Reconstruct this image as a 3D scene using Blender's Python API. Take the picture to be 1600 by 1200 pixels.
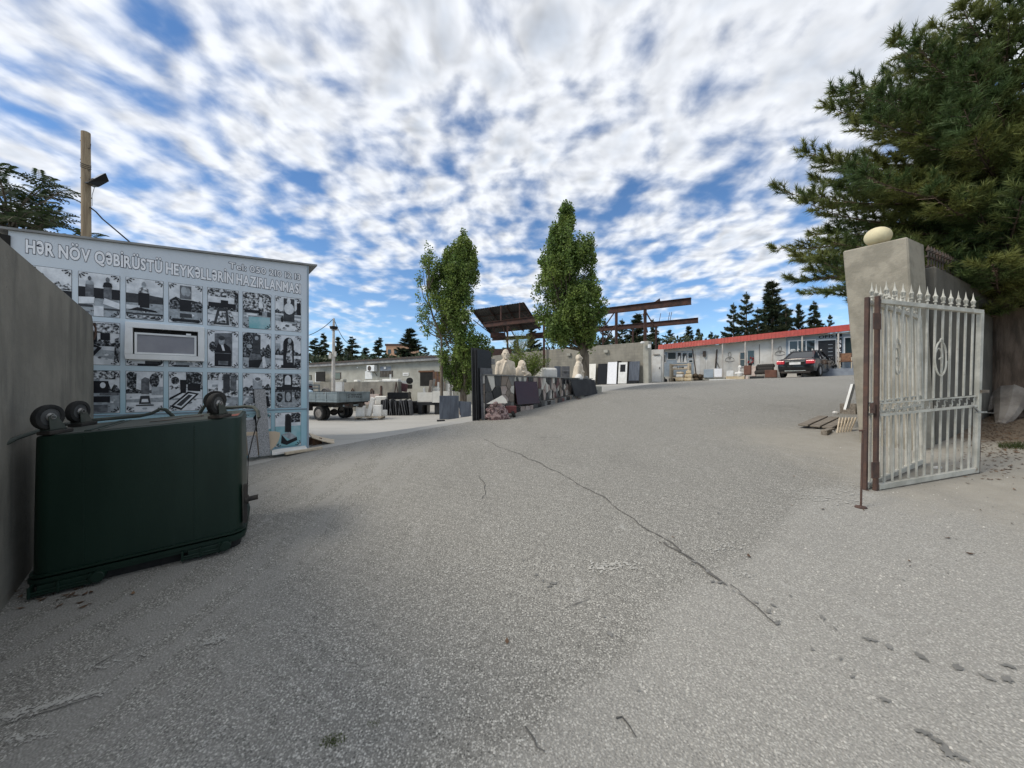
import bpy, bmesh, math, random
import numpy as np
from mathutils import Vector, Matrix, noise as mnoise

R = math.radians
random.seed(7)
scene = bpy.context.scene
for o in list(bpy.data.objects):
    bpy.data.objects.remove(o)
C = scene.collection

# ---------------------------------------------------------------- camera
EYE = 1.6
FPX, CX, CY = 600.0, 800.0, 603.0
cam_data = bpy.data.cameras.new('camera')
cam_data.sensor_fit = 'HORIZONTAL'
cam_data.sensor_width = 36.0
cam_data.lens = 36.0 * FPX / 1600.0
cam_data.shift_y = 3.0 / 1600.0
cam_data.clip_start = 0.05
cam_data.clip_end = 3000
cam = bpy.data.objects.new('camera', cam_data)
C.objects.link(cam)
cam.location = (0, 0, EYE)
cam.rotation_euler = (R(90), 0, 0)
scene.camera = cam

# ---------------------------------------------------------------- sun, sky
SUN_DIR = Vector((-0.68, -0.20, 0.74)).normalized()
sun_data = bpy.data.lights.new('sun', 'SUN')
sun_data.energy = 1.6
sun_data.angle = R(20)
sun_data.color = (1.0, 0.93, 0.82)
sun = bpy.data.objects.new('sun', sun_data)
C.objects.link(sun)
sun.location = (0, 0, 40)
sun.rotation_euler = SUN_DIR.to_track_quat('Z', 'Y').to_euler()

scene.view_settings.view_transform = 'Standard'
scene.view_settings.look = 'None'
scene.view_settings.exposure = 0.70
scene.view_settings.gamma = 1.0
scene.view_settings.use_curve_mapping = False

world = bpy.data.worlds.new('World')
scene.world = world
world.use_nodes = True


class NT:
    """small node-tree writer"""
    def __init__(s, tree):
        s.t = tree; s.n = tree.nodes; s.l = tree.links
    def node(s, typ, **kw):
        n = s.n.new(typ)
        for k, v in kw.items():
            setattr(n, k, v)
        return n
    def put(s, sock, v):
        if isinstance(v, bpy.types.NodeSocket):
            s.l.new(v, sock)
        elif v is not None:
            sock.default_value = v
    def math(s, op, a, b=None, c=None, clamp=False):
        n = s.node('ShaderNodeMath', operation=op); n.use_clamp = clamp
        s.put(n.inputs[0], a)
        if b is not None: s.put(n.inputs[1], b)
        if c is not None: s.put(n.inputs[2], c)
        return n.outputs[0]
    def smooth(s, v, a, b, lo=0.0, hi=1.0):
        n = s.node('ShaderNodeMapRange', interpolation_type='SMOOTHSTEP')
        s.put(n.inputs[0], v); s.put(n.inputs[1], a); s.put(n.inputs[2], b); s.put(n.inputs[3], lo); s.put(n.inputs[4], hi)
        return n.outputs[0]
    def mix(s, f, a, b, typ='RGBA', blend='MIX'):
        n = s.node('ShaderNodeMix', data_type=typ)
        if typ == 'RGBA':
            n.blend_type = blend
            s.put(n.inputs[0], f); s.put(n.inputs[6], col(a)); s.put(n.inputs[7], col(b)); return n.outputs[2]
        s.put(n.inputs[0], f); s.put(n.inputs[2], a); s.put(n.inputs[3], b); return n.outputs[0]
    def noise(s, vec, scale, detail=4, rough=0.55, dist=0.0, out=0):
        n = s.node('ShaderNodeTexNoise')
        s.put(n.inputs['Vector'], vec); n.inputs['Scale'].default_value = scale
        n.inputs['Detail'].default_value = detail; n.inputs['Roughness'].default_value = rough
        n.inputs['Distortion'].default_value = dist
        return n.outputs[out]
    def vor(s, vec, scale, feature='F1', out='Distance', rnd=1.0):
        n = s.node('ShaderNodeTexVoronoi', feature=feature)
        s.put(n.inputs['Vector'], vec); n.inputs['Scale'].default_value = scale
        n.inputs['Randomness'].default_value = rnd
        return n.outputs[out]
    def mapping(s, vec, loc=(0, 0, 0), rot=(0, 0, 0), sc=(1, 1, 1)):
        n = s.node('ShaderNodeMapping')
        s.put(n.inputs[0], vec); n.inputs[1].default_value = loc; n.inputs[2].default_value = rot; n.inputs[3].default_value = sc
        return n.outputs[0]
    def vec(s, x, y, z):
        n = s.node('ShaderNodeCombineXYZ')
        s.put(n.inputs[0], x); s.put(n.inputs[1], y); s.put(n.inputs[2], z); return n.outputs[0]
    def sep(s, v):
        n = s.node('ShaderNodeSeparateXYZ'); s.put(n.inputs[0], v); return n.outputs


def col(c):
    if isinstance(c, (tuple, list)) and len(c) == 3:
        return (c[0], c[1], c[2], 1.0)
    return c


SKY_OFF = [(3.1, 1.7, 0), (7.3, 2.2, 0), (1.4, 9.2, 0)]


def build_sky():
    w = NT(world.node_tree)
    w.n.clear()
    out = w.node('ShaderNodeOutputWorld')
    bg = w.node('ShaderNodeBackground')
    bg.inputs[1].default_value = 0.115
    w.l.new(bg.outputs[0], out.inputs[0])
    sky = w.node('ShaderNodeTexSky', sky_type='NISHITA')
    sky.sun_disc = False
    sky.sun_elevation = math.asin(SUN_DIR.z)
    sky.sun_rotation = math.atan2(SUN_DIR.x, SUN_DIR.y) % (2 * math.pi)
    sky.air_density = 0.85; sky.dust_density = 0.0; sky.ozone_density = 3.0
    hs = w.node('ShaderNodeHueSaturation')
    hs.inputs['Saturation'].default_value = 1.12
    hs.inputs['Value'].default_value = 0.84
    w.l.new(sky.outputs[0], hs.inputs['Color'])
    tc = w.node('ShaderNodeTexCoord')
    d = w.sep(tc.outputs['Generated'])
    zz = w.math('ADD', w.math('MAXIMUM', d[2], 0.0), 0.17)
    px = w.math('DIVIDE', d[0], zz)
    py = w.math('DIVIDE', d[1], zz)
    P = w.vec(px, py, 0.0)
    # broad sheets, drawn out along the wind, then the small cells inside them
    warp = w.noise(P, 1.1, 3, 0.55, 0, 1)
    wv = w.node('ShaderNodeVectorMath', operation='MULTIPLY_ADD')
    w.l.new(warp, wv.inputs[0]); wv.inputs[1].default_value = (0.20, 0.20, 0); w.l.new(P, wv.inputs[2])
    PW = wv.outputs[0]
    sheets = w.noise(w.mapping(PW, SKY_OFF[0], (0, 0, R(-4)), (1.25, 0.62, 1)), 1.0, 3, 0.5)
    bands = w.noise(w.mapping(PW, SKY_OFF[1], (0, 0, R(-4)), (3.9, 2.5, 1)), 1.0, 3, 0.5)
    Pc = w.mapping(PW, SKY_OFF[2], (0, 0, R(-4)), (1.0, 0.92, 1))
    pv = w.node('ShaderNodeTexVoronoi', feature='SMOOTH_F1'); w.put(pv.inputs['Vector'], Pc); pv.inputs['Scale'].default_value = 8.4; pv.inputs['Smoothness'].default_value = 0.6
    puff = w.math('SUBTRACT', 0.55, pv.outputs['Distance'])
    cells = w.noise(Pc, 8.6, 5, 0.47, 0.1)
    Ps = w.mapping(PW, (SKY_OFF[2][0] + 0.026, SKY_OFF[2][1] + 0.012, 0), (0, 0, R(-4)), (1.0, 0.92, 1))
    cells2 = w.noise(Ps, 8.6, 3, 0.5, 0.15)
    # more cover high up and to the right of the view, clear towards the horizon
    up = w.smooth(d[2], 0.28, 0.66)
    side = w.math('MULTIPLY', w.smooth(px, -0.2, 1.3), w.smooth(d[2], 0.36, 0.62))
    dens = w.math('MULTIPLY_ADD', puff, w.math('MULTIPLY_ADD', side, -0.30, 0.36), w.math('MULTIPLY', cells, 0.85))
    dens = w.math('MULTIPLY_ADD', bands, 0.75, dens)
    dens = w.math('MULTIPLY_ADD', sheets, 0.70, dens)
    dens = w.math('MULTIPLY_ADD', up, 0.13, dens)
    dens = w.math('MULTIPLY_ADD', side, 0.30, dens)
    low = w.smooth(d[2], 0.03, 0.30)
    dens = w.math('MULTIPLY_ADD', w.math('SUBTRACT', 1.0, low), -0.24, dens)
    alpha = w.smooth(dens, 0.93, 1.36)
    thick = w.smooth(dens, 1.26, 1.72)
    relief = w.math('SUBTRACT', cells, cells2)
    relief = w.math('MULTIPLY', relief, w.math('SUBTRACT', 1.0, w.math('MULTIPLY', side, 0.75)))
    lum = w.math('MULTIPLY_ADD', relief, 1.5, 1.0)
    lum = w.math('MULTIPLY_ADD', thick, -0.30, lum)
    lum = w.math('MINIMUM', w.math('MAXIMUM', lum, 0.42), 1.12)
    cc = w.mix(thick, (5.1, 5.22, 5.42), (3.8, 4.2, 4.8))
    ccl = w.node('ShaderNodeVectorMath', operation='SCALE')
    w.l.new(cc, ccl.inputs[0]); w.l.new(lum, ccl.inputs['Scale'])
    a2 = w.math('MULTIPLY', alpha, w.smooth(d[2], 0.0, 0.20, 0.10, 0.93))
    final = w.mix(a2, hs.outputs[0], ccl.outputs[0])
    w.l.new(final, bg.inputs[0])


build_sky()
# ---------------------------------------------------------------- ground shape
BPTS = [(-40.0, -36.0), (-9.0, 0.9), (-5.2, 5.1), (-3.62, 7.45), (-1.12, 9.85), (3.25, 15.3), (7.6, 20.6), (10.5, 26.0), (12.0, 34.0), (30, 120)]


def sst(x, a, b):
    t = np.clip((x - a) / (b - a), 0, 1)
    return t * t * (3 - 2 * t)


def bx_at(Y):
    ys = [p[1] for p in BPTS]; xs = [p[0] for p in BPTS]
    return np.interp(Y, ys, xs)


def road_z(X, Y):
    yy = np.clip(Y, -3, None)
    yy = np.where(yy > 17.0, 17.0 + 1.9 * (1 - np.exp(-(np.maximum(yy, 17.0) - 17.0) / 1.9)), yy)
    xx = np.clip(X, -7, 24)
    return 0.0758 * yy + 0.0397 * xx


def yard_z(X, Y):
    y = 0.42 - 0.40 * sst(Y, 7.0, 17.5) + 0.45 * sst(Y, 23, 30)
    return y + 0.0 * X


def hgt(X, Y):
    X = np.asarray(X, float); Y = np.asarray(Y, float)
    d = (X - bx_at(Y)) * 0.78
    w = sst(d, -2.6, 0.0)
    w = np.where(Y < 6.0, 1.0, w * 1.0)
    near = sst(Y, 5.0, 7.5)
    w = 1 - (1 - w) * near
    # rises behind the planter towards the back walls
    back = sst(X, -4.0, 2.0) * sst(Y, 15.0, 20.0)
    w = np.maximum(w, back)
    z = road_z(X, Y) * w + yard_z(X, Y) * (1 - w)
    # banked earth under the pine
    z = z + 0.16 * np.exp(-(((X - 9.0) / 1.6) ** 2 + ((Y - 7.2) / 1.6) ** 2))
    return z


def H(x, y):
    return float(hgt(x, y))


def at(px, py, Y):
    return Vector(((px - CX) / FPX * Y, Y, EYE + (CY - py) / FPX * Y))


def G(px, py):
    p = (px - CX) / FPX; q = (CY - py) / FPX
    lo, hi = 0.5, None
    Y = 0.5
    while Y < 120:
        if EYE + q * Y <= H(p * Y, Y):
            hi = Y; break
        lo = Y; Y += 0.1
    if hi is None:
        return Vector((p * 40, 40, H(p * 40, 40)))
    for _ in range(30):
        m = (lo + hi) / 2
        if EYE + q * m <= H(p * m, m): hi = m
        else: lo = m
    return Vector((p * hi, hi, H(p * hi, hi)))


class Face:
    """an upright plane: origin, direction along it; hit() gives (distance along, height)"""
    def __init__(s, a, b):
        s.o = Vector(a); d = Vector((b[0] - a[0], b[1] - a[1])); s.len = d.length; s.d = d.normalized()
        s.rz = math.atan2(s.d.y, s.d.x)
    def hit(s, px, py):
        p = (px - CX) / FPX
        l = (p * s.o.y - s.o.x) / (s.d.x - p * s.d.y)
        Y = s.o.y + l * s.d.y
        return l, EYE + (CY - py) / FPX * Y
    def rect(s, x0, y0, x1, y1):
        a = s.hit(x0, (y0 + y1) / 2)[0]; b = s.hit(x1, (y0 + y1) / 2)[0]
        xm = (x0 + x1) / 2
        return a, b, s.hit(xm, y1)[1], s.hit(xm, y0)[1]
    def pt(s, l, off=0.0):
        return (s.o.x + s.d.x * l - s.d.y * off, s.o.y + s.d.y * l + s.d.x * off)


# ---------------------------------------------------------------- meshes
class MB:
    def __init__(s):
        s.v = []; s.f = []; s.m = []
    def add(s, vs, fs, mi=0):
        b = len(s.v)
        s.v += [Vector(v) for v in vs]
        for f in fs:
            s.f.append([b + i for i in f]); s.m.append(mi)
        return s
    def box(s, c, d, rz=0.0, rx=0.0, ry=0.0, mi=0):
        x, y, z = d[0] / 2, d[1] / 2, d[2] / 2
        M = Matrix.Translation(Vector(c)) @ Matrix.Rotation(rz, 4, 'Z') @ Matrix.Rotation(ry, 4, 'Y') @ Matrix.Rotation(rx, 4, 'X')
        vs = [M @ Vector((a * x, b * y, e * z)) for e in (-1, 1) for a, b in ((-1, -1), (1, -1), (1, 1), (-1, 1))]
        return s.hexa(vs, mi)
    def hexa(s, vs, mi=0):
        return s.add(vs, [(3, 2, 1, 0), (4, 5, 6, 7), (0, 1, 5, 4), (1, 2, 6, 5), (2, 3, 7, 6), (3, 0, 4, 7)], mi)
    def b2(s, x0, x1, y0, y1, z0, z1, mi=0):
        return s.box(((x0 + x1) / 2, (y0 + y1) / 2, (z0 + z1) / 2), (abs(x1 - x0), abs(y1 - y0), abs(z1 - z0)), mi=mi)
    def ring(s, p0, p1, r0, r1, n, cap, mi):
        p0 = Vector(p0); p1 = Vector(p1); ax = (p1 - p0)
        q = ax.to_track_quat('Z', 'Y')
        vs = []
        for p, r in ((p0, r0), (p1, r1)):
            for i in range(n):
                a = 2 * math.pi * i / n
                vs.append(p + q @ Vector((r * math.cos(a), r * math.sin(a), 0)))
        fs = [(i, (i + 1) % n, n + (i + 1) % n, n + i) for i in range(n)]
        if cap: fs += [tuple(range(n - 1, -1, -1)), tuple(range(n, 2 * n))]
        return s.add(vs, fs, mi)
    def cyl(s, p0, p1, r0, r1=None, n=10, cap=True, mi=0):
        return s.ring(p0, p1, r0, r0 if r1 is None else r1, n, cap, mi)
    def tube(s, pts, r, n=6, mi=0):
        pts = [Vector(p) for p in pts]
        rs = r if isinstance(r, (list, tuple)) else [r] * len(pts)
        vs = []; fs = []
        up = Vector((0.13, 0.27, 0.95))
        for k, p in enumerate(pts):
            t = (pts[min(k + 1, len(pts) - 1)] - pts[max(k - 1, 0)])
            t = t.normalized() if t.length > 1e-9 else Vector((0, 0, 1))
            a = t.cross(up)
            if a.length < 0.05: a = t.cross(Vector((1, 0, 0)))
            a.normalize(); b = t.cross(a)
            for i in range(n):
                th = 2 * math.pi * i / n
                vs.append(p + (a * math.cos(th) + b * math.sin(th)) * rs[k])
        for k in range(len(pts) - 1):
            for i in range(n):
                fs.append((k * n + i, k * n + (i + 1) % n, (k + 1) * n + (i + 1) % n, (k + 1) * n + i))
        fs += [tuple(range(n - 1, -1, -1)), tuple(range((len(pts) - 1) * n, len(pts) * n))]
        return s.add(vs, fs, mi)
    def lathe(s, prof, n=14, M=None, mi=0):
        M = M or Matrix.Identity(4)
        vs = []; fs = []
        for r, z in prof:
            for i in range(n):
                a = 2 * math.pi * i / n
                vs.append(M @ Vector((r * math.cos(a), r * math.sin(a), z)))
        for k in range(len(prof) - 1):
            for i in range(n):
                fs.append((k * n + i, k * n + (i + 1) % n, (k + 1) * n + (i + 1) % n, (k + 1) * n + i))
        if prof[0][0] > 1e-6: fs.append(tuple(range(n - 1, -1, -1)))
        if prof[-1][0] > 1e-6: fs.append(tuple(range((len(prof) - 1) * n, len(prof) * n)))
        return s.add(vs, fs, mi)
    def prism(s, poly, d0, d1, f, mi=0):
        """poly of 2D points, f(u, v, d) -> 3D point"""
        n = len(poly)
        vs = [f(u, v, d0) for u, v in poly] + [f(u, v, d1) for u, v in poly]
        fs = [tuple(range(n)), tuple(range(2 * n - 1, n - 1, -1))] + [(i, i + n, (i + 1) % n + n, (i + 1) % n) for i in range(n)]
        return s.add(vs, fs, mi)
    def ell(s, c, r, n=12, m=8, M=None, mi=0):
        M = (Matrix.Translation(Vector(c)) @ (M or Matrix.Identity(4)))
        prof = []
        vs = []; fs = []
        for k in range(m + 1):
            ph = math.pi * k / m
            for i in range(n):
                a = 2 * math.pi * i / n
                vs.append(M @ Vector((r[0] * math.sin(ph) * math.cos(a), r[1] * math.sin(ph) * math.sin(a), -r[2] * math.cos(ph))))
        for k in range(m):
            for i in range(n):
                fs.append((k * n + i, k * n + (i + 1) % n, (k + 1) * n + (i + 1) % n, (k + 1) * n + i))
        return s.add(vs, fs, mi)
    def poly(s, pts, mi=0):
        return s.add(pts, [tuple(range(len(pts)))], mi)
    def xf(s, M):
        s.v = [M @ v for v in s.v]; return s
    def mesh(s, name, mats, smooth=False, bevel=0.0, fix=True, segs=1):
        me = bpy.data.meshes.new(name)
        me.from_pydata([tuple(v) for v in s.v], [], s.f)
        mats = mats if isinstance(mats, (list, tuple)) else [mats]
        for m in mats: me.materials.append(m)
        me.polygons.foreach_set('material_index', s.m)
        if fix or bevel:
            bm = bmesh.new(); bm.from_mesh(me)
            bmesh.ops.remove_doubles(bm, verts=bm.verts, dist=1e-5)
            if fix: bmesh.ops.recalc_face_normals(bm, faces=bm.faces)
            if bevel:
                es = [e for e in bm.edges if len(e.link_faces) == 2 and e.calc_face_angle(0) > R(28)]
                bmesh.ops.bevel(bm, geom=es, offset=bevel, segments=segs, affect='EDGES', profile=0.5, clamp_overlap=True)
            bm.to_mesh(me); bm.free()
        if smooth:
            me.polygons.foreach_set('use_smooth', [True] * len(me.polygons))
            if smooth != 'all':
                try: me.set_sharp_from_angle(angle=R(38))
                except Exception: pass
        me.update()
        return me


MW = {}


def link(name, data, parent=None):
    o = bpy.data.objects.new(name, data)
    C.objects.link(o)
    if parent is not None: o.parent = parent
    return o


def tag(o, label=None, cat=None, group=None, kind=None):
    if label: o['label'] = label
    if cat: o['category'] = cat
    if group: o['group'] = group
    if kind: o['kind'] = kind
    return o


def thing(name, label, cat, loc=(0, 0, 0), rz=0.0, group=None, rx=0.0, ry=0.0):
    o = bpy.data.objects.new(name, None)
    o.empty_display_size = 0.2
    C.objects.link(o)
    o.location = loc; o.rotation_euler = (rx, ry, rz)
    MW[o.name] = Matrix.Translation(Vector(loc)) @ o.rotation_euler.to_matrix().to_4x4()
    return tag(o, label, cat, group)


SHEAR = None


def part(mb, name, mats, parent, smooth=False, bevel=0.0, label=None, kind=None, world=False, fix=True, segs=1):
    if world: mb.xf(MW[parent.name].inverted())
    if SHEAR is not None: mb.xf(SHEAR)
    o = link(name, mb.mesh(name, mats, smooth, bevel, fix, segs), parent)
    if label: o['label'] = label
    if kind: o['kind'] = kind
    return o


def solo(mb, name, mats, label, cat, group=None, kind=None, smooth=False, bevel=0.0, fix=True, segs=1):
    """a thing that is one mesh, origin at the middle of its base"""
    lo = Vector((min(v[i] for v in mb.v) for i in range(3))); hi = Vector((max(v[i] for v in mb.v) for i in range(3)))
    c = Vector(((lo.x + hi.x) / 2, (lo.y + hi.y) / 2, lo.z))
    mb.v = [v - c for v in mb.v]
    o = link(name, mb.mesh(name, mats, smooth, bevel, fix, segs))
    o.location = c
    return tag(o, label, cat, group, kind)


def np_mesh(name, V, F, mats, mi=None):
    V = np.asarray(V, np.float32); F = np.asarray(F, np.int32)
    me = bpy.data.meshes.new(name)
    k = F.shape[1]
    me.vertices.add(len(V)); me.vertices.foreach_set('co', V.ravel())
    me.loops.add(F.size); me.loops.foreach_set('vertex_index', F.ravel())
    me.polygons.add(len(F))
    me.polygons.foreach_set('loop_start', np.arange(0, F.size, k, dtype=np.int32))
    me.polygons.foreach_set('loop_total', np.full(len(F), k, np.int32))
    mats = mats if isinstance(mats, (list, tuple)) else [mats]
    for m in mats: me.materials.append(m)
    if mi is not None: me.polygons.foreach_set('material_index', np.asarray(mi, np.int32))
    me.update(calc_edges=True)
    me.validate()
    return me


def copy_tree(o, parent=None):
    c = o.copy(); C.objects.link(c)
    if parent is not None: c.parent = parent
    for ch in [x for x in C.objects if x.parent == o]:
        copy_tree(ch, c)
    return c


_glyph = {}


def glyph(ch, offset):
    """one character as flat faces plus its un-thickened width; the capital schwa is a turned e at capital height"""
    key = (ch, round(offset, 4))
    if key in _glyph: return _glyph[key]
    src = {'Ə': 'e', 'Ö': 'O', 'Ü': 'U', 'İ': 'I'}.get(ch, ch)
    def get(off):
        cu = bpy.data.curves.new('lettering', 'FONT'); cu.body = src; cu.size = 1.0; cu.offset = off; cu.resolution_u = 3
        ob = bpy.data.objects.new('lettering', cu); C.objects.link(ob)
        dg = bpy.context.evaluated_depsgraph_get(); dg.update()
        me = bpy.data.meshes.new_from_object(ob.evaluated_get(dg))
        vs = [(v.co.x, v.co.y) for v in me.vertices]; fs = [tuple(p.vertices) for p in me.polygons]
        bpy.data.objects.remove(ob); bpy.data.curves.remove(cu); bpy.data.meshes.remove(me)
        return vs, fs
    v0, f0 = get(0.0)
    x0, x1 = min(v[0] for v in v0), max(v[0] for v in v0); w = x1 - x0
    vs, fs = get(offset * (.5 if ch == 'Ə' else 1.0)) if offset else (v0, f0)
    vs = [(x - x0, y) for x, y in vs]
    if ch == 'Ə':
        y0, y1 = min(v[1] for v in v0), max(v[1] for v in v0); k = 0.74 / (y1 - y0); cy_ = (y0 + y1) / 2
        vs = [((w - x) * 1.15, (cy_ - y) * k + 0.363) for x, y in vs]; w *= 1.15
    dots = {'Ö': ((.30, .86), (.70, .86)), 'Ü': ((.27, .86), (.73, .86)), 'İ': ((.5, .86),)}.get(ch, ())
    vs = list(vs); fs = list(fs)
    for fx, y in dots:
        r = .052 + offset * .9; b_ = len(vs); n = 10
        vs += [(w * fx + r * math.cos(2 * math.pi * k / n), y + r * math.sin(2 * math.pi * k / n)) for k in range(n)]; fs.append(tuple(range(b_, b_ + n)))
    _glyph[key] = (vs, fs, w)
    return _glyph[key]


def text_on(mb, body, width, cap, f, offset=0.0, mi=0, gap=0.135):
    """lay `body` out so that its un-thickened outline spans `width` and capitals stand `cap` high"""
    adv = []; x = 0.0
    for ch in body:
        if ch == ' ': x += 0.26; adv.append(None); continue
        w = glyph(ch, offset)[2]; adv.append(x); x += w + gap
    x -= gap
    sx = width / x; sy = cap / 0.727
    for ch, a in zip(body, adv):
        if a is None: continue
        vs, fs, w = glyph(ch, offset)
        mb.add([f((a + vx) * sx, vy * sy) for vx, vy in vs], fs, mi)


# ---------------------------------------------------------------- materials
def mat(name, c, c2=None, sc=3.0, det=5, rough=0.8, metal=0.0, bump=0.0, bsc=None, stretch=(1, 1, 1), spec=0.3,
        speck=None, island=0.0, transl=0.0, lo=0.35, hi=0.65, coat=0.0, stain=None, alpha=None):
    m = bpy.data.materials.new(name); m.use_nodes = True
    t = NT(m.node_tree); b = t.n['Principled BSDF']
    tc = t.node('ShaderNodeTexCoord')
    v = t.mapping(tc.outputs['Object'], sc=stretch)
    c2 = c2 or tuple(x * 0.72 for x in c)
    n = t.noise(v, sc, det, 0.6)
    cc = t.mix(t.smooth(n, lo, hi), c, c2)
    if stain:   # (colour, scale, threshold, amount, stretch)
        n3 = t.noise(t.mapping(tc.outputs['Object'], (5.3, 2.1, 7.7), sc=stain[4] if len(stain) > 4 else (1, 1, 1)), stain[1], 5, 0.62)
        cc = t.mix(t.math('MULTIPLY', t.smooth(n3, stain[2], stain[2] + 0.16), stain[3]), cc, stain[0])
    if speck:   # (colour, scale, radius, amount)
        d = t.vor(tc.outputs['Object'], speck[1])
        cc = t.mix(t.math('MULTIPLY', t.math('LESS_THAN', d, speck[2]), speck[3]), cc, speck[0])
    if island:
        g = t.node('ShaderNodeNewGeometry')
        k = t.math('MULTIPLY_ADD', g.outputs['Random Per Island'], 2 * island, 1 - island)
        s = t.node('ShaderNodeVectorMath', operation='SCALE'); t.put(s.inputs[0], cc); t.put(s.inputs['Scale'], k)
        cc = s.outputs[0]
    t.put(b.inputs['Base Color'], cc)
    b.inputs['Roughness'].default_value = rough; b.inputs['Metallic'].default_value = metal
    b.inputs['Specular IOR Level'].default_value = spec
    if coat: b.inputs['Coat Weight'].default_value = coat; b.inputs['Coat Roughness'].default_value = 0.05
    if bump:
        bn = t.node('ShaderNodeBump'); bn.inputs['Strength'].default_value = bump; bn.inputs['Distance'].default_value = 0.02
        t.put(bn.inputs['Height'], t.noise(v, bsc or sc * 4, 6, 0.65)); t.put(b.inputs['Normal'], bn.outputs[0])
    if transl:
        o = t.n['Material Output']
        tr = t.node('ShaderNodeBsdfTranslucent'); t.put(tr.inputs[0], cc)
        mx = t.node('ShaderNodeMixShader'); mx.inputs[0].default_value = transl
        t.l.new(b.outputs[0], mx.inputs[1]); t.l.new(tr.outputs[0], mx.inputs[2]); t.l.new(mx.outputs[0], o.inputs[0])
    return m


def glass_mat(name, tint=(0.02, 0.025, 0.03), rough=0.04):
    m = bpy.data.materials.new(name); m.use_nodes = True
    b = m.node_tree.nodes['Principled BSDF']
    b.inputs['Base Color'].default_value = col(tint); b.inputs['Roughness'].default_value = rough
    b.inputs['Specular IOR Level'].default_value = 0.7
    return m


K = {}
K['board_concrete'] = mat('board_concrete', (0.25, 0.232, 0.195), (0.175, 0.163, 0.138), 1.5, 8, 0.9, bump=0.4, bsc=11, stretch=(1.0, 1.0, 0.85),
                          stain=((0.11, 0.104, 0.09), 1.6, 0.50, 0.6, (1.7, 1.7, 0.34)), speck=((0.07, 0.068, 0.06), 7, 0.05, 0.6))
K['shaded_concrete'] = mat('stained_shade_concrete', (0.15, 0.138, 0.115), (0.095, 0.088, 0.075), 1.3, 8, 0.92, bump=0.5, bsc=12, stain=((0.06, 0.056, 0.048), 1.7, 0.5, 0.6, (2, 2, 0.25)))  # streaked concrete; base colour darkened to stand in for the pine's shade
K['render_plaster'] = mat('render_plaster', (0.36, 0.325, 0.26), (0.27, 0.245, 0.195), 2.6, 7, 0.92, bump=0.9, bsc=6, stain=((0.20, 0.185, 0.15), 1.6, 0.52, 0.6), lo=.42, hi=.58)
K['grey_plaster'] = mat('grey_plaster', (0.40, 0.39, 0.34), (0.30, 0.29, 0.25), 1.2, 7, 0.92, bump=0.3, bsc=9, stain=((0.19, 0.18, 0.16), 0.7, 0.55, 0.6))
K['white_plaster'] = mat('white_plaster', (0.66, 0.65, 0.61), (0.52, 0.50, 0.46), 1.1, 6, 0.9, bump=0.15, stain=((0.38, 0.36, 0.31), 1.2, 0.58, 0.5))
K['slab_roof'] = mat('slab_roof', (0.30, 0.30, 0.29), (0.2, 0.2, 0.2), 2, rough=0.85)
K['rust'] = mat('rust', (0.115, 0.068, 0.052), (0.07, 0.048, 0.042), 6, 6, 0.85, bump=0.4, bsc=40, stain=((0.17, 0.085, 0.055), 4, 0.58, 0.6))
K['dark_rust'] = mat('dark_rust', (0.085, 0.042, 0.032), (0.045, 0.028, 0.024), 2.5, 6, 0.85, bump=0.2)
K['gate_paint'] = mat('gate_paint', (0.56, 0.54, 0.47), (0.38, 0.365, 0.31), 5, 6, 0.55, bump=0.25, bsc=40, stain=((0.16, 0.085, 0.05), 7, 0.62, 0.85), spec=0.4)
K['dark_iron'] = mat('dark_iron', (0.05, 0.046, 0.042), (0.09, 0.06, 0.045), 9, rough=0.6)
K['green_bin'] = mat('green_bin', (0.005, 0.0185, 0.0115), (0.008, 0.024, 0.0155), 1.8, 7, 0.42, bump=0.06, bsc=60, stretch=(2, 2, 0.5), spec=0.35,
                     stain=((0.03, 0.035, 0.03), 3.0, 0.60, 0.4, (3, 3, 0.25)))
K['bin_base'] = mat('bin_base', (0.075, 0.082, 0.072), (0.05, 0.06, 0.05), 3, 6, 0.75, bump=0.15, stain=((0.14, 0.13, 0.11), 2.5, 0.55, 0.6))
K['bin_red'] = mat('bin_red', (0.22, 0.055, 0.035), (0.12, 0.05, 0.035), 12, rough=0.7)
K['rubber'] = mat('rubber', (0.016, 0.016, 0.016), (0.03, 0.029, 0.027), 9, rough=0.85, bump=0.1)
K['zinc'] = mat('zinc', (0.42, 0.42, 0.41), (0.26, 0.25, 0.24), 12, rough=0.4, metal=0.8)
K['grey_hub'] = mat('grey_hub', (0.09, 0.09, 0.09), (0.06, 0.06, 0.06), 12, rough=0.6)
K['wood_pole'] = mat('wood_pole', (0.36, 0.28, 0.185), (0.24, 0.18, 0.12), 5, 6, 0.85, bump=0.4, bsc=20, stretch=(4, 4, 0.3))
K['old_wood'] = mat('old_wood', (0.27, 0.235, 0.19), (0.15, 0.125, 0.10), 5, 6, 0.9, bump=0.5, bsc=20, stretch=(0.5, 6, 6))
K['pale_wood'] = mat('pale_wood', (0.62, 0.53, 0.40), (0.48, 0.39, 0.28), 4, 6, 0.85, stretch=(0.5, 6, 6))
K['beige_disc'] = mat('beige_disc', (0.55, 0.44, 0.32), (0.46, 0.37, 0.28), 3, 6, 0.8)
K['brown_wood'] = mat('brown_wood', (0.16, 0.085, 0.045), (0.10, 0.05, 0.03), 5, 6, 0.8, stretch=(6, 6, 0.5))
K['granite_grey'] = mat('granite_grey', (0.34, 0.34, 0.34), (0.25, 0.25, 0.255), 40, 4, 0.5, speck=((0.035, 0.035, 0.035), 75, 0.30, 0.9))
K['granite_black'] = mat('granite_black', (0.012, 0.012, 0.013), (0.02, 0.02, 0.021), 30, 4, 0.35, spec=0.18)
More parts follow.
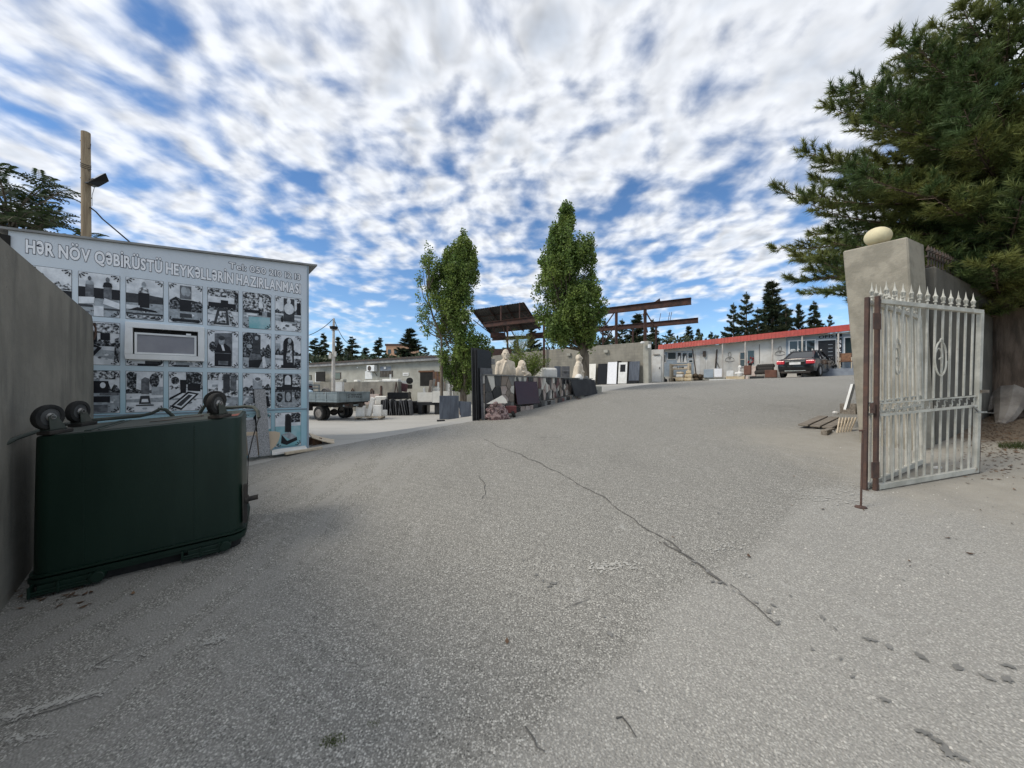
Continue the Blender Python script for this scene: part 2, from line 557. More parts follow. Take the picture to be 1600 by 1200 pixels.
K['granite_dull'] = mat('granite_dull', (0.028, 0.029, 0.031), (0.045, 0.046, 0.048), 3, 6, 0.6, spec=0.15)
K['granite_edge'] = mat('granite_edge', (0.15, 0.152, 0.158), (0.10, 0.10, 0.105), 8, 5, 0.7)
K['granite_red'] = mat('granite_red', (0.030, 0.007, 0.010), (0.055, 0.012, 0.017), 50, 4, 0.22, spec=0.22)
K['blue_slab'] = mat('blue_slab', (0.10, 0.115, 0.14), (0.065, 0.075, 0.095), 2.2, 6, 0.65, stretch=(3, 3, 0.5), stain=((0.17, 0.19, 0.22), 2.2, 0.56, 0.5, (3, 3, 0.3)))
K['marble'] = mat('marble', (0.80, 0.77, 0.70), (0.68, 0.65, 0.58), 2.2, 7, 0.55, bump=0.1)
K['white_stone'] = mat('white_stone', (0.78, 0.76, 0.72), (0.62, 0.60, 0.56), 3, 7, 0.8, bump=0.3)
K['statue'] = mat('statue', (0.68, 0.59, 0.47), (0.54, 0.46, 0.36), 5, 6, 0.8, bump=0.2, bsc=30, stain=((0.40, 0.34, 0.27), 6, 0.58, 0.6))
K['pink_marble'] = mat('pink_marble', (0.60, 0.50, 0.44), (0.46, 0.36, 0.31), 3, 6, 0.6)
K['egg_stone'] = mat('egg_stone', (0.70, 0.62, 0.40), (0.60, 0.52, 0.33), 5, 6, 0.75, bump=0.15, speck=((0.48, 0.42, 0.28), 22, 0.16, 0.5))
K['red_roof'] = mat('red_roof', (0.42, 0.055, 0.04), (0.33, 0.05, 0.04), 2.5, 6, 0.5, stain=((0.46, 0.14, 0.10), 3, 0.55, 0.5))
K['white_paint'] = mat('white_paint', (0.74, 0.74, 0.72), (0.64, 0.63, 0.6), 3, 5, 0.5)
K['post_paint'] = mat('post_paint', (0.58, 0.55, 0.50), (0.45, 0.40, 0.35), 3, 5, 0.6)
K['pvc'] = mat('pvc', (0.80, 0.80, 0.79), (0.72, 0.72, 0.71), 4, 5, 0.35, spec=0.5)
K['dark_door'] = mat('dark_door', (0.016, 0.017, 0.021), (0.026, 0.027, 0.03), 4, 5, 0.4)
K['blue_wall'] = mat('blue_wall', (0.34, 0.40, 0.45), (0.27, 0.32, 0.37), 2, 5, 0.8)
K['plinth_grey'] = mat('plinth_grey', (0.26, 0.29, 0.33), (0.2, 0.22, 0.26), 3, 5, 0.8)
K['black_print'] = mat('black_print', (0.008, 0.008, 0.011), (0.014, 0.014, 0.018), 8, rough=0.5)
K['white_print'] = mat('white_print', (0.84, 0.84, 0.86), (0.78, 0.78, 0.80), 8, rough=0.5)
K['navy_print'] = mat('navy_print', (0.016, 0.016, 0.035), (0.01, 0.01, 0.025), 8, rough=0.5)
K['gray_line'] = mat('gray_line', (0.36, 0.34, 0.31), (0.3, 0.28, 0.26), 8, rough=0.8)
K['dark_void'] = mat('dark_void', (0.012, 0.011, 0.010), (0.02, 0.018, 0.016), 3, rough=0.9)
K['blind'] = mat('blind', (0.30, 0.30, 0.325), (0.25, 0.25, 0.275), 3, 6, 0.85)
K['glass'] = glass_mat('glass')
K['glass_blue'] = glass_mat('glass_blue', (0.03, 0.045, 0.05))
K['truck_paint'] = mat('truck_paint', (0.23, 0.27, 0.28), (0.16, 0.19, 0.20), 2.5, 6, 0.6, stain=((0.12, 0.09, 0.07), 4, 0.6, 0.6))
K['truck_cab'] = mat('truck_cab', (0.60, 0.60, 0.57), (0.5, 0.5, 0.48), 2, 5, 0.5)
K['chassis'] = mat('chassis', (0.03, 0.028, 0.026), (0.06, 0.05, 0.042), 5, rough=0.8)
K['rim_steel'] = mat('rim_steel', (0.22, 0.20, 0.18), (0.13, 0.115, 0.10), 6, rough=0.6)
K['blue_sack'] = mat('blue_sack', (0.25, 0.42, 0.55), (0.6, 0.66, 0.7), 6, rough=0.6)
K['car_paint'] = mat('car_paint', (0.006, 0.006, 0.007), (0.008, 0.008, 0.009), 2, rough=0.25, spec=0.35, coat=0.45)
K['car_glass'] = glass_mat('car_glass', (0.012, 0.014, 0.016), 0.03)
K['tail_red'] = mat('tail_red', (0.62, 0.04, 0.06), (0.45, 0.02, 0.035), 14, rough=0.2, coat=0.6)
K['chrome'] = mat('chrome', (0.75, 0.75, 0.76), (0.65, 0.65, 0.66), 6, rough=0.18, metal=1.0)
K['alloy'] = mat('alloy', (0.48, 0.48, 0.49), (0.4, 0.4, 0.41), 6, rough=0.3, metal=0.9)
K['orange_block'] = mat('orange_block', (0.55, 0.33, 0.21), (0.47, 0.28, 0.18), 0.3, 4, 0.9)
K['yellow_stone'] = mat('yellow_stone', (0.52, 0.40, 0.24), (0.62, 0.54, 0.40), 3, 6, 0.85, bump=0.3)
K['brown_box'] = mat('brown_box', (0.17, 0.085, 0.06), (0.12, 0.06, 0.045), 3, 5, 0.8)
K['wicker'] = mat('wicker', (0.24, 0.13, 0.075), (0.15, 0.08, 0.05), 12, rough=0.8)
K['soil'] = mat('soil', (0.12, 0.09, 0.06), (0.08, 0.06, 0.04), 5, rough=1.0, bump=0.6)
K['bark'] = mat('bark', (0.20, 0.165, 0.125), (0.10, 0.08, 0.06), 4, 7, 0.95, bump=0.9, bsc=9, stretch=(3, 3, 0.5))
K['pine_bark'] = mat('pine_bark', (0.19, 0.14, 0.105), (0.085, 0.064, 0.048), 3.5, 7, 0.95, bump=1.0, bsc=8, stretch=(3, 3, 0.6))
K['root_bark'] = mat('root_bark', (0.30, 0.27, 0.235), (0.19, 0.165, 0.14), 4, 7, 0.95, bump=0.6, bsc=9)
K['poplar_leaf'] = mat('poplar_leaf', (0.20, 0.26, 0.062), (0.115, 0.18, 0.045), 0.9, 3, 0.5, island=0.5, transl=0.4, spec=0.35)
K['shrub_leaf'] = mat('shrub_leaf', (0.17, 0.21, 0.045), (0.11, 0.155, 0.03), 1.2, 3, 0.55, island=0.4, transl=0.35)
K['frond_leaf'] = mat('frond_leaf', (0.05, 0.075, 0.03), (0.03, 0.05, 0.02), 1.0, 3, 0.5, island=0.35, transl=0.25)
K['pine_needle'] = mat('pine_needle', (0.19, 0.205, 0.058), (0.08, 0.125, 0.042), 0.55, 3, 0.55, island=0.35, transl=0.22, lo=0.4, hi=0.6)
K['cedar_needle'] = mat('cedar_needle', (0.040, 0.068, 0.038), (0.062, 0.070, 0.032), 0.5, 3, 0.6, island=0.4, transl=0.1)
K['grass_leaf'] = mat('grass_leaf', (0.085, 0.11, 0.028), (0.06, 0.08, 0.02), 3, 3, 0.6, island=0.4, transl=0.3)
K['dry_leaf'] = mat('dry_leaf', (0.15, 0.09, 0.05), (0.09, 0.055, 0.035), 5, 3, 0.8, island=0.5)
K['cable'] = mat('cable', (0.015, 0.015, 0.016), rough=0.6)
K['wet'] = mat('wet', (0.15, 0.146, 0.134), (0.21, 0.204, 0.188), 12, rough=0.6)
K['crack_dark'] = mat('crack_dark', (0.085, 0.082, 0.075), (0.125, 0.12, 0.11), 9, rough=0.95)
K['lamp_black'] = mat('lamp_black', (0.012, 0.012, 0.013), rough=0.4)
# ================================================================ SETTING
def road_material():
    m = bpy.data.materials.new('worn_asphalt'); m.use_nodes = True
    t = NT(m.node_tree); b = t.n['Principled BSDF']
    tc = t.node('ShaderNodeTexCoord'); P = tc.outputs['Object']
    xyz = t.sep(P)
    c1 = t.sep(t.vor(P, 88, out='Color'))
    d1 = t.vor(P, 88)
    c2 = t.sep(t.vor(P, 150, out='Color'))
    c3 = t.sep(t.vor(P, 96, out='Color'))
    s = t.math('POWER', c1[0], 1.5)
    s = t.math('MULTIPLY', s, t.smooth(d1, 0.66, 0.22))
    s2 = t.math('POWER', c2[1], 1.6)
    pit = t.math('MULTIPLY', t.math('POWER', c3[2], 2.2), t.smooth(t.vor(P, 96), 0.62, 0.25))
    fine = t.noise(P, 60, 4, 0.75)
    # worn tone, patches, tyre polish
    big = t.noise(P, 0.35, 4, 0.55)
    mid = t.noise(P, 1.7, 6, 0.65, 0.3)
    a = math.atan2(0.62, 0.78)
    stre = t.noise(t.mapping(P, (0, 0, 0), (0, 0, R(52)), (2.6, 0.6, 1)), 1.5, 6, 0.62, 0.4)
    dark = t.mix(big, (0.175, 0.168, 0.149), (0.235, 0.226, 0.203))
    light = t.mix(mid, (0.50, 0.482, 0.432), (0.61, 0.588, 0.532))
    mixv = t.math('MULTIPLY_ADD', s2, 0.42, t.math('MULTIPLY', s, 0.62))
    mixv = t.math('ADD', mixv, t.math('MULTIPLY', t.math('SUBTRACT', fine, 0.5), 0.75), clamp=True)
    coarse = t.math('MULTIPLY_ADD', t.smooth(t.noise(P, 0.75, 5, 0.6, 0.4), 0.35, 0.62), 0.45, 1.35)
    mixv = t.math('MULTIPLY_ADD', t.math('SUBTRACT', mixv, 0.40), coarse, 0.40)
    cc = t.mix(mixv, dark, light)
    cc = t.mix(t.math('MULTIPLY', pit, 0.95), cc, (0.085, 0.082, 0.074))
    # the paler, dustier strip laid on the gate side of the seam
    p0, p1 = G(850, 1100), G(1300, 750)
    nx, ny = (p1.y - p0.y), -(p1.x - p0.x); L = math.hypot(nx, ny); nx /= L; ny /= L
    sd = t.math('ADD', t.math('MULTIPLY', xyz[0], nx), t.math('MULTIPLY_ADD', xyz[1], ny, -(p0.x * nx + p0.y * ny)))
    sd = t.math('MULTIPLY_ADD', t.math('SUBTRACT', t.noise(P, 1.3, 6, 0.65), 0.5), 0.55, sd)
    pale = t.math('MULTIPLY', t.smooth(sd, -0.05, 0.14), 0.36)
    cc = t.mix(pale, cc, (0.39, 0.375, 0.342))
    # dust banked by the gate and under the tree
    gx = t.smooth(t.math('MULTIPLY_ADD', t.math('SUBTRACT', mid, 0.5), 2.0, xyz[0]), 3.3, 4.9)
    gy = t.smooth(t.math('MULTIPLY_ADD', t.math('SUBTRACT', big, 0.5), 2.0, xyz[1]), 8.5, 6.5)
    dust = t.math('MULTIPLY', t.math('MULTIPLY', gx, gy), 0.88)
    dcol = t.mix(t.noise(P, 5, 7, 0.7), (0.25, 0.228, 0.188), (0.40, 0.375, 0.325))
    cc = t.mix(dust, cc, dcol)
    # brown earth round the foot of the pine
    ex = t.math('MULTIPLY', t.math('SUBTRACT', xyz[0], 8.9), 0.48); ey = t.math('MULTIPLY', t.math('SUBTRACT', xyz[1], 6.7), 0.62)
    er = t.math('ADD', t.math('MULTIPLY', ex, ex), t.math('MULTIPLY', ey, ey))
    er = t.math('MULTIPLY_ADD', t.math('SUBTRACT', mid, 0.5), 1.4, er)
    cc = t.mix(t.math('MULTIPLY', t.smooth(er, 1.25, 0.75), 0.9), cc, t.mix(t.noise(P, 9, 6, 0.7), (0.105, 0.075, 0.05), (0.19, 0.145, 0.10)))
    # pale scuffs drawn along the slope
    sc = t.math('MULTIPLY', t.smooth(stre, 0.60, 0.74), t.math('MULTIPLY', t.smooth(t.noise(P, 9, 5, 0.7), 0.42, 0.60), 0.45))
    cc = t.mix(sc, cc, (0.46, 0.45, 0.42))
    dk = t.math('MULTIPLY', t.smooth(t.noise(t.mapping(P, (4, 9, 0), (0, 0, R(-30)), (1.4, 0.5, 1)), 0.9, 5, 0.6), 0.52, 0.76), 0.18)
    cc = t.mix(dk, cc, (0.10, 0.098, 0.092))
    # bare mortar smears in the lower corner by the long wall
    lx = t.smooth(xyz[0], -0.7, -2.4)
    sm = t.smooth(t.noise(t.mapping(P, (1, 3, 0), (0, 0, R(-60)), (3.2, 0.7, 1)), 1.35, 6, 0.6, 0.5), 0.45, 0.56)
    cc = t.mix(t.math('MULTIPLY', t.math('MULTIPLY', lx, sm), 0.72), cc, (0.29, 0.28, 0.255))
    t.put(b.inputs['Base Color'], cc)
    b.inputs['Roughness'].default_value = 0.93
    b.inputs['Specular IOR Level'].default_value = 0.2
    bn = t.node('ShaderNodeBump'); bn.inputs['Strength'].default_value = 0.55; bn.inputs['Distance'].default_value = 0.012
    hh = t.math('SUBTRACT', t.math('MULTIPLY', mid, 1.2), t.math('MULTIPLY', d1, 0.9))
    t.put(bn.inputs['Height'], hh); t.put(b.inputs['Normal'], bn.outputs[0])
    return m


def yard_material():
    m = bpy.data.materials.new('yard_concrete'); m.use_nodes = True
    t = NT(m.node_tree); b = t.n['Principled BSDF']
    tc = t.node('ShaderNodeTexCoord'); P = tc.outputs['Object']; xyz = t.sep(P)
    n1 = t.noise(P, 0.5, 5, 0.6); n2 = t.noise(t.mapping(P, (0, 0, 0), (0, 0, R(10)), (0.35, 1.8, 1)), 1.2, 6, 0.65); n3 = t.noise(P, 14, 6, 0.7)
    cc = t.mix(n1, (0.36, 0.345, 0.31), (0.46, 0.445, 0.41))
    cc = t.mix(t.math('MULTIPLY', t.smooth(n2, 0.45, 0.65), 0.45), cc, (0.29, 0.28, 0.255))
    cc = t.mix(t.math('MULTIPLY', n3, 0.35), cc, (0.26, 0.25, 0.23))
    dirt = t.smooth(t.math('MULTIPLY_ADD', t.math('SUBTRACT', n1, 0.5), 3, xyz[0]), 5.5, 8.0)
    near = t.smooth(xyz[1], 14, 9)
    cc = t.mix(t.math('MULTIPLY', dirt, near), cc, t.mix(n3, (0.15, 0.115, 0.08), (0.23, 0.19, 0.14)))
    t.put(b.inputs['Base Color'], cc); b.inputs['Roughness'].default_value = 0.9
    bn = t.node('ShaderNodeBump'); bn.inputs['Strength'].default_value = 0.4; bn.inputs['Distance'].default_value = 0.02
    t.put(bn.inputs['Height'], n3); t.put(b.inputs['Normal'], bn.outputs[0])
    return m


def axis(stops):
    out = []
    for a, b, st in stops:
        out += list(np.arange(a, b - 1e-6, st))
    out.append(stops[-1][1])
    return np.array(out)


def grid_mesh(name, X, Y, Z, m):
    ny, nx = X.shape
    V = np.stack([X, Y, Z], -1).reshape(-1, 3)
    i = np.arange(ny * nx).reshape(ny, nx)
    F = np.stack([i[:-1, :-1], i[:-1, 1:], i[1:, 1:], i[1:, :-1]], -1).reshape(-1, 4)
    me = np_mesh(name, V, F, m)
    me.polygons.foreach_set('use_smooth', [True] * len(me.polygons))
    return me


gx = axis([(-1200, -60, 120), (-60, -16, 4), (-16, 18, 0.5), (18, 60, 3), (60, 1200, 120)])
gy = axis([(-1200, -40, 120), (-40, -4, 4), (-4, 36, 0.5), (36, 80, 4), (80, 1200, 120)])
GX, GY = np.meshgrid(gx, gy)
ground = link('ground', grid_mesh('ground', GX, GY, hgt(GX, GY) - 0.012, yard_material()))
tag(ground, 'pale concrete yard and earth spreading beyond the asphalt drive', kind='structure')

# the asphalt: a sheet with its own ragged edge on the yard side
rs = np.concatenate([np.arange(-24, 0, 1.0), np.arange(0, 26, 0.16), np.arange(26, 60, 1.0)])
ys = np.interp(rs, [-24, 60], [-14, 52])
rt = np.concatenate([np.arange(0, 8, 0.25), np.arange(8, 30, 1.0)])
edge = np.array([bx_at(y) for y in ys])
jit = np.array([0.10 * mnoise.noise((y * 1.3, 3.1, 0)) + 0.06 * mnoise.noise((y * 4.7, 8.1, 0)) for y in ys])
RX = (edge + jit)[:, None] + rt[None, :]
RY = np.repeat(ys[:, None], len(rt), 1)
RZ = hgt(RX, RY) + 0.012
RZ[:, 0] -= 0.03
bumpy = np.vectorize(lambda x, y: mnoise.noise((x * 0.8, y * 0.8, 5.0)))(RX, RY) * 0.008
road = link('asphalt_road', grid_mesh('asphalt_road', RX, RY, RZ + bumpy, road_material()))
tag(road, 'worn grey asphalt drive climbing from the gate into the stone yard', kind='structure')
MW['asphalt_road'] = Matrix.Identity(4)


def gz(px, py, dz=0.0):
    g = G(px, py); g.z += dz
    return g


def flat_strip(mb, pts, w, dz=0.019, jitter=0.5, seed=0):
    """a thin crooked strip lying on the road through pixel-read points"""
    rnd = random.Random(seed)
    P = [G(*p) for p in pts]
    fine = []
    for a, b in zip(P[:-1], P[1:]):
        n = max(2, int((b - a).length / 0.06))
        for k in range(n):
            fine.append(a.lerp(b, k / n))
    fine.append(P[-1])
    L = []; Rr = []
    for k, p in enumerate(fine):
        t = (fine[min(k + 1, len(fine) - 1)] - fine[max(k - 1, 0)]); t.z = 0; t.normalize()
        n = Vector((-t.y, t.x, 0))
        off = (mnoise.noise((p.x * 3, p.y * 3, seed)) * 0.05 + rnd.uniform(-1, 1) * 0.008)
        ww = w * (0.35 + rnd.random() * jitter * 2)
        c = p + n * off
        for q, sgn in ((L, 1), (Rr, -1)):
            x = c + n * ww * sgn
            q.append(Vector((x.x, x.y, H(x.x, x.y) + dz)))
    n = len(fine)
    mb.add(L + Rr, [(k, k + 1, n + k + 1, n + k) for k in range(n - 1)])


def blot(mb, px, py, r, el=1.6, dz=0.0195, seed=0):
    rnd = random.Random(seed); c = G(px, py); a0 = rnd.uniform(0, 3)
    pts = []
    for k in range(17):
        a = 2 * math.pi * k / 17
        rr = r * rnd.uniform(0.45, 1.25)
        u, v = rr * math.cos(a) * el, rr * math.sin(a)
        x = c.x + u * math.cos(a0) - v * math.sin(a0); y = c.y + u * math.sin(a0) + v * math.cos(a0)
        pts.append(Vector((x, y, H(x, y) + dz)))
    mb.poly(pts)


cr = MB()
flat_strip(cr, [(755, 688), (800, 707), (850, 728), (880, 745), (930, 772), (980, 805), (1022, 834), (1062, 864)], 0.007, seed=1)
flat_strip(cr, [(1040, 850), (1085, 882), (1108, 900), (1135, 918)], 0.011, seed=2)
flat_strip(cr, [(1135, 918), (1158, 936), (1180, 952), (1200, 968), (1216, 981)], 0.0045, seed=12)
part(cr, 'long_crack', K['crack_dark'], road, fix=False)
wt = MB()
z2 = [(570, 462, 1.2), (625, 525, .9), (565, 470, .7), (610, 492, 1.2), (650, 528, 1.1), (718, 566, 1.0), (760, 590, .8), (800, 620, 1.3), (830, 655, 1.3), (690, 553, .6), (815, 600, .9),
      (970, 640, 1.1), (1008, 672, .8), (938, 740, .7), (1062, 826, .7), (1118, 708, 1.4), (1178, 733, 1.3), (1282, 765, 1.4), (1390, 795, 1.5), (1490, 830, 1.5),
      (1552, 792, 1.2), (1550, 835, 1.6), (1165, 900, 1.0), (1290, 1003, 1.3), (1330, 1030, 1.2), (1360, 1065, 1.5), (1400, 1080, 1.0), (1222, 520, .5), (395, 870, .5),
      (75, 503, 1.0), (95, 522, .8), (130, 530, 1.6), (118, 540, 1.0), (305, 690, 1.0), (288, 636, .6), (35, 458, .7), (645, 310, .9), (605, 298, .5), (660, 322, .5), (1025, 770, .7), (870, 570, .6)]
for i, (x, y, r) in enumerate(z2):
    blot(wt, x / 2 + 800, y / 2 + 650, 0.0120 * r, el=1.9, seed=i)
part(wt, 'oil_spots', K['wet'], road, fix=False)
# pale mortar and dust flecks trodden into the surface
fl_ = MB(); rnd = random.Random(17)
lines = [([(690, 895), (760, 891), (830, 890), (915, 886)], 34, .022), ([(925, 891), (955, 887), (992, 885)], 34, .03), ([(1236, 773), (1285, 780), (1343, 786)], 34, .028), ([(1300, 768), (1350, 764)], 26, .028), ([(1108, 869), (1150, 852)], 16, .02),
         ([(1128, 893), (1180, 905)], 16, .016), ([(1108, 637), (1160, 636)], 26, .07), ([(1195, 660), (1240, 690)], 10, .02), ([(390, 722), (440, 706), (500, 690)], 40, .03), ([(480, 790), (540, 775)], 14, .015), ([(470, 826), (500, 824)], 12, .02),
         ([(310, 1010), (350, 1000)], 30, .016), ([(310, 1175), (360, 1140)], 26, .012), ([(0, 1130), (80, 1105), (168, 1080)], 80, .02), ([(130, 1050), (190, 1038), (240, 1012)], 40, .015), ([(10, 1165), (80, 1150)], 30, .016), ([(230, 985), (290, 975)], 16, .012), ([(690, 672), (740, 668), (800, 652), (850, 640)], 40, .03), ([(940, 620), (985, 612)], 24, .06), ([(600, 745), (660, 735)], 12, .014), ([(1010, 715), (1090, 700)], 14, .02), ([(1060, 1000), (1150, 985)], 10, .008)]
for pts_, n_, r_ in lines:
    for _ in range(n_ * 4):
        j = rnd.randrange(len(pts_) - 1); q_ = rnd.random(); a_, b_ = pts_[j], pts_[j + 1]
        blot(fl_, a_[0] + (b_[0] - a_[0]) * q_ + rnd.gauss(0, 7), a_[1] + (b_[1] - a_[1]) * q_ + rnd.gauss(0, 2.6 + 60 * r_), r_ * rnd.uniform(.06, .34), el=rnd.uniform(1.2, 2.6), dz=0.0185 + rnd.uniform(0, .0008), seed=rnd.randrange(9999))
o = part(fl_, 'mortar_flecks', mat('mortar_fleck', (0.47, 0.455, 0.415), (0.38, 0.37, 0.335), 18, 5, 0.95), road, fix=False, kind='stuff')
cr = MB()
flat_strip(cr, [(822, 1140), (838, 1160), (852, 1180)], 0.0035, seed=5)
flat_strip(cr, [(750, 745), (758, 760), (753, 782)], 0.004, seed=6)
flat_strip(cr, [(0, 1142), (60, 1125), (110, 1108), (160, 1092)], 0.004, seed=7)
flat_strip(cr, [(150, 1045), (190, 1022), (235, 1005)], 0.003, seed=8)
flat_strip(cr, [(842, 684), (880, 686)], 0.008, seed=9)
flat_strip(cr, [(885, 955), (905, 948), (925, 940)], 0.003, seed=10)
part(cr, 'short_crack', K['crack_dark'], road, fix=False)

# loose chips and grit swept over the asphalt
rnd = random.Random(3)
gv = []; gf = []
for i in range(2600):
    if i < 1500:
        px = rnd.uniform(0, 1600); py = rnd.uniform(720, 1200)
    else:
        px = rnd.choice([rnd.gauss(400, 60), rnd.gauss(1330, 70), rnd.gauss(230, 150), rnd.gauss(1450, 70)]); py = rnd.uniform(690, 960)
    if not (-20 < px < 1620): continue
    g = G(px, py); r = rnd.uniform(0.003, 0.008) * (1.3 if rnd.random() < 0.1 else 1)
    b = len(gv); a = rnd.uniform(0, 3)
    z = H(g.x, g.y) + 0.012
    for k in range(4):
        th = a + k * math.pi / 2
        gv.append((g.x + r * math.cos(th) * rnd.uniform(.7, 1.3), g.y + r * math.sin(th) * rnd.uniform(.7, 1.3), z))
    gv.append((g.x, g.y, z + r * 1.1))
    gf += [(b, b + 1, b + 4), (b + 1, b + 2, b + 4), (b + 2, b + 3, b + 4), (b + 3, b, b + 4)]
grit = link('gravel', np_mesh('gravel', gv, gf, mat('chips', (0.45, 0.43, 0.39), (0.25, 0.24, 0.22), 9, island=0.4)))
tag(grit, 'loose pale stone chips scattered over the asphalt drive', kind='stuff')


def leaf_litter(name, spots, label, kind='stuff'):
    rnd = random.Random(11); v = []; f = []
    for (px, py, sx, sy, n) in spots:
        for _ in range(n):
            g = G(rnd.gauss(px, sx), rnd.gauss(py, sy)); r = rnd.uniform(0.012, 0.03); a = rnd.uniform(0, 6); z = H(g.x, g.y) + 0.016
            b = len(v)
            for k, (u, w, hh) in enumerate(((-1, 0, 0.006), (0, -.45, 0), (1, 0, 0.010), (0, .45, 0.004))):
                v.append((g.x + r * (u * math.cos(a) - w * math.sin(a)), g.y + r * (u * math.sin(a) + w * math.cos(a)), z + hh))
            f.append((b, b + 1, b + 2, b + 3))
    o = link(name, np_mesh(name, v, f, K['dry_leaf']))
    return tag(o, label, kind=kind)


leaf_litter('dry_leaves', [(1560, 690, 35, 22, 420), (1530, 735, 40, 12, 60), (1560, 660, 30, 14, 300), (1420, 830, 120, 40, 8), (90, 930, 40, 14, 40), (1480, 850, 100, 60, 4), (1000, 900, 300, 120, 8)],
            'brown dry leaves and needles littering the ground under the pine and by the bin')


def tuft(px, py, n, r, h, label):
    rnd = random.Random(int(px)); v = []; f = []
    c = G(px, py)
    for _ in range(n):
        a = rnd.uniform(0, 6.28); d = rnd.random() ** 0.7 * r
        x = c.x + d * math.cos(a) * 1.8; y = c.y + d * math.sin(a)
        z = H(x, y) + 0.01; hh = h * rnd.uniform(.4, 1); le = rnd.uniform(-.6, .6) * hh; le2 = rnd.uniform(-.6, .6) * hh
        w = 0.003; b = len(v)
        v += [(x - w, y, z), (x + w, y, z), (x + le, y + le2, z + hh)]; f.append((b, b + 1, b + 2))
    o = link('grass', np_mesh('grass', v, f, K['grass_leaf'])); tag(o, label, kind='stuff')


tuft(520, 1163, 300, 0.030, 0.014, 'small green moss tuft growing through the asphalt')
tuft(1592, 700, 500, 0.14, 0.10, 'green weeds growing at the foot of the pine trunk')
tuft(585, 1135, 60, 0.02, 0.012, 'tiny green sprout in the asphalt above the moss tuft')
tw = MB(); pts = [G(963, 1128), G(972, 1126), G(983, 1140), G(993, 1157)]
tw.tube([Vector((p.x, p.y, p.z + 0.018)) for p in pts], [0.004, 0.0035, 0.003, 0.002], 5)
solo(tw, 'twig', K['crack_dark'], 'bent dark twig lying on the asphalt in front', 'twig')
# ================================================================ LEFT: long wall, kiosk, bin, pole
WALL_RZ = math.atan2(0.7513, -0.66)
wall_o = Vector((-3.45, 2.59, 0.0))
wl = thing('concrete_wall', 'long bare grey board-marked concrete wall behind the overturned bin', 'wall', (wall_o.x, wall_o.y, 0), WALL_RZ)
# local x runs away from the camera, y to the left-hand outside, z up
mb = MB()
prof = [(-2.3, -0.4), (3.97, -0.4), (3.97, 2.05), (3.955, 2.3), (3.93, 2.48), (3.88, 2.56), (3.80, 2.605), (-2.3, 2.615)]
mb.prism(prof, 0.0, 0.26, lambda u, v, d: Vector((u, d, v)))
part(mb, 'wall_body', K['board_concrete'], wl, bevel=0.012)
mb = MB(); mb.tube([(3.93, -0.004, 2.50), (3.965, -0.02, 2.44), (3.96, -0.02, 2.35), (3.95, -0.004, 2.27)], 0.012, 6)
part(mb, 'rusty_bar', K['rust'], wl, smooth=True)

# ---------------------------------------------------------------- kiosk with the printed board
KZ = 0.36
KIO = Face((-3.95, 7.40), (-3.95 + 0.7826, 7.40 + 0.6225))
KRZ = KIO.rz
kiosk = thing('sales_kiosk', 'small kiosk faced with a pale blue board of monument photos and a little white window', 'kiosk', (-3.95, 7.40, KZ), KRZ)


def kz(z): return z - KZ


def top_at(x): return kz(3.92 + 0.0639 * x)


mb = MB()
mb.prism([(-3.6, -0.2), (-0.02, -0.2), (-0.02, top_at(0) - 0.02), (-3.6, top_at(-3.6) - 0.02)], 0.03, 3.0, lambda u, v, d: Vector((u, d, v)))
part(mb, 'side_wall', K['blue_wall'], kiosk)
bm_ = bpy.data.materials.new('board_print'); bm_.use_nodes = True
t = NT(bm_.node_tree); b = t.n['Principled BSDF']; tcn = t.node('ShaderNodeTexCoord'); zc = t.sep(tcn.outputs['Object'])[2]
g1 = t.mix(t.smooth(zc, 0.3, 2.1), (0.33, 0.54, 0.62), (0.60, 0.68, 0.74))
g1 = t.mix(t.smooth(zc, 2.0, 3.5), g1, (0.58, 0.615, 0.66))
nn = t.noise(t.mapping(tcn.outputs['Object'], sc=(2, 2, 0.5)), 2.5, 6, 0.6)
g1 = t.mix(t.math('MULTIPLY', t.smooth(nn, 0.5, 0.75), 0.22), g1, (0.40, 0.42, 0.44))
t.put(b.inputs['Base Color'], g1); b.inputs['Roughness'].default_value = 0.6
K['board_print'] = bm_
SEAM = kz(1.165)
mb = MB()
mb.prism([(-3.6, SEAM), (0.0, SEAM), (0.0, top_at(0)), (-3.6, top_at(-3.6))], 0.0, 0.028, lambda u, v, d: Vector((u, d, v)))
part(mb, 'upper_board', bm_, kiosk)
mb = MB(); mb.b2(-3.6, 0.0, 0.006, 0.028, -0.04, SEAM - 0.012); part(mb, 'lower_board', bm_, kiosk)
mb = MB(); mb.b2(-3.6, 0.004, -0.012, 0.028, SEAM - 0.010, SEAM + 0.004); part(mb, 'seam_strip', K['plinth_grey'], kiosk)
mb = MB(); mb.b2(0.0, 0.03, -0.008, 0.05, -0.04, top_at(0)); part(mb, 'corner_trim', K['blue_wall'], kiosk)
mb = MB()
vs = [(-3.72, -0.05, top_at(-3.72) + 0.002), (0.17, -0.05, top_at(0.17) + 0.002), (0.17, 3.1, top_at(0.17) + 0.05), (-3.72, 3.1, top_at(-3.72) + 0.05)]
mb.hexa([Vector(v) for v in vs] + [Vector((v[0], v[1], v[2] + 0.03)) for v in vs])
part(mb, 'roof_sheet', K['slab_roof'], kiosk)
mb = MB(); mb.b2(-3.72, -3.58, -0.03, 0.4, kz(3.0), kz(3.62)); part(mb, 'dark_corner_board', K['dark_void'], kiosk)

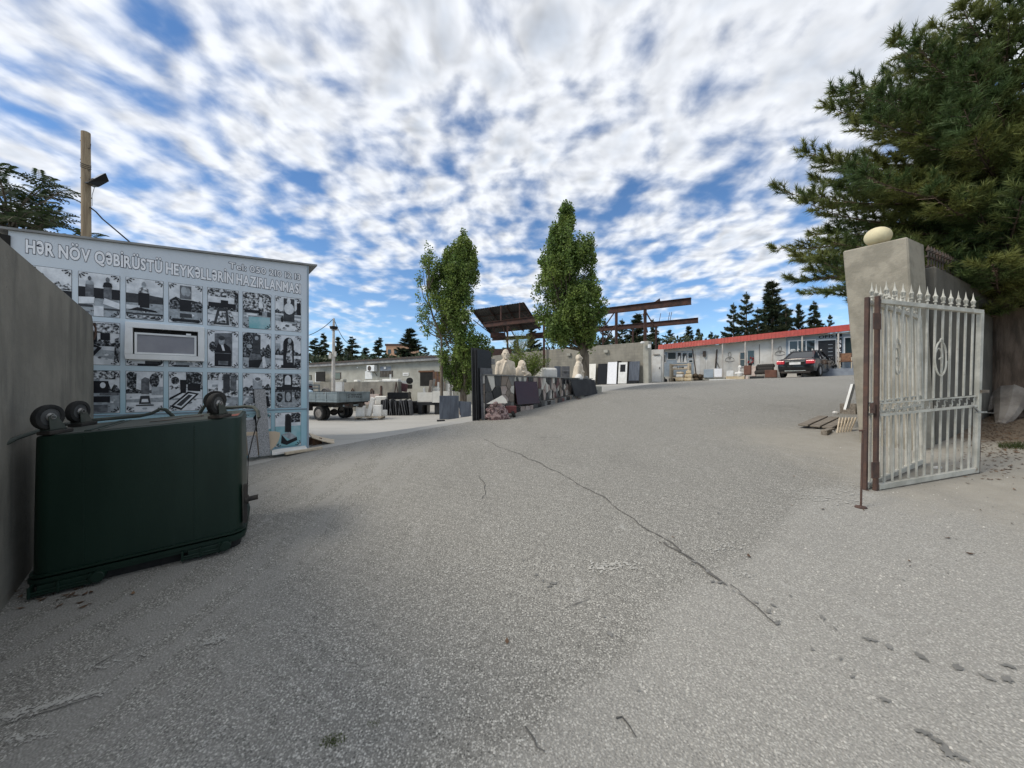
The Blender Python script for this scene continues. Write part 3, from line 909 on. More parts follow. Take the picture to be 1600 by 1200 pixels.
# printed pictures
PR = [mat('print_white', (0.76, 0.78, 0.81), (0.55, 0.57, 0.60), 7, 7, 0.5),
      mat('print_light', (0.38, 0.41, 0.44), (0.27, 0.29, 0.31), 14, 6, 0.5, lo=0.42, hi=0.58),
      mat('print_mid', (0.16, 0.17, 0.185), (0.085, 0.09, 0.10), 12, 6, 0.5, lo=0.42, hi=0.58),
      mat('print_dark', (0.030, 0.032, 0.037), (0.055, 0.058, 0.064), 12, 6, 0.5),
      K['black_print'],
      mat('print_mottle', (0.66, 0.68, 0.71), (0.015, 0.016, 0.018), 24, 8, 0.5, lo=0.38, hi=0.60),
      mat('print_leaves', (0.34, 0.36, 0.39), (0.010, 0.011, 0.013), 30, 8, 0.5, lo=0.32, hi=0.54),
      mat('print_teal', (0.18, 0.42, 0.46), (0.36, 0.52, 0.56), 4, 4, 0.5)]
W, LT, MD, DK, BK, MO, LV, TE = range(8)


def circ(cx, cy, rx, ry, n=12, a0=0.0, a1=2 * math.pi):
    full = abs(a1 - a0 - 2 * math.pi) < 1e-6
    m = n if full else n + 1
    return [(cx + rx * math.cos(a0 + (a1 - a0) * k / n), cy + ry * math.sin(a0 + (a1 - a0) * k / n)) for k in range(m)]


def rc(x0, y0, x1, y1): return [(x0, y0), (x1, y0), (x1, y1), (x0, y1)]


def bust2(x, y, s, c, c2=None):
    return [(c, [(x - s, y), (x + s, y), (x + s * .8, y + s * .8), (x + s * .25, y + s), (x - s * .25, y + s), (x - s * .8, y + s * .8)]), (c2 if c2 is not None else c, circ(x, y + s * 1.45, s * .42, s * .55, 10))]


def arch(x0, y0, x1, y1, n=8):
    r = (x1 - x0) / 2
    return [(x0, y0), (x1, y0)] + circ((x0 + x1) / 2, y1 - r, r, r, n, 0, math.pi)


ART = {
    (0, 0): [(W, rc(0, .5, 1, 1)), (LT, rc(0, 0, 1, .5)), (BK, rc(0, .22, 1, .52)), (DK, rc(.2, .4, .5, .62))] + bust2(.35, .62, .12, MD),
    (0, 1): [(W, rc(0, .55, 1, 1)), (LT, rc(0, 0, 1, .55)), (BK, rc(0, .42, 1, .66)), (MD, rc(.16, .4, .36, .72)), (MD, rc(.60, .4, .80, .70)), (W, [(0, .26), (.36, .30), (.38, .44), (0, .42)]),
             (W, [(.58, .30), (1, .2), (1, .34), (.62, .44)]), (DK, rc(0, .20, .34, .26)), (DK, rc(.58, .16, 1, .2)), (W, rc(.36, 0, .6, .24))] + bust2(.26, .72, .1, LT, MD) + bust2(.70, .70, .12, BK, MD),
    (0, 2): [(W, rc(0, .6, 1, 1)), (LT, rc(0, 0, 1, .6)), (DK, [(0, .40), (1, .42), (1, .58), (.6, .62), (0, .63)]), (BK, rc(.32, .3, .62, .66)), (W, rc(0, .24, .36, .34)), (BK, [(.05, .22), (.3, .3), (.8, .24), (.85, .2)]), (DK, rc(0, .12, 1, .16)), (MO, rc(.2, .03, .95, .1))] + bust2(.47, .66, .14, MO, LT),
    (0, 3): [(W, rc(0, .4, 1, 1)), (LT, rc(0, 0, 1, .4)), (LV, [(.02, .34), (.36, .34), (.36, .6), (.2, .66), (.02, .56)]), (LV, [(.62, .3), (.98, .3), (.98, .56), (.66, .6)]), (BK, rc(.32, .30, .66, .60)), (MD, rc(.32, .62, .66, .96)), (LT, circ(.44, .82, .09, .12)), (LT, circ(.56, .80, .08, .11)), (DK, rc(.32, .14, .68, .24)), (BK, rc(.1, .03, .9, .10))],
    (0, 4): [(W, rc(0, 0, 1, 1)), (MO, rc(0, .78, 1, 1)), (LV, [(.86, .5), (1, .5), (1, .95), (.88, .9)]), (BK, rc(.02, .50, .92, .62)), (BK, rc(.42, .6, .66, .7)), (DK, [(.18, .03), (.70, .03), (.64, .48), (.32, .48)]), (MO, [(.28, .08), (.60, .08), (.58, .40), (.38, .40)]), (MO, [(.72, .08), (.95, .02), (.72, .48), (.64, .48)]), (LT, circ(.12, .42, .08, .05))],
    (0, 5): [(MO, rc(0, .45, 1, 1)), (LT, rc(0, 0, 1, .5)), (TE, [(.2, 0), (1, 0), (.96, .34), (.2, .32)]), (BK, rc(.05, .44, .6, .52)), (W, rc(.12, .36, .5, .42)), (W, [(.55, .6), (.72, .6), (.66, .9), (.58, .9)]), (BK, rc(.55, .38, .68, .48)), (DK, rc(.86, .36, 1, .5))],
    (0, 6): [(W, rc(0, 0, 1, 1)), (LT, rc(0, .4, 1, .46)), (BK, rc(.84, .5, .99, .86)), (DK, rc(.32, .28, .74, .96)), (W, circ(.53, .66, .2, .17)), (W, circ(.52, .88, .08, .09)), (LV, circ(.26, .34, .06, .1)), (MO, [(.7, .2), (.98, .02), (.98, .3)])],
    (1, 0): [(W, rc(0, 0, 1, 1)), (BK, rc(0, .5, .5, .9))],
    (1, 1): [(W, rc(0, 0, 1, 1)), (BK, rc(.2, .50, .44, .95)), (BK, rc(.52, .58, .76, .92)), (MO, rc(.3, .75, 1, .98)), (BK, [(.05, .1), (.22, .06), (.56, .4), (.4, .46), (.1, .46)]), (LT, [(.1, .2), (.2, .14), (.44, .40), (.3, .42), (.1, .4)]), (LV, [(.86, .1), (.98, .1), (.98, .66), (.88, .62)])],
    (1, 2): [(W, rc(0, 0, 1, 1)), (DK, rc(.5, .02, 1, .12)), (BK, rc(.3, .0, 1, .05))],
    (1, 3): [(W, rc(0, 0, 1, 1)), (LT, rc(.2, .03, .7, .14)), (DK, rc(.1, 0, .6, .04))],
    (1, 4): [(W, rc(0, 0, 1, 1)), (MD, [(.22, .05), (.80, .05), (.80, .96), (.22, .92)]), (LV, circ(.16, .56, .12, .14)), (BK, [(.20, .40), (.78, .40), (.72, .56), (.56, .66), (.34, .66)]), (LT, circ(.45, .72, .10, .12)), (DK, circ(.45, .80, .11, .06)), (W, [(.42, .62), (.5, .62), (.56, .46), (.48, .46)]), (BK, rc(.22, .03, .76, .38)), (MD, rc(.34, .07, .66, .18)), (W, rc(.02, .3, .16, .36))],
    (1, 5): [(LV, rc(0, .3, .5, 1)), (W, rc(.5, .55, 1, 1)), (LT, rc(0, 0, 1, .3)), (DK, [(.34, .42), (.62, .42), (.62, .95), (.48, .98), (.34, .95)]), (LT, circ(.48, .86, .07, .06)), (LV, rc(.6, .3, 1, .5)), (MD, [(.2, .22), (.7, .26), (.6, .40), (.26, .42)]), (BK, [(.2, .02), (.56, .02), (.70, .26), (.2, .22)]), (W, [(.7, .02), (.86, .02), (.76, .36), (.68, .32)]), (LT, circ(.22, .62, .1, .06))],
    (1, 6): [(W, rc(0, 0, 1, 1)), (LT, rc(0, .5, .2, .75)), (BK, arch(.3, .12, .72, .94)), (LT, circ(.55, .84, .07, .08)), (MO, [(.4, .2), (.66, .2), (.64, .72), (.48, .76)]), (BK, rc(.22, .03, .80, .12)), (LV, [(.72, .05), (.98, .05), (.98, .3), (.78, .32)])],
    (2, 0): [(W, rc(0, 0, 1, 1))],
    (2, 1): [(LT, rc(0, 0, 1, 1)), (W, rc(.5, .5, 1, .8)), (MO, rc(0, .8, 1, 1)), (BK, rc(.2, .48, .72, .76)), (W, circ(.58, .66, .07, .07)), (MD, rc(.5, .42, .98, .48)), (BK, rc(.15, .26, .76, .40)), (MD, rc(.1, .02, .7, .2))],
    (2, 2): [(W, rc(0, 0, 1, 1)), (LV, [(.02, .62), (.26, .5), (.28, .95), (.02, .98)]), (LV, circ(.76, .78, .14, .18)), (MD, [(.40, .44), (.62, .44), (.62, .82), (.5, .86), (.40, .80)]), (LT, rc(.68, .42, 1, .62)), (DK, [(.34, .2), (.66, .2), (.62, .40), (.38, .40)]), (W, [(.4, .24), (.6, .24), (.58, .32), (.42, .32)]), (DK, rc(.26, .15, .74, .18))],
    (2, 3): [(W, rc(0, 0, 1, 1)), (LV, circ(.18, .78, .12, .1)), (LV, rc(.5, .68, .98, 1)), (BK, [(.34, .46), (.50, .46), (.52, .80), (.32, .80)]), (BK, [(.55, .52), (.94, .5), (.94, .70), (.55, .70)]), (BK, [(.04, .12), (.36, .02), (.90, .44), (.56, .50)]), (W, [(.14, .14), (.36, .07), (.80, .42), (.58, .45)]), (DK, [(.22, .16), (.36, .12), (.7, .40), (.58, .42)]), (BK, [(.02, .28), (.4, .46), (.38, .5), (.02, .34)])],
    (2, 4): [(W, rc(0, 0, 1, 1)), (MO, rc(0, .8, 1, 1)), (DK, rc(.5, .44, .72, .96)), (MD, rc(.74, .5, .94, .92)), (W, [(.32, .5), (.46, .5), (.46, .95), (.36, .95)]), (LT, rc(.14, .62, .32, .68)), (MO, [(.3, .2), (.98, .4), (.98, .5), (.3, .42)]), (LT, [(.5, 0), (1, .1), (1, .3), (.6, .1)])],
    (2, 5): [(W, rc(0, .5, 1, 1)), (MO, rc(0, 0, 1, .6)), (LT, [(.34, .56), (.68, .56), (.68, .82), (.5, .74), (.34, .86)]), (MD, circ(.52, .84, .1, .05)), (DK, rc(.36, .34, .72, .44)), (BK, rc(.36, .16, .72, .30)), (W, [(.0, .12), (.2, .3), (.1, .32), (0, .2)]), (BK, [(.80, .05), (.98, .05), (.9, .36), (.82, .34)])],
    (2, 6): [(LT, rc(0, 0, 1, 1)), (MO, rc(0, .5, 1, .9)), (BK, rc(.3, .62, .66, .98)), (W, arch(.36, .68, .6, .96)), (BK, rc(.04, .52, .96, .62)), (DK, rc(.36, .16, .64, .52)), (LT, circ(.5, .32, .1, .14)), (LV, circ(.16, .3, .13, .14)), (LV, circ(.86, .36, .12, .16))],
    (3, 5): [(TE, rc(0, 0, 1, 1)), (W, rc(0, .55, 1, .9)), (BK, [(.3, .2), (.72, .2), (.72, .9), (.62, .98), (.44, .98), (.36, .9), (.36, .72), (.3, .66)])],
    (3, 6): [(TE, rc(0, 0, 1, .7)), (LT, rc(0, .62, 1, .7)), (W, rc(0, .6, 1, 1)), (LV, rc(.62, .7, .98, .98)), (TE, rc(0, 0, 1, .56)), (DK, [(.36, .42), (.62, .40), (.62, .90), (.5, .97), (.38, .94)]), (BK, [(.40, .44), (.6, .42), (.6, .88), (.48, .93), (.42, .9)]), (LT, [(.24, .36), (.56, .42), (.84, .26), (.6, .18)]), (BK, [(.22, .1), (.44, .04), (.86, .16), (.84, .26), (.46, .16), (.24, .36)])],
}


def picture(colm, row):
    xr = -(0.107 + 0.4876 * (6 - colm)); xl = xr - 0.418
    z1 = kz((3.26, 2.545, 1.825, 1.10)[row]); z0 = z1 - 0.63
    art = ART.get((row, colm))
    if art is None: return
    y0 = (-0.002 if row < 3 else 0.004)
    mb = MB(); k = 0
    fw = 0.006
    def P(u, v, d): return Vector((xl + (xr - xl) * u, y0 - d, z0 + (z1 - z0) * v))
    mb.poly([P(-fw * 2, -fw * 1.4, 0), P(1 + fw * 2, -fw * 1.4, 0), P(1 + fw * 2, 1 + fw * 1.4, 0), P(-fw * 2, 1 + fw * 1.4, 0)], BK)
    d = 0.0006
    rr = random.Random(colm * 7 + row); art = list(art)
    if (row, colm) not in ((1, 4), (3, 5), (3, 6)):      # an uneven line of bushes behind, stones and flowers in front
        yb = rr.uniform(.40, .56); top = []
        for k in range(15):
            u = 1 - k / 14; top.append((u, yb + .05 + .13 * abs(mnoise.noise((u * 5, colm, row))) * 2 + rr.uniform(0, .05)))
        art.insert(min(2, len(art)), (rr.choice((LV, LV, MO)), [(0, yb), (1, yb)] + top))
        for k in range(7):
            u, v, s_ = rr.uniform(.08, .92), rr.uniform(.06, .40), rr.uniform(.02, .06)
            art.insert(3, (rr.choice((LT, MD, MO, W)), [(u + s_ * 1.6 * math.cos(a_) * rr.uniform(.6, 1.2), v + s_ * .7 * math.sin(a_) * rr.uniform(.6, 1.2)) for a_ in [k2 * .7 for k2 in range(9)]]))
        art.insert(3, (LT, [(0, rr.uniform(.1, .3)), (1, rr.uniform(.05, .3)), (1, rr.uniform(.3, .36)), (0, rr.uniform(.3, .4))]))
    for ci, pts in art:
        d += 0.0004
        mb.poly([P(min(max(u, 0.0), 1.0), min(max(v, 0.0), 1.0), d) for u, v in pts], ci)
    d += 0.0008
    # corner flourishes
    asp = (z1 - z0) / (xr - xl)
    for cx_, cy_, sx, sy in ((0, 0, 1, 1), (1, 0, -1, 1), (0, 1, 1, -1), (1, 1, -1, -1)):
        mb.poly([P(cx_ + sx * u, cy_ + sy * v / asp, d) for u, v in ((0, 0), (.16, 0), (.05, .05), (0, .16))], W)
        for a in (8, 45, 82):
            c_, s_ = math.cos(R(a)), math.sin(R(a))
            q = [(0.05, 0), (0.11, 0.028), (0.17, 0.0), (0.11, -0.02)]
            mb.poly([P(cx_ + sx * (.02 + u * c_ - v * s_), cy_ + sy * (.02 + u * s_ + v * c_) / asp, d + 0.0005) for u, v in q], BK)
        for u, v in ((.20, .05), (.05, .20), (.13, .13)):
            mb.poly([P(cx_ + sx * (u + x), cy_ + sy * (v + y) / asp, d + 0.0005) for x, y in circ(0, 0, .022, .022, 7)], BK)
    part(mb, 'monument_photo', PR, kiosk, fix=False)


for r_ in range(4):
    for c_ in range(7):
        picture(c_, r_)

# lettering on the head of the board
def kface(z, x0, d, slope=0.0): return lambda u, v: Vector((x0 + u, -0.002 - d, kz(z) + v + slope * u))


x0 = -(3.446); wid = 3.446 - 0.115
mb = MB(); text_on(mb, 'HƏR NÖV QƏBİRÜSTÜ HEYKƏLLƏRİN HAZIRLANMASI', wid, 0.178, kface(3.43, x0, 0.002, -0.02), 0.066); part(mb, 'headline_outline', K['navy_print'], kiosk, fix=False)
mb = MB(); text_on(mb, 'HƏR NÖV QƏBİRÜSTÜ HEYKƏLLƏRİN HAZIRLANMASI', wid, 0.178, kface(3.43, x0, 0.004, -0.02), 0.034); part(mb, 'headline_lettering', K['white_print'], kiosk, fix=False)
x1 = KIO.hit(358, 418)[0]
tw_ = -0.115 - x1
mb = MB(); text_on(mb, 'Tel: 050 210 12 13', tw_, 0.115, kface(3.635, x1, 0.002, -0.015), 0.055); part(mb, 'phone_outline', K['navy_print'], kiosk, fix=False)
mb = MB(); text_on(mb, 'Tel: 050 210 12 13', tw_, 0.115, kface(3.635, x1, 0.004, -0.015), 0.012); part(mb, 'phone_lettering', K['white_print'], kiosk, fix=False)

# window
wx0, wx1, wz0, wz1 = -2.48, -1.545, kz(2.005), kz(2.575)
def frame_box(mb, x0, x1, z0, z1, w, y0, y1):
    mb.b2(x0, x1, y0, y1, z1 - w, z1); mb.b2(x0, x1, y0, y1, z0, z0 + w)
    mb.b2(x0, x0 + w, y0, y1, z0 + w, z1 - w); mb.b2(x1 - w, x1, y0, y1, z0 + w, z1 - w)
mb = MB(); frame_box(mb, wx0, wx1, wz0, wz1, 0.082, -0.075, -0.004); wf = part(mb, 'window_frame', K['pvc'], kiosk, bevel=0.006)
mb = MB(); mb.b2(wx0 + 0.083, wx1 - 0.083, -0.008, -0.0045, wz0 + 0.083, wz1 - 0.083); part(mb, 'dark_recess', K['dark_void'], wf)
mb = MB()
a0, a1, c0, c1 = wx0 + 0.10, wx1 - 0.10, wz0 + 0.088, wz1 - 0.15
for (u0, u1, v0, v1) in ((a0, a1, c1 - 0.028, c1), (a0, a1, c0, c0 + 0.028), (a0, a0 + 0.028, c0 + .028, c1 - .028), (a1 - 0.028, a1, c0 + .028, c1 - .028)):
    mb.b2(u0, u1, -0.040, -0.012, v0, v1)
part(mb, 'window_sash', K['pvc'], wf, bevel=0.003)
mb = MB(); mb.b2(a0 + .029, a1 - .029, -0.024, -0.020, c0 + .029, c1 - .029); part(mb, 'window_pane', K['blind'], wf)
mb = MB(); mb.b2(a1 - 0.13, a1 - 0.07, -0.055, -0.041, c1 - 0.004, c1 + 0.028); part(mb, 'window_latch', K['pvc'], wf)

# things leaning on the kiosk
def leaner(x0, x1, h, dy, th, tilt=0.0, z0=0.0):
    mb = MB()
    z0 += 0.02
    M = Matrix.Translation((x0, 0, 0))
    mb.hexa([(x0, -dy - th, z0), (x1, -dy - th, z0), (x1, -dy, z0), (x0, -dy, z0),
             (x0 + tilt, -0.02 - th, z0 + h), (x1 + tilt, -0.02 - th, z0 + h), (x1 + tilt, -0.02, z0 + h), (x0 + tilt, -0.02, z0 + h)])
    return mb.xf(MW[kiosk.name])


solo(leaner(-0.80, -0.63, 1.16, 0.30, 0.03, -0.055), 'granite_strip', K['granite_grey'], 'tall speckled grey granite strip leaning on the blue kiosk board', 'stone strip', 'granite strips leaning on the kiosk', bevel=0.003)
solo(leaner(-0.96, -0.82, 0.62, 0.33, 0.03, -0.02), 'granite_strip', K['granite_grey'], 'short speckled grey granite strip left of the tall one on the kiosk', 'stone strip', 'granite strips leaning on the kiosk', bevel=0.003)
mb = MB()
pts = [(0.37 * math.cos(a), 0.37 * math.sin(a)) for a in [math.pi + math.pi * k / 18 for k in range(19)]]
def dsk(u, v, d): return Vector((-0.84 + u, -0.10 - d + 0.12 * (v + 0.37) - 0.10, 0.39 + v))
mb.prism(pts + [(0.30, 0.03), (-0.33, 0.06)], 0.0, 0.025, dsk)
solo(mb.xf(MW[kiosk.name]), 'half_round_board', K['beige_disc'], 'beige half-round board standing behind two granite strips', 'board')
mb = MB(); mb.hexa([(-0.62, -0.42, 0.03), (-0.05, -0.30, 0.05), (-0.05, -0.10, 0.08), (-0.60, -0.14, 0.06), (-0.62, -0.42, 0.06), (-0.05, -0.30, 0.08), (-0.05, -0.10, 0.11), (-0.60, -0.14, 0.09)])
solo(mb.xf(MW[kiosk.name]), 'white_board', K['white_stone'], 'thin white board lying along the foot of the kiosk', 'board')
mb = MB(); mb.box((-0.12, -0.36, 0.055), (0.62, 0.10, 0.04), rz=R(8), ry=R(-3))
solo(mb.xf(MW[kiosk.name]), 'timber_offcut', K['pale_wood'], 'pale timber offcut lying at the right foot of the kiosk', 'timber')
mb = MB()
for i in range(6):
    u0, u1 = i / 6, (i + 1) / 6
    f = lambda u: 0.20 * (1 - u) ** 1.5 + 0.02
    mb.hexa([(0.10 + .62 * u0, 0.10, f(u0)), (0.10 + .62 * u1, 0.10, f(u1)), (0.14 + .62 * u1, 0.62, f(u1) + .03), (0.14 + .62 * u0, 0.62, f(u0) + .03),
             (0.10 + .62 * u0, 0.10, f(u0) + .02), (0.10 + .62 * u1, 0.10, f(u1) + .02), (0.14 + .62 * u1, 0.62, f(u1) + .05), (0.14 + .62 * u0, 0.62, f(u0) + .05)])
solo(mb.xf(MW[kiosk.name]), 'bent_plywood', K['pale_wood'], 'bent pale sheet of plywood on the ground beside the kiosk corner', 'board')
mb = MB(); mb.box((0.18, 0.42, 0.10), (0.20, 0.34, 0.16), rz=0.3)
solo(mb.xf(MW[kiosk.name]), 'scrap_block', K['brown_wood'], 'dark brown scrap block under the bent plywood', 'block')

# ---------------------------------------------------------------- overturned bin
BRZ = R(32)
bz0 = H(-3.41, 2.74) + 0.02
BIN_RY = 0.0
SHEAR = Matrix(((1, 0, 0, 0), (0, 1, 0, 0), (.078, .02, 1, 0), (0, 0, 0, 1)))   # the bin has settled to the slope of the drive
bin_ = thing('overturned_bin', 'big dark green wheeled waste bin tipped upside down against the concrete wall', 'bin', (-3.452, 2.714, bz0), BRZ, ry=BIN_RY)
BL, BD, BH = 1.28, 0.90, 1.135


def rrect(x0, x1, y0, y1, r, n=5):
    pts = []
    for cx_, cy_, a in ((x1 - r, y0 + r, -90), (x1 - r, y1 - r, 0), (x0 + r, y1 - r, 90), (x0 + r, y0 + r, 180)):
        for k in range(n + 1):
            th = R(a + 90 * k / n); pts.append((cx_ + r * math.cos(th), cy_ + r * math.sin(th)))
    return pts


def loft(mb, rings, capb=True, capt=True, mi=0):
    n = len(rings[0]); b = []
    for rg in rings: b += rg
    fs = []
    for k in range(len(rings) - 1):
        for i in range(n):
            fs.append((k * n + i, k * n + (i + 1) % n, (k + 1) * n + (i + 1) % n, (k + 1) * n + i))
    if capb: fs.append(tuple(range(n - 1, -1, -1)))
    if capt: fs.append(tuple(range((len(rings) - 1) * n, len(rings) * n)))
    mb.add(b, fs, mi)


mb = MB(); rings = []
for z, ins, r in ((0.12, 0.012, 0.10), (0.4, 0.014, 0.10), (0.8, 0.018, 0.10), (BH - 0.02, 0.022, 0.10), (BH - 0.004, 0.026, 0.097), (BH, 0.034, 0.09)):
    rings.append([Vector((x, y, z)) for x, y in rrect(ins, BL - ins, ins, BD - ins, r, 6)])
loft(mb, rings)
bod = part(mb, 'bin_body', K['green_bin'], bin_, smooth=True)
for x_, w_ in ((.285, .010), (.93, .008)):
    mb = MB(); mb.hexa([(x_, .0095, .16), (x_ + w_, .0095, .16), (x_ + w_, .03, .16), (x_, .03, .16), (x_, .0185, BH - .03), (x_ + w_, .0185, BH - .03), (x_ + w_, .04, BH - .03), (x_, .04, BH - .03)]); part(mb, 'mould_line', K['green_bin'], bin_)
mb = MB(); loft(mb, [[Vector((x, y, z)) for x, y in rrect(i, BL - i, i, BD - i, 0.09, 6)] for z, i in ((BH + .0015, .045), (BH + .006, .048))])
part(mb, 'bin_base', K['bin_base'], bin_)
mb = MB()
for z0, z1, o in ((0.125, 0.142, 0.007), (0.085, 0.112, 0.013), (0.06, 0.082, 0.006)):
    loft(mb, [[Vector((x, y, z)) for x, y in rrect(-o, BL + o, -o, BD + o, 0.115, 6)] for z in (z0, z0 + .004, z1 - .004, z1)])
part(mb, 'bin_rim', K['green_bin'], bin_, smooth=True)
for sx0, sx1 in ((0.03, 0.40), (0.86, 1.17)):
    mb = MB()
    mb.b2(sx0, sx1, -0.045, 0.02, 0.012, 0.028); mb.b2(sx0, sx1, -0.045, -0.032, 0.03, 0.045)
    for x in (sx0, sx0 + (sx1 - sx0) * .38, sx1 - 0.07): mb.b2(x, x + 0.014, -0.05, 0.02, 0.005, 0.084)
    mb.b2(sx0 + 0.04, sx1 - 0.03, -0.03, 0.02, 0.030, 0.075)
    mb.cyl((sx1 - 0.02, -0.058, 0.05), (sx1 - 0.02, 0.02, 0.05), 0.04, n=12)
    part(mb, 'lid_hinge', K['green_bin'], bin_, bevel=0.003)
mb = MB(); loft(mb, [[Vector((x, y, z)) for x, y in rrect(0.03, BL - .03, 0.05, BD - .02, 0.1, 5)] for z in (-0.02, 0.056)])
part(mb, 'bin_lid', K['rubber'], bin_)
mb = MB(); mb.box((0.30, BD / 2, BH + 0.009), (0.04, BD - 0.12, 0.006)); mb.box((0.36, BD / 2, BH + 0.008), (0.012, BD - 0.12, 0.004))
part(mb, 'base_rib', K['green_bin'], bin_)
mb = MB(); mb.poly([(BL - .055, 0.1, BH + .0085), (BL - .05, 0.35, BH + .0085), (BL - .12, 0.30, BH + .0085), (BL - .16, 0.22, BH + .0085), (BL - .13, 0.12, BH + .0085)])
part(mb, 'rust_patch', K['bin_red'], bin_, fix=False)
# carrying rails round the base
mb = MB()
mb.tube([(-0.10, 0.02, BH - 0.03), (-0.09, 0.14, BH - 0.005), (-0.05, 0.55, BH + 0.03), (0.02, BD - .05, BH + 0.03), (0.10, BD - 0.02, BH + 0.035), (0.42, BD - .02, BH + 0.035), (0.50, BD - .02, BH + 0.05), (0.56, BD - .02, BH + 0.085), (0.60, BD - .02, BH + .075), (0.66, BD - .02, BH + 0.0)], 0.016, 8)
part(mb, 'rail', K['bin_base'], bin_, smooth=True)
mb = MB()
mb.tube([(0.86, BD - .02, BH + 0.0), (0.90, BD - .02, BH + .075), (0.94, BD - .03, BH + .09), (1.0, BD - .05, BH + 0.05), (1.14, BD - .10, BH + 0.042), (BL - 0.02, BD - .16, BH + 0.045), (BL + 0.05, BD - .28, BH + 0.04), (BL + 0.09, BD - .42, BH + 0.0), (BL + .10, BD - .46, BH - .06)], 0.016, 8)
part(mb, 'rail', K['bin_base'], bin_, smooth=True)
mb = MB(); mb.tube([(BL + .10, BD - .45, BH - .05), (BL + 0.05, .25, BH - .25), (BL + 0.025, .12, .75), (BL + .02, .08, .45), (BL + .015, .06, .25)], 0.005, 5)
part(mb, 'pull_cord', K['cable'], bin_)
mb = MB(); mb.b2(BL - 0.01, BL + 0.02, .05, .10, .18, .52); mb.cyl((BL + .01, .08, .38), (BL + .10, .08, .385), 0.022, n=10); mb.cyl((BL + .005, .08, .38), (BL + .03, .08, .38), .04, n=12)
part(mb, 'lift_trunnion', K['chassis'], bin_, smooth=True)
mb = MB(); mb.tube([(0.60, .30, BH + .012), (.66, .27, BH + .014), (.74, .30, BH + .012), (.83, .33, BH + .02), (.90, .37, BH + .014), (.95, .42, BH + .016), (.94, .34, BH + .012)], 0.003, 4)
part(mb, 'wire_scrap', K['rust'], bin_)


def caster(x, y, ang, rad=0.105, lean=0.0):
    M = Matrix.Translation((x, y, BH + 0.007)) @ Matrix.Scale(0.88, 4) @ Matrix.Rotation(R(ang), 4, 'Z') @ Matrix.Rotation(R(lean), 4, 'Y')
    mb = MB(); mb.b2(-0.085, 0.085, -0.06, 0.06, 0, 0.030); ca = part(mb.xf(M), 'caster', K['chassis'], bin_, bevel=0.004)
    ax = Vector((0.05, 0, 0.145))
    mb = MB()
    for s in (-1, 1):
        mb.prism([(0.07, 0.028), (-0.05, 0.028), (0.02, 0.15), (0.05, 0.172), (0.08, 0.15)], s * 0.040, s * 0.046, lambda u, v, d: Vector((u, d, v)))
    mb.b2(-0.05, 0.07, -0.046, 0.046, 0.031, 0.042)
    mb.cyl((ax.x, -0.052, ax.z), (ax.x, 0.052, ax.z), 0.014, n=8)
    part(mb.xf(M), 'fork', K['bin_base'], ca)
    # tyre: a ring of square-shouldered rubber
    prof = [(0.070, -0.026), (0.088, -0.029), (rad - 0.004, -0.024), (rad, -0.012), (rad, 0.012), (rad - 0.004, 0.024), (0.088, 0.029), (0.070, 0.026), (0.070, -0.026)]
    T = M @ Matrix.Translation(ax) @ Matrix.Rotation(R(90), 4, 'X')
    mb = MB(); mb.lathe(prof, 26, T); mb.f = [f for f in mb.f if len(f) == 4]; mb.m = [0] * len(mb.f)
    part(mb, 'tyre', K['rubber'], ca, smooth=True)
    mb = MB(); mb.lathe([(0.071, -0.020), (0.062, -0.022), (0.058, -0.006), (0.03, -0.012), (0.026, -0.03), (0.0, -0.03)], 20, T)
    mb.lathe([(0.071, 0.020), (0.062, 0.022), (0.058, 0.006), (0.03, 0.012), (0.026, 0.03), (0.0, 0.03)], 20, T)
    part(mb, 'wheel_hub', K['grey_hub'], ca, smooth=True)
    mb = MB(); mb.lathe([(0.0, 0.052), (0.018, 0.052), (0.022, 0.040), (0.034, 0.026), (0.034, -0.026), (0.022, -0.040), (0.018, -.052), (0, -.052)], 14, T)
    part(mb, 'axle_cap', K['zinc'], ca, smooth=True)


caster(0.12, 0.10, 236)
caster(0.10, 0.66, 246)
caster(1.10, 0.10, 240)
caster(1.03, 0.62, 176, lean=-12)

SHEAR = None
# ---------------------------------------------------------------- pole, lamp, cables
Yp = 8.7
b = at(135, 375, Yp); tp = at(134, 207, Yp)
base = Vector((b.x, Yp, H(b.x, Yp)))
pole = thing('timber_pole', 'round weathered timber pole rising behind the photo board', 'pole', base)
mb = MB(); mb.tube([base, Vector((b.x, Yp, 4.2)), tp], [0.088, 0.084, 0.078], 14); part(mb, 'pole_shaft', K['wood_pole'], pole, smooth=True, world=True)
for k, z in enumerate((0.12, 0.62)):
    mb = MB(); p = tp + Vector((0.075, -0.02, -z - .25)); mb.tube([p, p + Vector((.04, 0, -.02)), p + Vector((.055, 0, .05)), p + Vector((.06, 0, .1))], 0.008, 5); part(mb, 'hook', K['dark_iron'], pole, world=True)
for k in range(5):
    z = tp.z - 0.2 - 0.42 * k; mb = MB(); mb.box((tp.x - 0.085, Yp - .02, z), (.03, .02, .015)); part(mb, 'step_nail', K['dark_iron'], pole, world=True)
mb = MB()
zz_ = at(135, 262, Yp).z
for k in range(3):
    pts = [Vector((tp.x + .086 * math.cos(a), Yp + .086 * math.sin(a), zz_ + k * .04 - .05 * math.cos(a + .6))) for a in [i * math.pi / 8 for i in range(17)]]
    mb.tube(pts, 0.006, 4)
part(mb, 'wire_binding', K['cable'], pole, world=True)
lp = at(152.5, 282, Yp - 0.05)
lamp = thing('flood_lamp', 'black flood lamp bolted high on the timber pole', 'lamp', lp)
mb = MB()
M = Matrix.Translation(lp) @ Matrix.Rotation(R(-20), 4, 'Z') @ Matrix.Rotation(R(-38), 4, 'X') @ Matrix.Rotation(R(16), 4, 'Y')
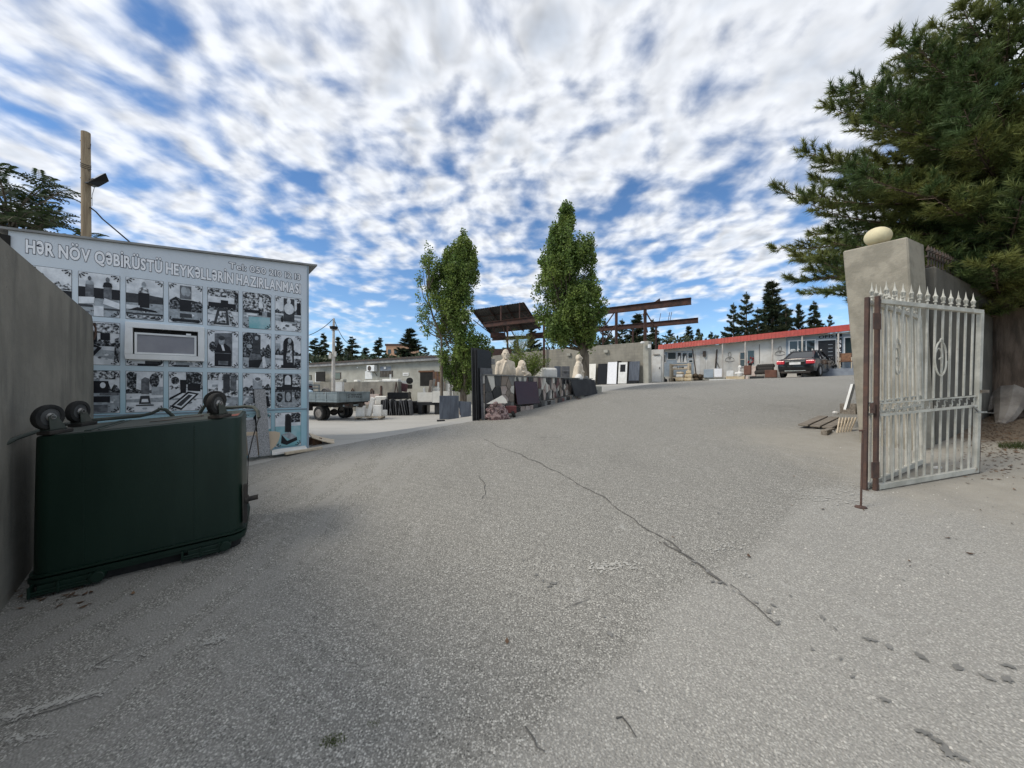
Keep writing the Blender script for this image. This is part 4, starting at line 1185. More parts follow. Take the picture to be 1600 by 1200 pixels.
mb.hexa([M @ Vector(v) for v in ((-.16, -.06, -.20), (.16, -.06, -.20), (.16, .09, -.13), (-.16, .09, -.13), (-.18, -.06, .20), (.18, -.06, .20), (.14, .09, .13), (-.14, .09, .13))])
part(mb, 'lamp_housing', K['lamp_black'], lamp, world=True, bevel=0.008)
mb = MB(); mb.poly([M @ Vector(v) for v in ((-.14, -.063, -.17), (.14, -.063, -.17), (.16, -.063, .17), (-.16, -.063, .17))]); part(mb, 'lamp_glass', K['glass'], lamp, world=True, fix=False)
mb = MB(); mb.tube([tp + Vector((.06, 0, -1.05)), lp + Vector((-.02, .06, -.02))], 0.012, 6); part(mb, 'bracket', K['dark_iron'], lamp, world=True)
mb = MB(); e = at(144, 298, Yp); mb.tube([lp + Vector((-.06, 0, -.12)), e + Vector((0, 0, -.1)), at(144, 322, Yp)], 0.005, 4); part(mb, 'lamp_wire', K['cable'], lamp, world=True)
mb = MB(); pts = [at(141, 324, Yp), at(150, 331, Yp), at(160, 342, Yp), at(185, 363, Yp), at(212, 386, Yp + .2), at(240, 408, Yp + .4)]
mb.tube(pts, 0.016, 6); solo(mb, 'power_cable', K['cable'], 'black cable slanting from the timber pole down behind the board', 'cable')
mb = MB(); mb.tube([at(131, 330, Yp), at(127, 345, Yp), at(128.5, 360, Yp), at(127, 376, Yp), at(128, 420, Yp)], 0.014, 6); solo(mb, 'power_cable', K['cable'], 'black cable running down the left side of the timber pole', 'cable')
# ================================================================ YARD, PLANTER, BUSTS
def upright(px0, px1, py0, py1, th, Y=None, rz=0.0, rx=0.0):
    """an MB box whose front face fills this patch when standing where its base line meets the ground"""
    g = G((px0 + px1) / 2, py1)
    if Y is not None: g = at((px0 + px1) / 2, py1, Y)
    k = g.y / FPX
    w = (px1 - px0) * k; h = (py1 - py0) * k
    mb = MB()
    M = Matrix.Translation(g) @ Matrix.Rotation(rz, 4, 'Z') @ Matrix.Rotation(rx, 4, 'X')
    mb.b2(-w / 2, w / 2, 0, th, 0, h)
    return mb.xf(M), g, k


def clip(poly, nx, ny, c):
    out = []
    for i in range(len(poly)):
        a, b = poly[i], poly[(i + 1) % len(poly)]
        da = a[0] * nx + a[1] * ny - c; db = b[0] * nx + b[1] * ny - c
        if da <= 0: out.append(a)
        if da * db < 0:
            t = da / (da - db); out.append((a[0] + (b[0] - a[0]) * t, a[1] + (b[1] - a[1]) * t))
    return out


def cells(pts, outline, gap):
    res = []
    for i, (x, y) in enumerate(pts):
        poly = list(outline)
        for j, (u, v) in enumerate(pts):
            if i == j: continue
            nx, ny = u - x, v - y; d = math.hypot(nx, ny)
            if d > 1.6: continue
            nx /= d; ny /= d
            c = nx * (x + u) / 2 + ny * (y + v) / 2 - gap / 2
            poly = clip(poly, nx, ny, c)
            if len(poly) < 3: break
        if len(poly) >= 3: res.append((i, poly))
    return res


PL = Face((-0.72, 10.02), (3.22, 15.35))
planter = thing('stone_planter', 'long low planter wall clad in crazy-paved scraps of dark, pink and white stone', 'planter', (PL.o.x, PL.o.y, 0), PL.rz)
PTOP = 1.87


def pl_z(l):
    x, y = PL.pt(l); return H(x, y)


STN = [mat('stone_dark', (0.055, 0.053, 0.052), (0.09, 0.085, 0.08), 5, 5, 0.45), mat('stone_brown', (0.20, 0.165, 0.135), (0.27, 0.22, 0.18), 4, 5, 0.6), mat('stone_pink', (0.38, 0.30, 0.26), (0.46, 0.39, 0.35), 5, 5, 0.6),
       mat('stone_white', (0.66, 0.63, 0.56), (0.55, 0.52, 0.46), 4, 5, 0.6), mat('stone_black', (0.018, 0.018, 0.02), (0.03, 0.03, 0.032), 9, 4, 0.2), mat('stone_maroon', (0.10, 0.042, 0.042), (0.14, 0.07, 0.065), 8, 5, 0.4),
       mat('stone_grey', (0.24, 0.235, 0.22), (0.17, 0.165, 0.155), 5, 5, 0.6)]
core = mat('mortar', (0.23, 0.215, 0.185), (0.16, 0.15, 0.13), 6, 6, 0.9)
mb = MB()
L = PL.len
mb.hexa([(1.15, 0.06, pl_z(1.15) - .3), (L, 0.06, pl_z(L) - .3), (L, 0.56, pl_z(L) - .3), (1.15, 0.56, pl_z(1.15) - .6), (1.15, 0.06, PTOP), (L, 0.06, PTOP), (L, 0.56, PTOP), (1.15, 0.56, PTOP)])
part(mb, 'planter_core', core, planter)
mb = MB(); mb.b2(-0.10, 1.145, -0.10, 0.22, 0.2, PTOP + 0.0); part(mb, 'corner_pier', core, planter)
mb = MB(); mb.b2(-0.14, 1.17, -0.15, 0.26, PTOP + .002, PTOP + 0.035); mb.b2(1.172, L + .03, 0.0, 0.62, PTOP + .002, PTOP + 0.03); part(mb, 'coping', STN[6], planter)
mb = MB()
mb.hexa([(0.9, 0.10, PTOP + .031), (L, 0.10, PTOP + .031), (L, 0.52, PTOP + .031), (0.9, 0.52, PTOP + .031), (0.95, 0.2, PTOP + .06), (L - .1, 0.2, PTOP + .06), (L - .1, 0.45, PTOP + .06), (0.95, 0.45, PTOP + .06)])
rnd = random.Random(21)
# long face
out = [(1.16, pl_z(1.16) + .17), (L - .01, pl_z(L) + .14), (L - .01, PTOP - 0.005), (1.16, PTOP - 0.005)]
pts = []
x = 1.2
while x < L:
    n = 3 if rnd.random() < .6 else 2
    for k in range(n):
        zb = pl_z(x) + .15; pts.append((x + rnd.uniform(-.05, .05), zb + (PTOP - zb) * (k + rnd.uniform(.2, .8)) / n))
    x += rnd.uniform(.07, .17)
for i, poly in [(i_, [(u / 1.9, v) for u, v in p_]) for i_, p_ in cells([(u * 1.9, v) for u, v in pts], [(u * 1.9, v) for u, v in out], 0.03)]:
    m = STN[rnd.choices(range(7), (6, 4, 5, 4, 5, 2, 3))[0]]
    pr = rnd.uniform(0.018, 0.034)
    mb = MB(); mb.prism(poly, 0.059, 0.059 - pr, lambda u, v, d: Vector((u, d, v))); part(mb, 'stone', m, planter)
# pier face: bigger scraps, one white lozenge, one black
out = [(-.10, pl_z(0) - .1), (1.14, pl_z(1.1) - .02), (1.14, PTOP - .005), (-.10, PTOP - .005)]
pts = [(-.02, 1.62), (.14, 1.70), (.42, 1.74), (.40, 1.42), (.02, 1.25), (.16, 1.0), (.70, 1.72), (.72, 1.50), (.90, 1.62), (1.06, 1.72), (.74, 1.22), (1.0, 1.30), (.62, .95), (1.04, .98), (.86, 1.04), (.35, .86), (1.08, 1.5), (0.88, 1.40), (.05, .82)]
cm = [0, 3, 0, 4, 0, 1, 1, 2, 1, 6, 2, 1, 2, 6, 0, 3, 3, 1, 0]
for i, poly in cells(pts, out, 0.02):
    mb = MB(); mb.prism(poly, -0.101, -0.101 - rnd.uniform(.018, .03), lambda u, v, d: Vector((u, d, v))); part(mb, 'stone', STN[cm[i]], planter)
# the face of the pier that looks back down the drive
out = [(-.10, .45), (.21, .45), (.21, PTOP - .005), (-.10, PTOP - .005)]
pts = [(rnd.uniform(-.08, .2), rnd.uniform(.5, PTOP)) for _ in range(7)]
for i, poly in cells(pts, out, 0.02):
    mb = MB(); mb.prism(poly, -0.101, -0.125, lambda u, v, d: Vector((d, u, v))); part(mb, 'stone', STN[rnd.choice((0, 1, 2, 6, 3))], planter)
# kerb of mixed blocks along the foot
x = 0.75
while x < L - .1:
    w = rnd.uniform(.13, .30); z0 = pl_z(x)
    mb = MB(); mb.b2(x, x + w - .012, -0.16 + rnd.uniform(-.02, .02), 0.055, z0 - .15, z0 + .15 + rnd.uniform(-.02, .02)); part(mb, 'kerb_block', STN[rnd.choices(range(7), (4, 4, 3, 3, 2, 1, 4))[0]], planter, bevel=.006)
    x += w


def pface(px0, px1, py0, py1, off, th, lean, name, m, label, cat, group=None, taper=0.0):
    """a slab leaning on the planter face"""
    l0, l1, z0, z1 = PL.rect(px0, py0, px1, py1)
    z0 = min(z0, z1 - .05)
    mb = MB()
    mb.hexa([(l0, -off - th, z0), (l1, -off - th, z0), (l1, -off, z0), (l0, -off, z0), (l0 + taper, -off - th + lean, z1), (l1, -off - th + lean, z1), (l1, -off + lean, z1), (l0 + taper, -off + lean, z1)])
    mb.xf(MW[planter.name])
    return solo(mb, name, m, label, cat, group, bevel=.004)


pface(800, 835, 596, 631, 0.17, 0.03, 0.10, 'dark_red_slab', K['granite_red'], 'polished very dark red granite slab leaning on the stone planter', 'slab', taper=-.02)
pface(889, 925, 593, 618, 0.19, 0.05, 0.12, 'black_slab', K['granite_dull'], 'black slab leaning on the far end of the stone planter', 'slab', taper=-.10)
l0, l1, z0, z1 = PL.rect(888, 618, 930, 621)
mb = MB(); mb.b2(l0, l1 + .1, -.42, -.30, z0 - .06, z0 - .01); mb.b2(l0 + .3, l1 + .2, -.30, -.2, z0 - .05, z0 + .0)
solo(mb.xf(MW[planter.name]), 'timber_skid', K['rust'], 'reddish timber skid under the black slab by the planter end', 'timber')
# rubble-faced boulder and white triangle in front of the pier
g = G(777, 657)
mb = MB()
for i in range(64):
    a = rnd.uniform(0, 6.28); rr = rnd.random() ** .5; u = rr * math.cos(a) * .30; w = rr * math.sin(a) * .18; s = rnd.uniform(.03, .065)
    z = (1 - (u / .34 + .12) ** 2) * rnd.uniform(.05, .42)
    mb.ell((g.x + u, g.y + .12 + w, g.z + z + .02), (s, s * .9, s * .8), 6, 4, Matrix.Rotation(rnd.uniform(0, 3), 4, 'Y'))
mb.ell((g.x, g.y + .16, g.z + .10), (.30, .2, .30), 10, 6)
solo(mb, 'rubble_boulder', mat('rubble_pink', (0.34, 0.25, 0.235), (0.14, 0.085, 0.085), 16, 5, 0.8, island=.5, lo=.44, hi=.56), 'lumpy pinkish rubble boulder at the foot of the planter corner', 'boulder')
mb = MB(); mb.prism([(-.30, 0), (.24, .02), (.20, .12), (.10, .22), (-.06, .13)], 0, .06, lambda u, v, d: Vector((g.x + .02 + u, g.y + .02 + d, g.z + .42 + v)))
solo(mb, 'white_stone_wedge', K['marble'], 'white triangular stone resting on the pink rubble boulder', 'stone')
mb = MB()
g2 = G(800, 652)
mb.b2(g2.x - .18, g2.x + .12, g2.y - .02, g2.y + .22, g2.z + .10, g2.z + .30)
solo(mb, 'red_block', mat('red_granite_block', (0.20, 0.06, 0.055), (0.13, 0.045, 0.045), 20, rough=.5), 'small dark red block beside the pink rubble boulder', 'stone block', bevel=.02)
mb = MB(); mb.lathe([(.05, -.03), (.085, -.03), (.085, .03), (.05, .03)], 12, Matrix.Translation((g2.x + .04, g2.y - .06, g2.z + .085)) @ Matrix.Rotation(R(70), 4, 'Y') @ Matrix.Rotation(R(10), 4, 'X'))
solo(mb, 'small_wheel', K['rubber'], 'small dark wheel by the foot of the planter corner', 'wheel')

# ---------------------------------------------------------------- tall black slab pack and its neighbours
g = G(748, 658)
ang = R(60)
dirv = Vector((math.cos(ang), math.sin(ang), 0)); nor = Vector((-math.sin(ang), math.cos(ang), 0))
spec = [(0.0, 1.82, .66, .03, 'granite_black', .05), (0.055, 1.85, .64, .03, 'granite_dull', .05), (.105, 1.82, .62, .03, 'granite_black', .045), (.16, 1.88, .60, .04, 'granite_dull', .045)]
labs = ['tall black slab standing nearest the drive in the upright pack', 'tall dull grey-black slab second in the upright pack', 'tall glossy black slab third in the upright pack', 'tall thick dark slab at the yard side of the upright pack']


def lean_slab(base, d, n, off, hgt_, ln, th, leanx, z0=0.0, start=0.0):
    mb = MB()
    b0 = base + n * off + d * start; vz = Vector((0, 0, 1)); tp_ = n * leanx
    vs = [b0, b0 + d * ln, b0 + d * ln + n * th, b0 + n * th]
    vs = [v + vz * z0 for v in vs]; mb.hexa(vs + [v + vz * hgt_ + tp_ for v in vs]); return mb


for (off, hh, ln, th, mm, le), lb in zip(spec, labs):
    solo(lean_slab(g, dirv, nor, off, hh, ln, th, le), 'tall_slab', K[mm], lb, 'slab', 'tall dark slabs packed upright', bevel=.003)
solo(lean_slab(g, dirv, nor, -.06, 1.36, .56, .03, .06, start=.08), 'grey_slab', K['granite_edge'], 'shorter grey slab leaning on the front of the tall black pack', 'slab', bevel=.003)
solo(lean_slab(g, dirv, nor, -.11, 1.10, .44, .03, .06, start=.18), 'grey_slab', K['granite_dull'], 'low dark grey slab leaning foremost on the tall black pack', 'slab', bevel=.003)
solo(lean_slab(G(757, 655), Vector((.92, .38, 0)), Vector((-.38, .92, 0)), 0, .42, .24, .03, .12), 'offcut_slab', K['granite_dull'], 'small dark offcut leaning at the foot of the tall slab pack', 'slab', bevel=.003)
mb = MB(); mb.box(Vector((g.x + .05, g.y + .1, g.z + .02)) + dirv * .3, (.75, .12, .05), rz=ang); solo(mb, 'timber_bearer', K['old_wood'], 'timber bearer under the tall slab pack', 'timber')

mb, g, k = upright(687, 717, 618, 655, .05, rz=R(12), rx=R(-6)); solo(mb, 'blue_grey_slab', K['blue_slab'], 'streaked blue-grey slab standing left of the tall black pack', 'slab', 'blue-grey slabs in the yard', bevel=.01)
mb = MB(); gg = G(726, 652)
mb.prism([(-.19, .0), (.28, 0.02), (.28, .70), (-.35, .74)], 0, .04, lambda u, v, d: Vector((gg.x + u, gg.y + .12 + d + v * .1, gg.z + v)))
solo(mb, 'blue_grey_slab', K['blue_slab'], 'slanting blue-grey slab between the streaked slab and the black pack', 'slab', 'blue-grey slabs in the yard', bevel=.006)
mb = MB(); g = G(686, 658); mb.box((g.x + .08, g.y, g.z + .03), (.34, .12, .06), rz=.3); solo(mb, 'timber_bearer', K['granite_dull'], 'dark bearer under the streaked blue-grey slab', 'timber')
g = G(722, 648); mb = MB(); mb.box((g.x, g.y + .2, g.z + .12), (.25, .25, .24), rz=.5); solo(mb, 'rubble_block', K['brown_wood'], 'brown rubble block between the two blue-grey slabs', 'stone block')

# ---------------------------------------------------------------- dark slabs in the rack
base = G(592, 649); k = base.y / FPX
for i in range(14):
    x = base.x + (2 + 3.6 * i) * k; le = R(random.Random(i).choice((-7, -5, 6, 9, 10, 12, 4)) if i > 3 else -4 + i)
    mb = MB()
    hh = .80 + random.Random(i + 50).uniform(-.06, .06)
    M = Matrix.Translation((x, base.y, H(x, base.y) + .02)) @ Matrix.Rotation(R(4), 4, 'Z') @ Matrix.Rotation(-le, 4, 'Y')
    mb.b2(-.022, .022, 0, .9, 0, hh); mb.xf(M)
    lab = {0: 'dark slab at the truck end of the row of slabs on edge', 13: 'dark slab ending the row beside the black covered block'}.get(i, 'thin dark slab on edge inside the row under the rusty frame')
    solo(mb, 'edge_slab', K['granite_edge'] if i % 3 else K['granite_dull'], lab, 'slab', 'dark slabs standing on edge in a row', bevel=.004)
mb, g, k = upright(640, 667, 627, 646, .9); mb.ell((g.x - .1, g.y + .45, g.z + .30), (.45, .5, .34), 12, 8)
solo(mb, 'covered_block', K['granite_black'], 'low black covered block at the end of the dark slab row', 'stone block', bevel=.05)
# rusty trestle with a dark slab across
Yt = base.y + .6
bench = thing('rusty_trestle', 'rusty A-shaped trestle carrying dark stone behind the slab row', 'trestle', (at(618, 640, Yt).x, Yt, H(at(618, 640, Yt).x, Yt)))
mb = MB(); a = at(619, 597, Yt)
for px in (613, 626): mb.tube([a, at(px, 640, Yt)], .03, 6)
mb.tube([at(615, 622, Yt), at(623, 622, Yt)], .02, 6)
part(mb, 'trestle_frame', K['rust'], bench, world=True)
mb = MB(); a = at(640, 612, Yt + .5)
for px in (636, 645): mb.tube([a, at(px, 636, Yt + .5)], .03, 6)
part(mb, 'trestle_frame', K['rust'], bench, world=True)
mb = MB(); c = at(624, 618, Yt + .2); mb.box(c, (1.12, .7, .36)); solo(mb, 'dark_block', K['granite_black'], 'glossy dark block laid across the rusty trestle', 'stone block', bevel=.01)
mb = MB(); c = at(626, 624.2, Yt + .1); mb.box((c.x, c.y - .2, c.z - .02), (1.2, .3, .05)); solo(mb, 'white_ledge', K['marble'], 'thin white slab edge under the dark block on the trestle', 'slab')
mb = MB(); c = at(629, 605, Yt + 1.2); mb.box(c, (.5, .4, .45), ry=R(12)); solo(mb, 'maroon_board', mat('maroon', (.12, .05, .055), rough=.7), 'maroon scrap panel leaning behind the rusty trestle', 'panel')
c = at(638, 604, Yt + 1.8); mb = MB(); mb.box((c.x, c.y, c.z), (.42, .3, .26)); solo(mb, 'scrap_machine', K['chassis'], 'dark scrap machine box below the workshop sign', 'machine', bevel=.03)
c = at(640, 595, Yt + 2.0); mb = MB(); mb.lathe([(.10, -.05), (.2, -.05), (.2, .05), (.10, .05)], 14, Matrix.Translation(c) @ Matrix.Rotation(R(90), 4, 'X')); solo(mb, 'black_hoop', K['rubber'], 'black rubber hoop standing on the scrap machine', 'tyre')

# white marble panels and posts behind
mb, g, k = upright(652, 675, 613, 628, .08, Y=21.5, rx=R(-4)); solo(mb, 'marble_slab', K['marble'], 'veined white marble panel on bearers, left of a pair', 'slab', 'white marble panels')
mb, g, k = upright(675.4, 699, 611, 629, .08, Y=21.3, rx=R(-4)); solo(mb, 'marble_slab', K['marble'], 'veined white marble panel on bearers, right of a pair', 'slab', 'white marble panels')
mb, g, k = upright(651, 690, 629, 633, 1.0, Y=21.4); g0 = H(g.x, g.y); mb.b2(g.x - .6, g.x - .4, g.y, g.y + .9, g0, g.z); mb.b2(g.x + .3, g.x + .5, g.y, g.y + .9, g0, g.z)
solo(mb, 'stone_bench', K['granite_dull'], 'dark bench of bearers under the white marble panels', 'bearer')
posts = [(661, 664, 606, 622, 22.5, 0), (668, 672, 594, 612, 23, 8), (672.5, 675.5, 592, 613, 23.5, 10), (676.5, 678.5, 594, 606, 24, 0), (683.6, 686, 597, 612, 22.6, 0), (688, 690, 592, 611, 23, 0), (690.5, 692.5, 593, 612, 23, 0),
         (694, 696, 592, 606, 23.6, 0), (699.5, 702.5, 600, 622, 22, 0), (703.5, 705.5, 592, 616, 22.4, 0), (706, 708.8, 594, 617, 22, 0), (686.5, 688, 598, 607, 24, 0)]
for i, (a, b_, c, d, Yq, tl) in enumerate(posts):
    mb, g, k = upright(a, b_, c, d + 6, (b_ - a) * Yq / FPX, Y=Yq)
    if tl: mb.v = [Vector((v.x + (v.z - g.z) * math.tan(R(tl)), v.y, v.z)) for v in mb.v]
    lab = ('short white post stub nearest the covered block in the post cluster', 'leaning brownish stone post in the cluster by the brown door', 'leaning grey stone post right behind the brownish leaning one', 'short brownish stone post below the brown door edge', 'whitish stone post in the middle of the cluster, lower than its neighbours',
           'brownish stone post beside the middle whitish one', 'grey stone post in the middle of the cluster', 'brownish short post high behind the marble panels', 'white stone post standing close above the right marble panel', 'grey-brown stone post between the two white posts of the cluster', 'tall white stone post at the poplar side of the cluster', 'small brown post deep inside the cluster')[i]
    solo(mb, 'stone_post', K['white_stone'] if i in (0, 4, 8, 10) else STN[6] if i in (2, 6, 9) else STN[1], lab, 'stone post', 'stone posts standing behind the marble panels', bevel=.01)
mb, g, k = upright(676, 690, 606, 614, .6, Y=23.2); solo(mb, 'pale_block', K['marble'], 'pale block lying among the stone posts', 'stone block')
for j, (a, b_, c, d) in enumerate([(709, 735, 598, 602), (712, 737, 603, 606), (706, 720, 606.5, 611)]):
    mb, g, k = upright(a, b_, c, d, .5, Y=20 + j); solo(mb, 'stone_plank', STN[(6, 1, 3)[j]], ('grey', 'brown', 'white')[j] + ' stone plank laid on the low wall under the poplar', 'slab')
mb, g, k = upright(708, 738, 602, 632, .5, Y=22); solo(mb, 'block_plinth', K['grey_plaster'], 'rough plastered plinth under the poplar at the yard edge', 'plinth')
# pallets with white stone by the truck
g = G(574, 656); k = g.y / FPX
pal = thing('wooden_pallet', 'wooden pallet stacked with white stone by the truck tailgate', 'pallet', g)
for x in (-.55, 0, .55):
    mb = MB(); mb.b2(x - .05, x + .05, 0, .7, 0.02, .10); part(mb, 'bearer', K['old_wood'], pal)
for y in (0.0, .18, .36, .54):
    mb = MB(); mb.b2(-.62, .62, y, y + .12, .102, .125); part(mb, 'plank', K['pale_wood'], pal)
for j, (x, w, hh, tl) in enumerate([(-.42, .42, .50, 0), (.36, .40, .55, 0), (.02, .20, .9, 14), (-.2, .30, .36, -4), (.62, .22, .30, 0)]):
    mb = MB(); mb.box((g.x + x, g.y + .30 + .06 * j, g.z + .13 + hh / 2), (w, .2, hh), ry=R(tl)); solo(mb, 'white_block', K['white_stone'], ('white block at the truck end of the pallet', 'white block at the slab-row end of the pallet', 'tall white slab tilted upright on the pallet', 'low white block in the middle of the pallet', 'small white block at the outer edge of the pallet')[j], 'stone block', 'white stones on the pallet', bevel=.02)
mb, g, k = upright(586, 604, 619, 632, .6, Y=22); solo(mb, 'white_slab_pile', K['marble'], 'pile of white stone offcuts behind the dark slab row', 'slab', bevel=.04)
mb, g, k = upright(560, 592, 616, 632, .4, Y=22.6); solo(mb, 'pink_slab', K['pink_marble'], 'pinkish slab standing behind the truck tailgate', 'slab')

# ---------------------------------------------------------------- busts on the planter
def blob(name, els, m, voxel=.014, smooth=6, parent=None):
    mb = MB()
    for e in els:
        if e[0] == 'c':
            mb.cyl(e[1], e[2], e[3], e[4], 12)
        else:
            rot = Matrix.Rotation(R(e[3][0]), 4, 'X') @ Matrix.Rotation(R(e[3][1]), 4, 'Y') @ Matrix.Rotation(R(e[3][2]), 4, 'Z') if len(e) > 3 else None
            mb.ell(e[1], e[2], 14, 10, rot)
    me = mb.mesh(name + '_shape', m)
    o = bpy.data.objects.new(name + '_shape', me); C.objects.link(o)
    md = o.modifiers.new('r', 'REMESH'); md.mode = 'VOXEL'; md.voxel_size = voxel
    ms = o.modifiers.new('s', 'SMOOTH'); ms.iterations = smooth; ms.factor = .5
    dg = bpy.context.evaluated_depsgraph_get(); dg.update()
    r = bpy.data.meshes.new_from_object(o.evaluated_get(dg)); r.name = name
    bpy.data.objects.remove(o); bpy.data.meshes.remove(me)
    bm = bmesh.new(); bm.from_mesh(r)
    cut = bmesh.ops.bisect_plane(bm, geom=bm.verts[:] + bm.edges[:] + bm.faces[:], plane_co=(0, 0, .004), plane_no=(0, 0, 1), clear_inner=True)
    es = [e for e in cut['geom_cut'] if isinstance(e, bmesh.types.BMEdge)]
    bmesh.ops.contextual_create(bm, geom=es)
    bm.to_mesh(r); bm.free()
    r.materials.clear(); r.materials.append(m)
    r.polygons.foreach_set('use_smooth', [True] * len(r.polygons))
    return r


def head(cx_, cy_, cz_, s, beard=False, bald=True):
    """faces -y"""
    e = [('e', (cx_, cy_, cz_), (.078 * s, .095 * s, .112 * s)), ('e', (cx_, cy_ - .030 * s, cz_ - .058 * s), (.056 * s, .062 * s, .062 * s)),
         ('e', (cx_, cy_ - .100 * s, cz_ - .012 * s), (.019 * s, .034 * s, .034 * s)), ('e', (cx_, cy_ - .088 * s, cz_ + .022 * s), (.062 * s, .026 * s, .014 * s)),
         ('e', (cx_ - .08 * s, cy_, cz_ - .012 * s), (.012 * s, .022 * s, .034 * s)), ('e', (cx_ + .08 * s, cy_, cz_ - .012 * s), (.012 * s, .022 * s, .034 * s)),
         ('e', (cx_, cy_ - .082 * s, cz_ - .062 * s), (.030 * s, .016 * s, .008 * s)), ('e', (cx_, cy_ - .075 * s, cz_ - .1 * s), (.028 * s, .024 * s, .020 * s)),
         ('c', (cx_, cy_ + .01 * s, cz_ - .24 * s), (cx_, cy_ + .01 * s, cz_ - .05 * s), .062 * s, .056 * s)]
    if beard: e.append(('e', (cx_, cy_ - .07 * s, cz_ - .115 * s), (.05 * s, .045 * s, .06 * s)))
    if not bald: e.append(('e', (cx_, cy_ + .02 * s, cz_ + .04 * s), (.090 * s, .1 * s, .088 * s)))
    return e


def place_mesh(name, me, loc, rz, label, cat):
    zs = min(v.co.z for v in me.vertices); 
    for v in me.vertices: v.co.z -= zs
    o = link(name, me); o.location = loc; o.rotation_euler = (0, 0, rz)
    return tag(o, label, cat)


PT = PTOP + .035
PLb = Face(PL.pt(0, .24), PL.pt(5, .24))
lb = PLb.hit(790, 598)[0]; x, y = PLb.pt(lb)
s = 1.32
els = head(0, 0, .62, s) + [('e', (0, .03, .16), (.265, .155, .34)), ('e', (0, .03, .38), (.19, .11, .10)), ('e', (-.18, .03, .33), (.105, .10, .10)), ('e', (.18, .03, .33), (.105, .10, .10)),
      ('e', (-.232, .03, .14), (.078, .10, .26), (0, 5, 0)), ('e', (.232, .03, .14), (.078, .10, .26), (0, -5, 0)), 
      ('e', (-.075, -.105, .22), (.032, .035, .19), (0, 16, 0)), ('e', (.075, -.105, .22), (.032, .035, .19), (0, -16, 0)), ('e', (0, -.085, .385), (.05, .05, .045)), ('e', (0, -.115, .2), (.016, .02, .17))]
place_mesh('man_bust', blob('man_bust', els, K['statue'], .012, 3), (x, y, PT), R(12), 'cream stone bust of a bald man in a jacket on the planter pier', 'bust')
lb = PLb.hit(816, 590)[0]; x, y = PLb.pt(lb)
s = 1.15
els = head(0, -.02, .36, s) + [('e', (0, .03, .37), (.115, .11, .135)), ('e', (0, .05, .25), (.14, .10, .17)), ('e', (-.03, .02, .08), (.22, .13, .16)), ('e', (.16, -.02, .06), (.16, .1, .1), (0, 20, 0)), ('e', (-.14, .02, .12), (.12, .11, .16)),
      ('e', (-.09, -.05, .20), (.04, .05, .17), (0, 12, 0)), ('e', (.09, -.05, .20), (.04, .05, .15), (0, -16, 0)), ('e', (.02, -.12, .10), (.10, .04, .03), (0, 30, 0)), ('e', (.08, -.13, .04), (.12, .04, .03), (0, -25, 0))]
place_mesh('woman_bust', blob('woman_bust', els, K['statue']), (x, y, PT), R(30), 'pale stone bust of a veiled woman with folded hands', 'bust')
lb = PLb.hit(904, 588)[0]; x, y = PLb.pt(lb)
s = 1.3
els = head(0, 0, .80, s) + [('e', (0, .0, .50), (.17, .14, .20)), ('c', (0, .02, .0), (0, .0, .5), .24, .17), ('e', (-.17, .0, .52), (.08, .09, .13)), ('e', (.17, 0, .52), (.08, .09, .13)), ('c', (-.24, .02, .05), (-.2, 0, .5), .07, .075), ('c', (.24, .02, .05), (.2, 0, .5), .07, .075),
      ('e', (0, -.17, .25), (.15, .06, .06)), ('e', (0, -.13, .38), (.03, .05, .2))]
place_mesh('robed_bust', blob('robed_bust', els, K['statue']), (x, y, PT - .02), R(78), 'tall pale half-figure of a robed man beside the poplar trunk', 'bust')

c = at(857, 582, 14.2); mb = MB(); mb.box((c.x, c.y, PT + .16), (.62, .3, .40), rz=R(12)); solo(mb, 'white_stone_block', K['white_stone'], 'rounded white stone block lying behind the planter', 'stone block', bevel=.08, segs=2)
for (a, b_, nm, lab) in ((866, 876, 'blue_slab', 'plain blue-grey slab behind the planter next to the white block'), (877, 890, 'granite_edge', 'dark grey slab with ledges behind the planter, left of the robed figure')):
    c = at((a + b_) / 2, 584, 15.6); mb = MB(); w = (b_ - a) * 15.6 / FPX
    mb.box((c.x, c.y, PT + .12), (w, .08, .75)); 
    if nm == 'granite_edge': mb.box((c.x, c.y - .06, PT + .3), (w * .7, .05, .06))
    solo(mb, 'grey_headstone', K[nm], lab, 'slab', bevel=.01)
c = at(833, 580, 14.5); mb = MB(); mb.box((c.x + .2, c.y, PT + .10), (.25, .1, .4)); solo(mb, 'pale_headstone', K['marble'], 'small pale stone beside the green bush on the planter', 'stone')
# stones at the far end of the planter
for j, (px, r, lab) in enumerate(((908, .16, 'white domed stone at the far end of the planter by the poplar'), (919, .11, 'small grey stone at the end of the planter coping'))):
    l_ = PL.hit(px, 590)[0]; x, y = PL.pt(l_, .1); mb = MB(); mb.ell((x, y, PTOP + .02), (r, r, r * 1.05), 12, 8); solo(mb, 'domed_stone', K['white_stone'] if j == 0 else STN[6], lab, 'stone', smooth='all')
mb = MB(); xx, yy = PL.pt(PL.len + .35, .3)
mb.hexa([(xx - .3, yy - .3, H(xx, yy) - .2), (xx + .55, yy + .1, H(xx, yy) - .1), (xx + .3, yy + .8, H(xx, yy)), (xx - .5, yy + .4, H(xx, yy) - .2), (xx - .3, yy - .3, 1.62), (xx + .55, yy + .1, 1.60), (xx + .3, yy + .8, 1.62), (xx - .5, yy + .4, 1.62)])
solo(mb, 'rough_ledge', K['grey_plaster'], 'rough concrete ledge at the far end of the planter', 'ledge', bevel=.03)

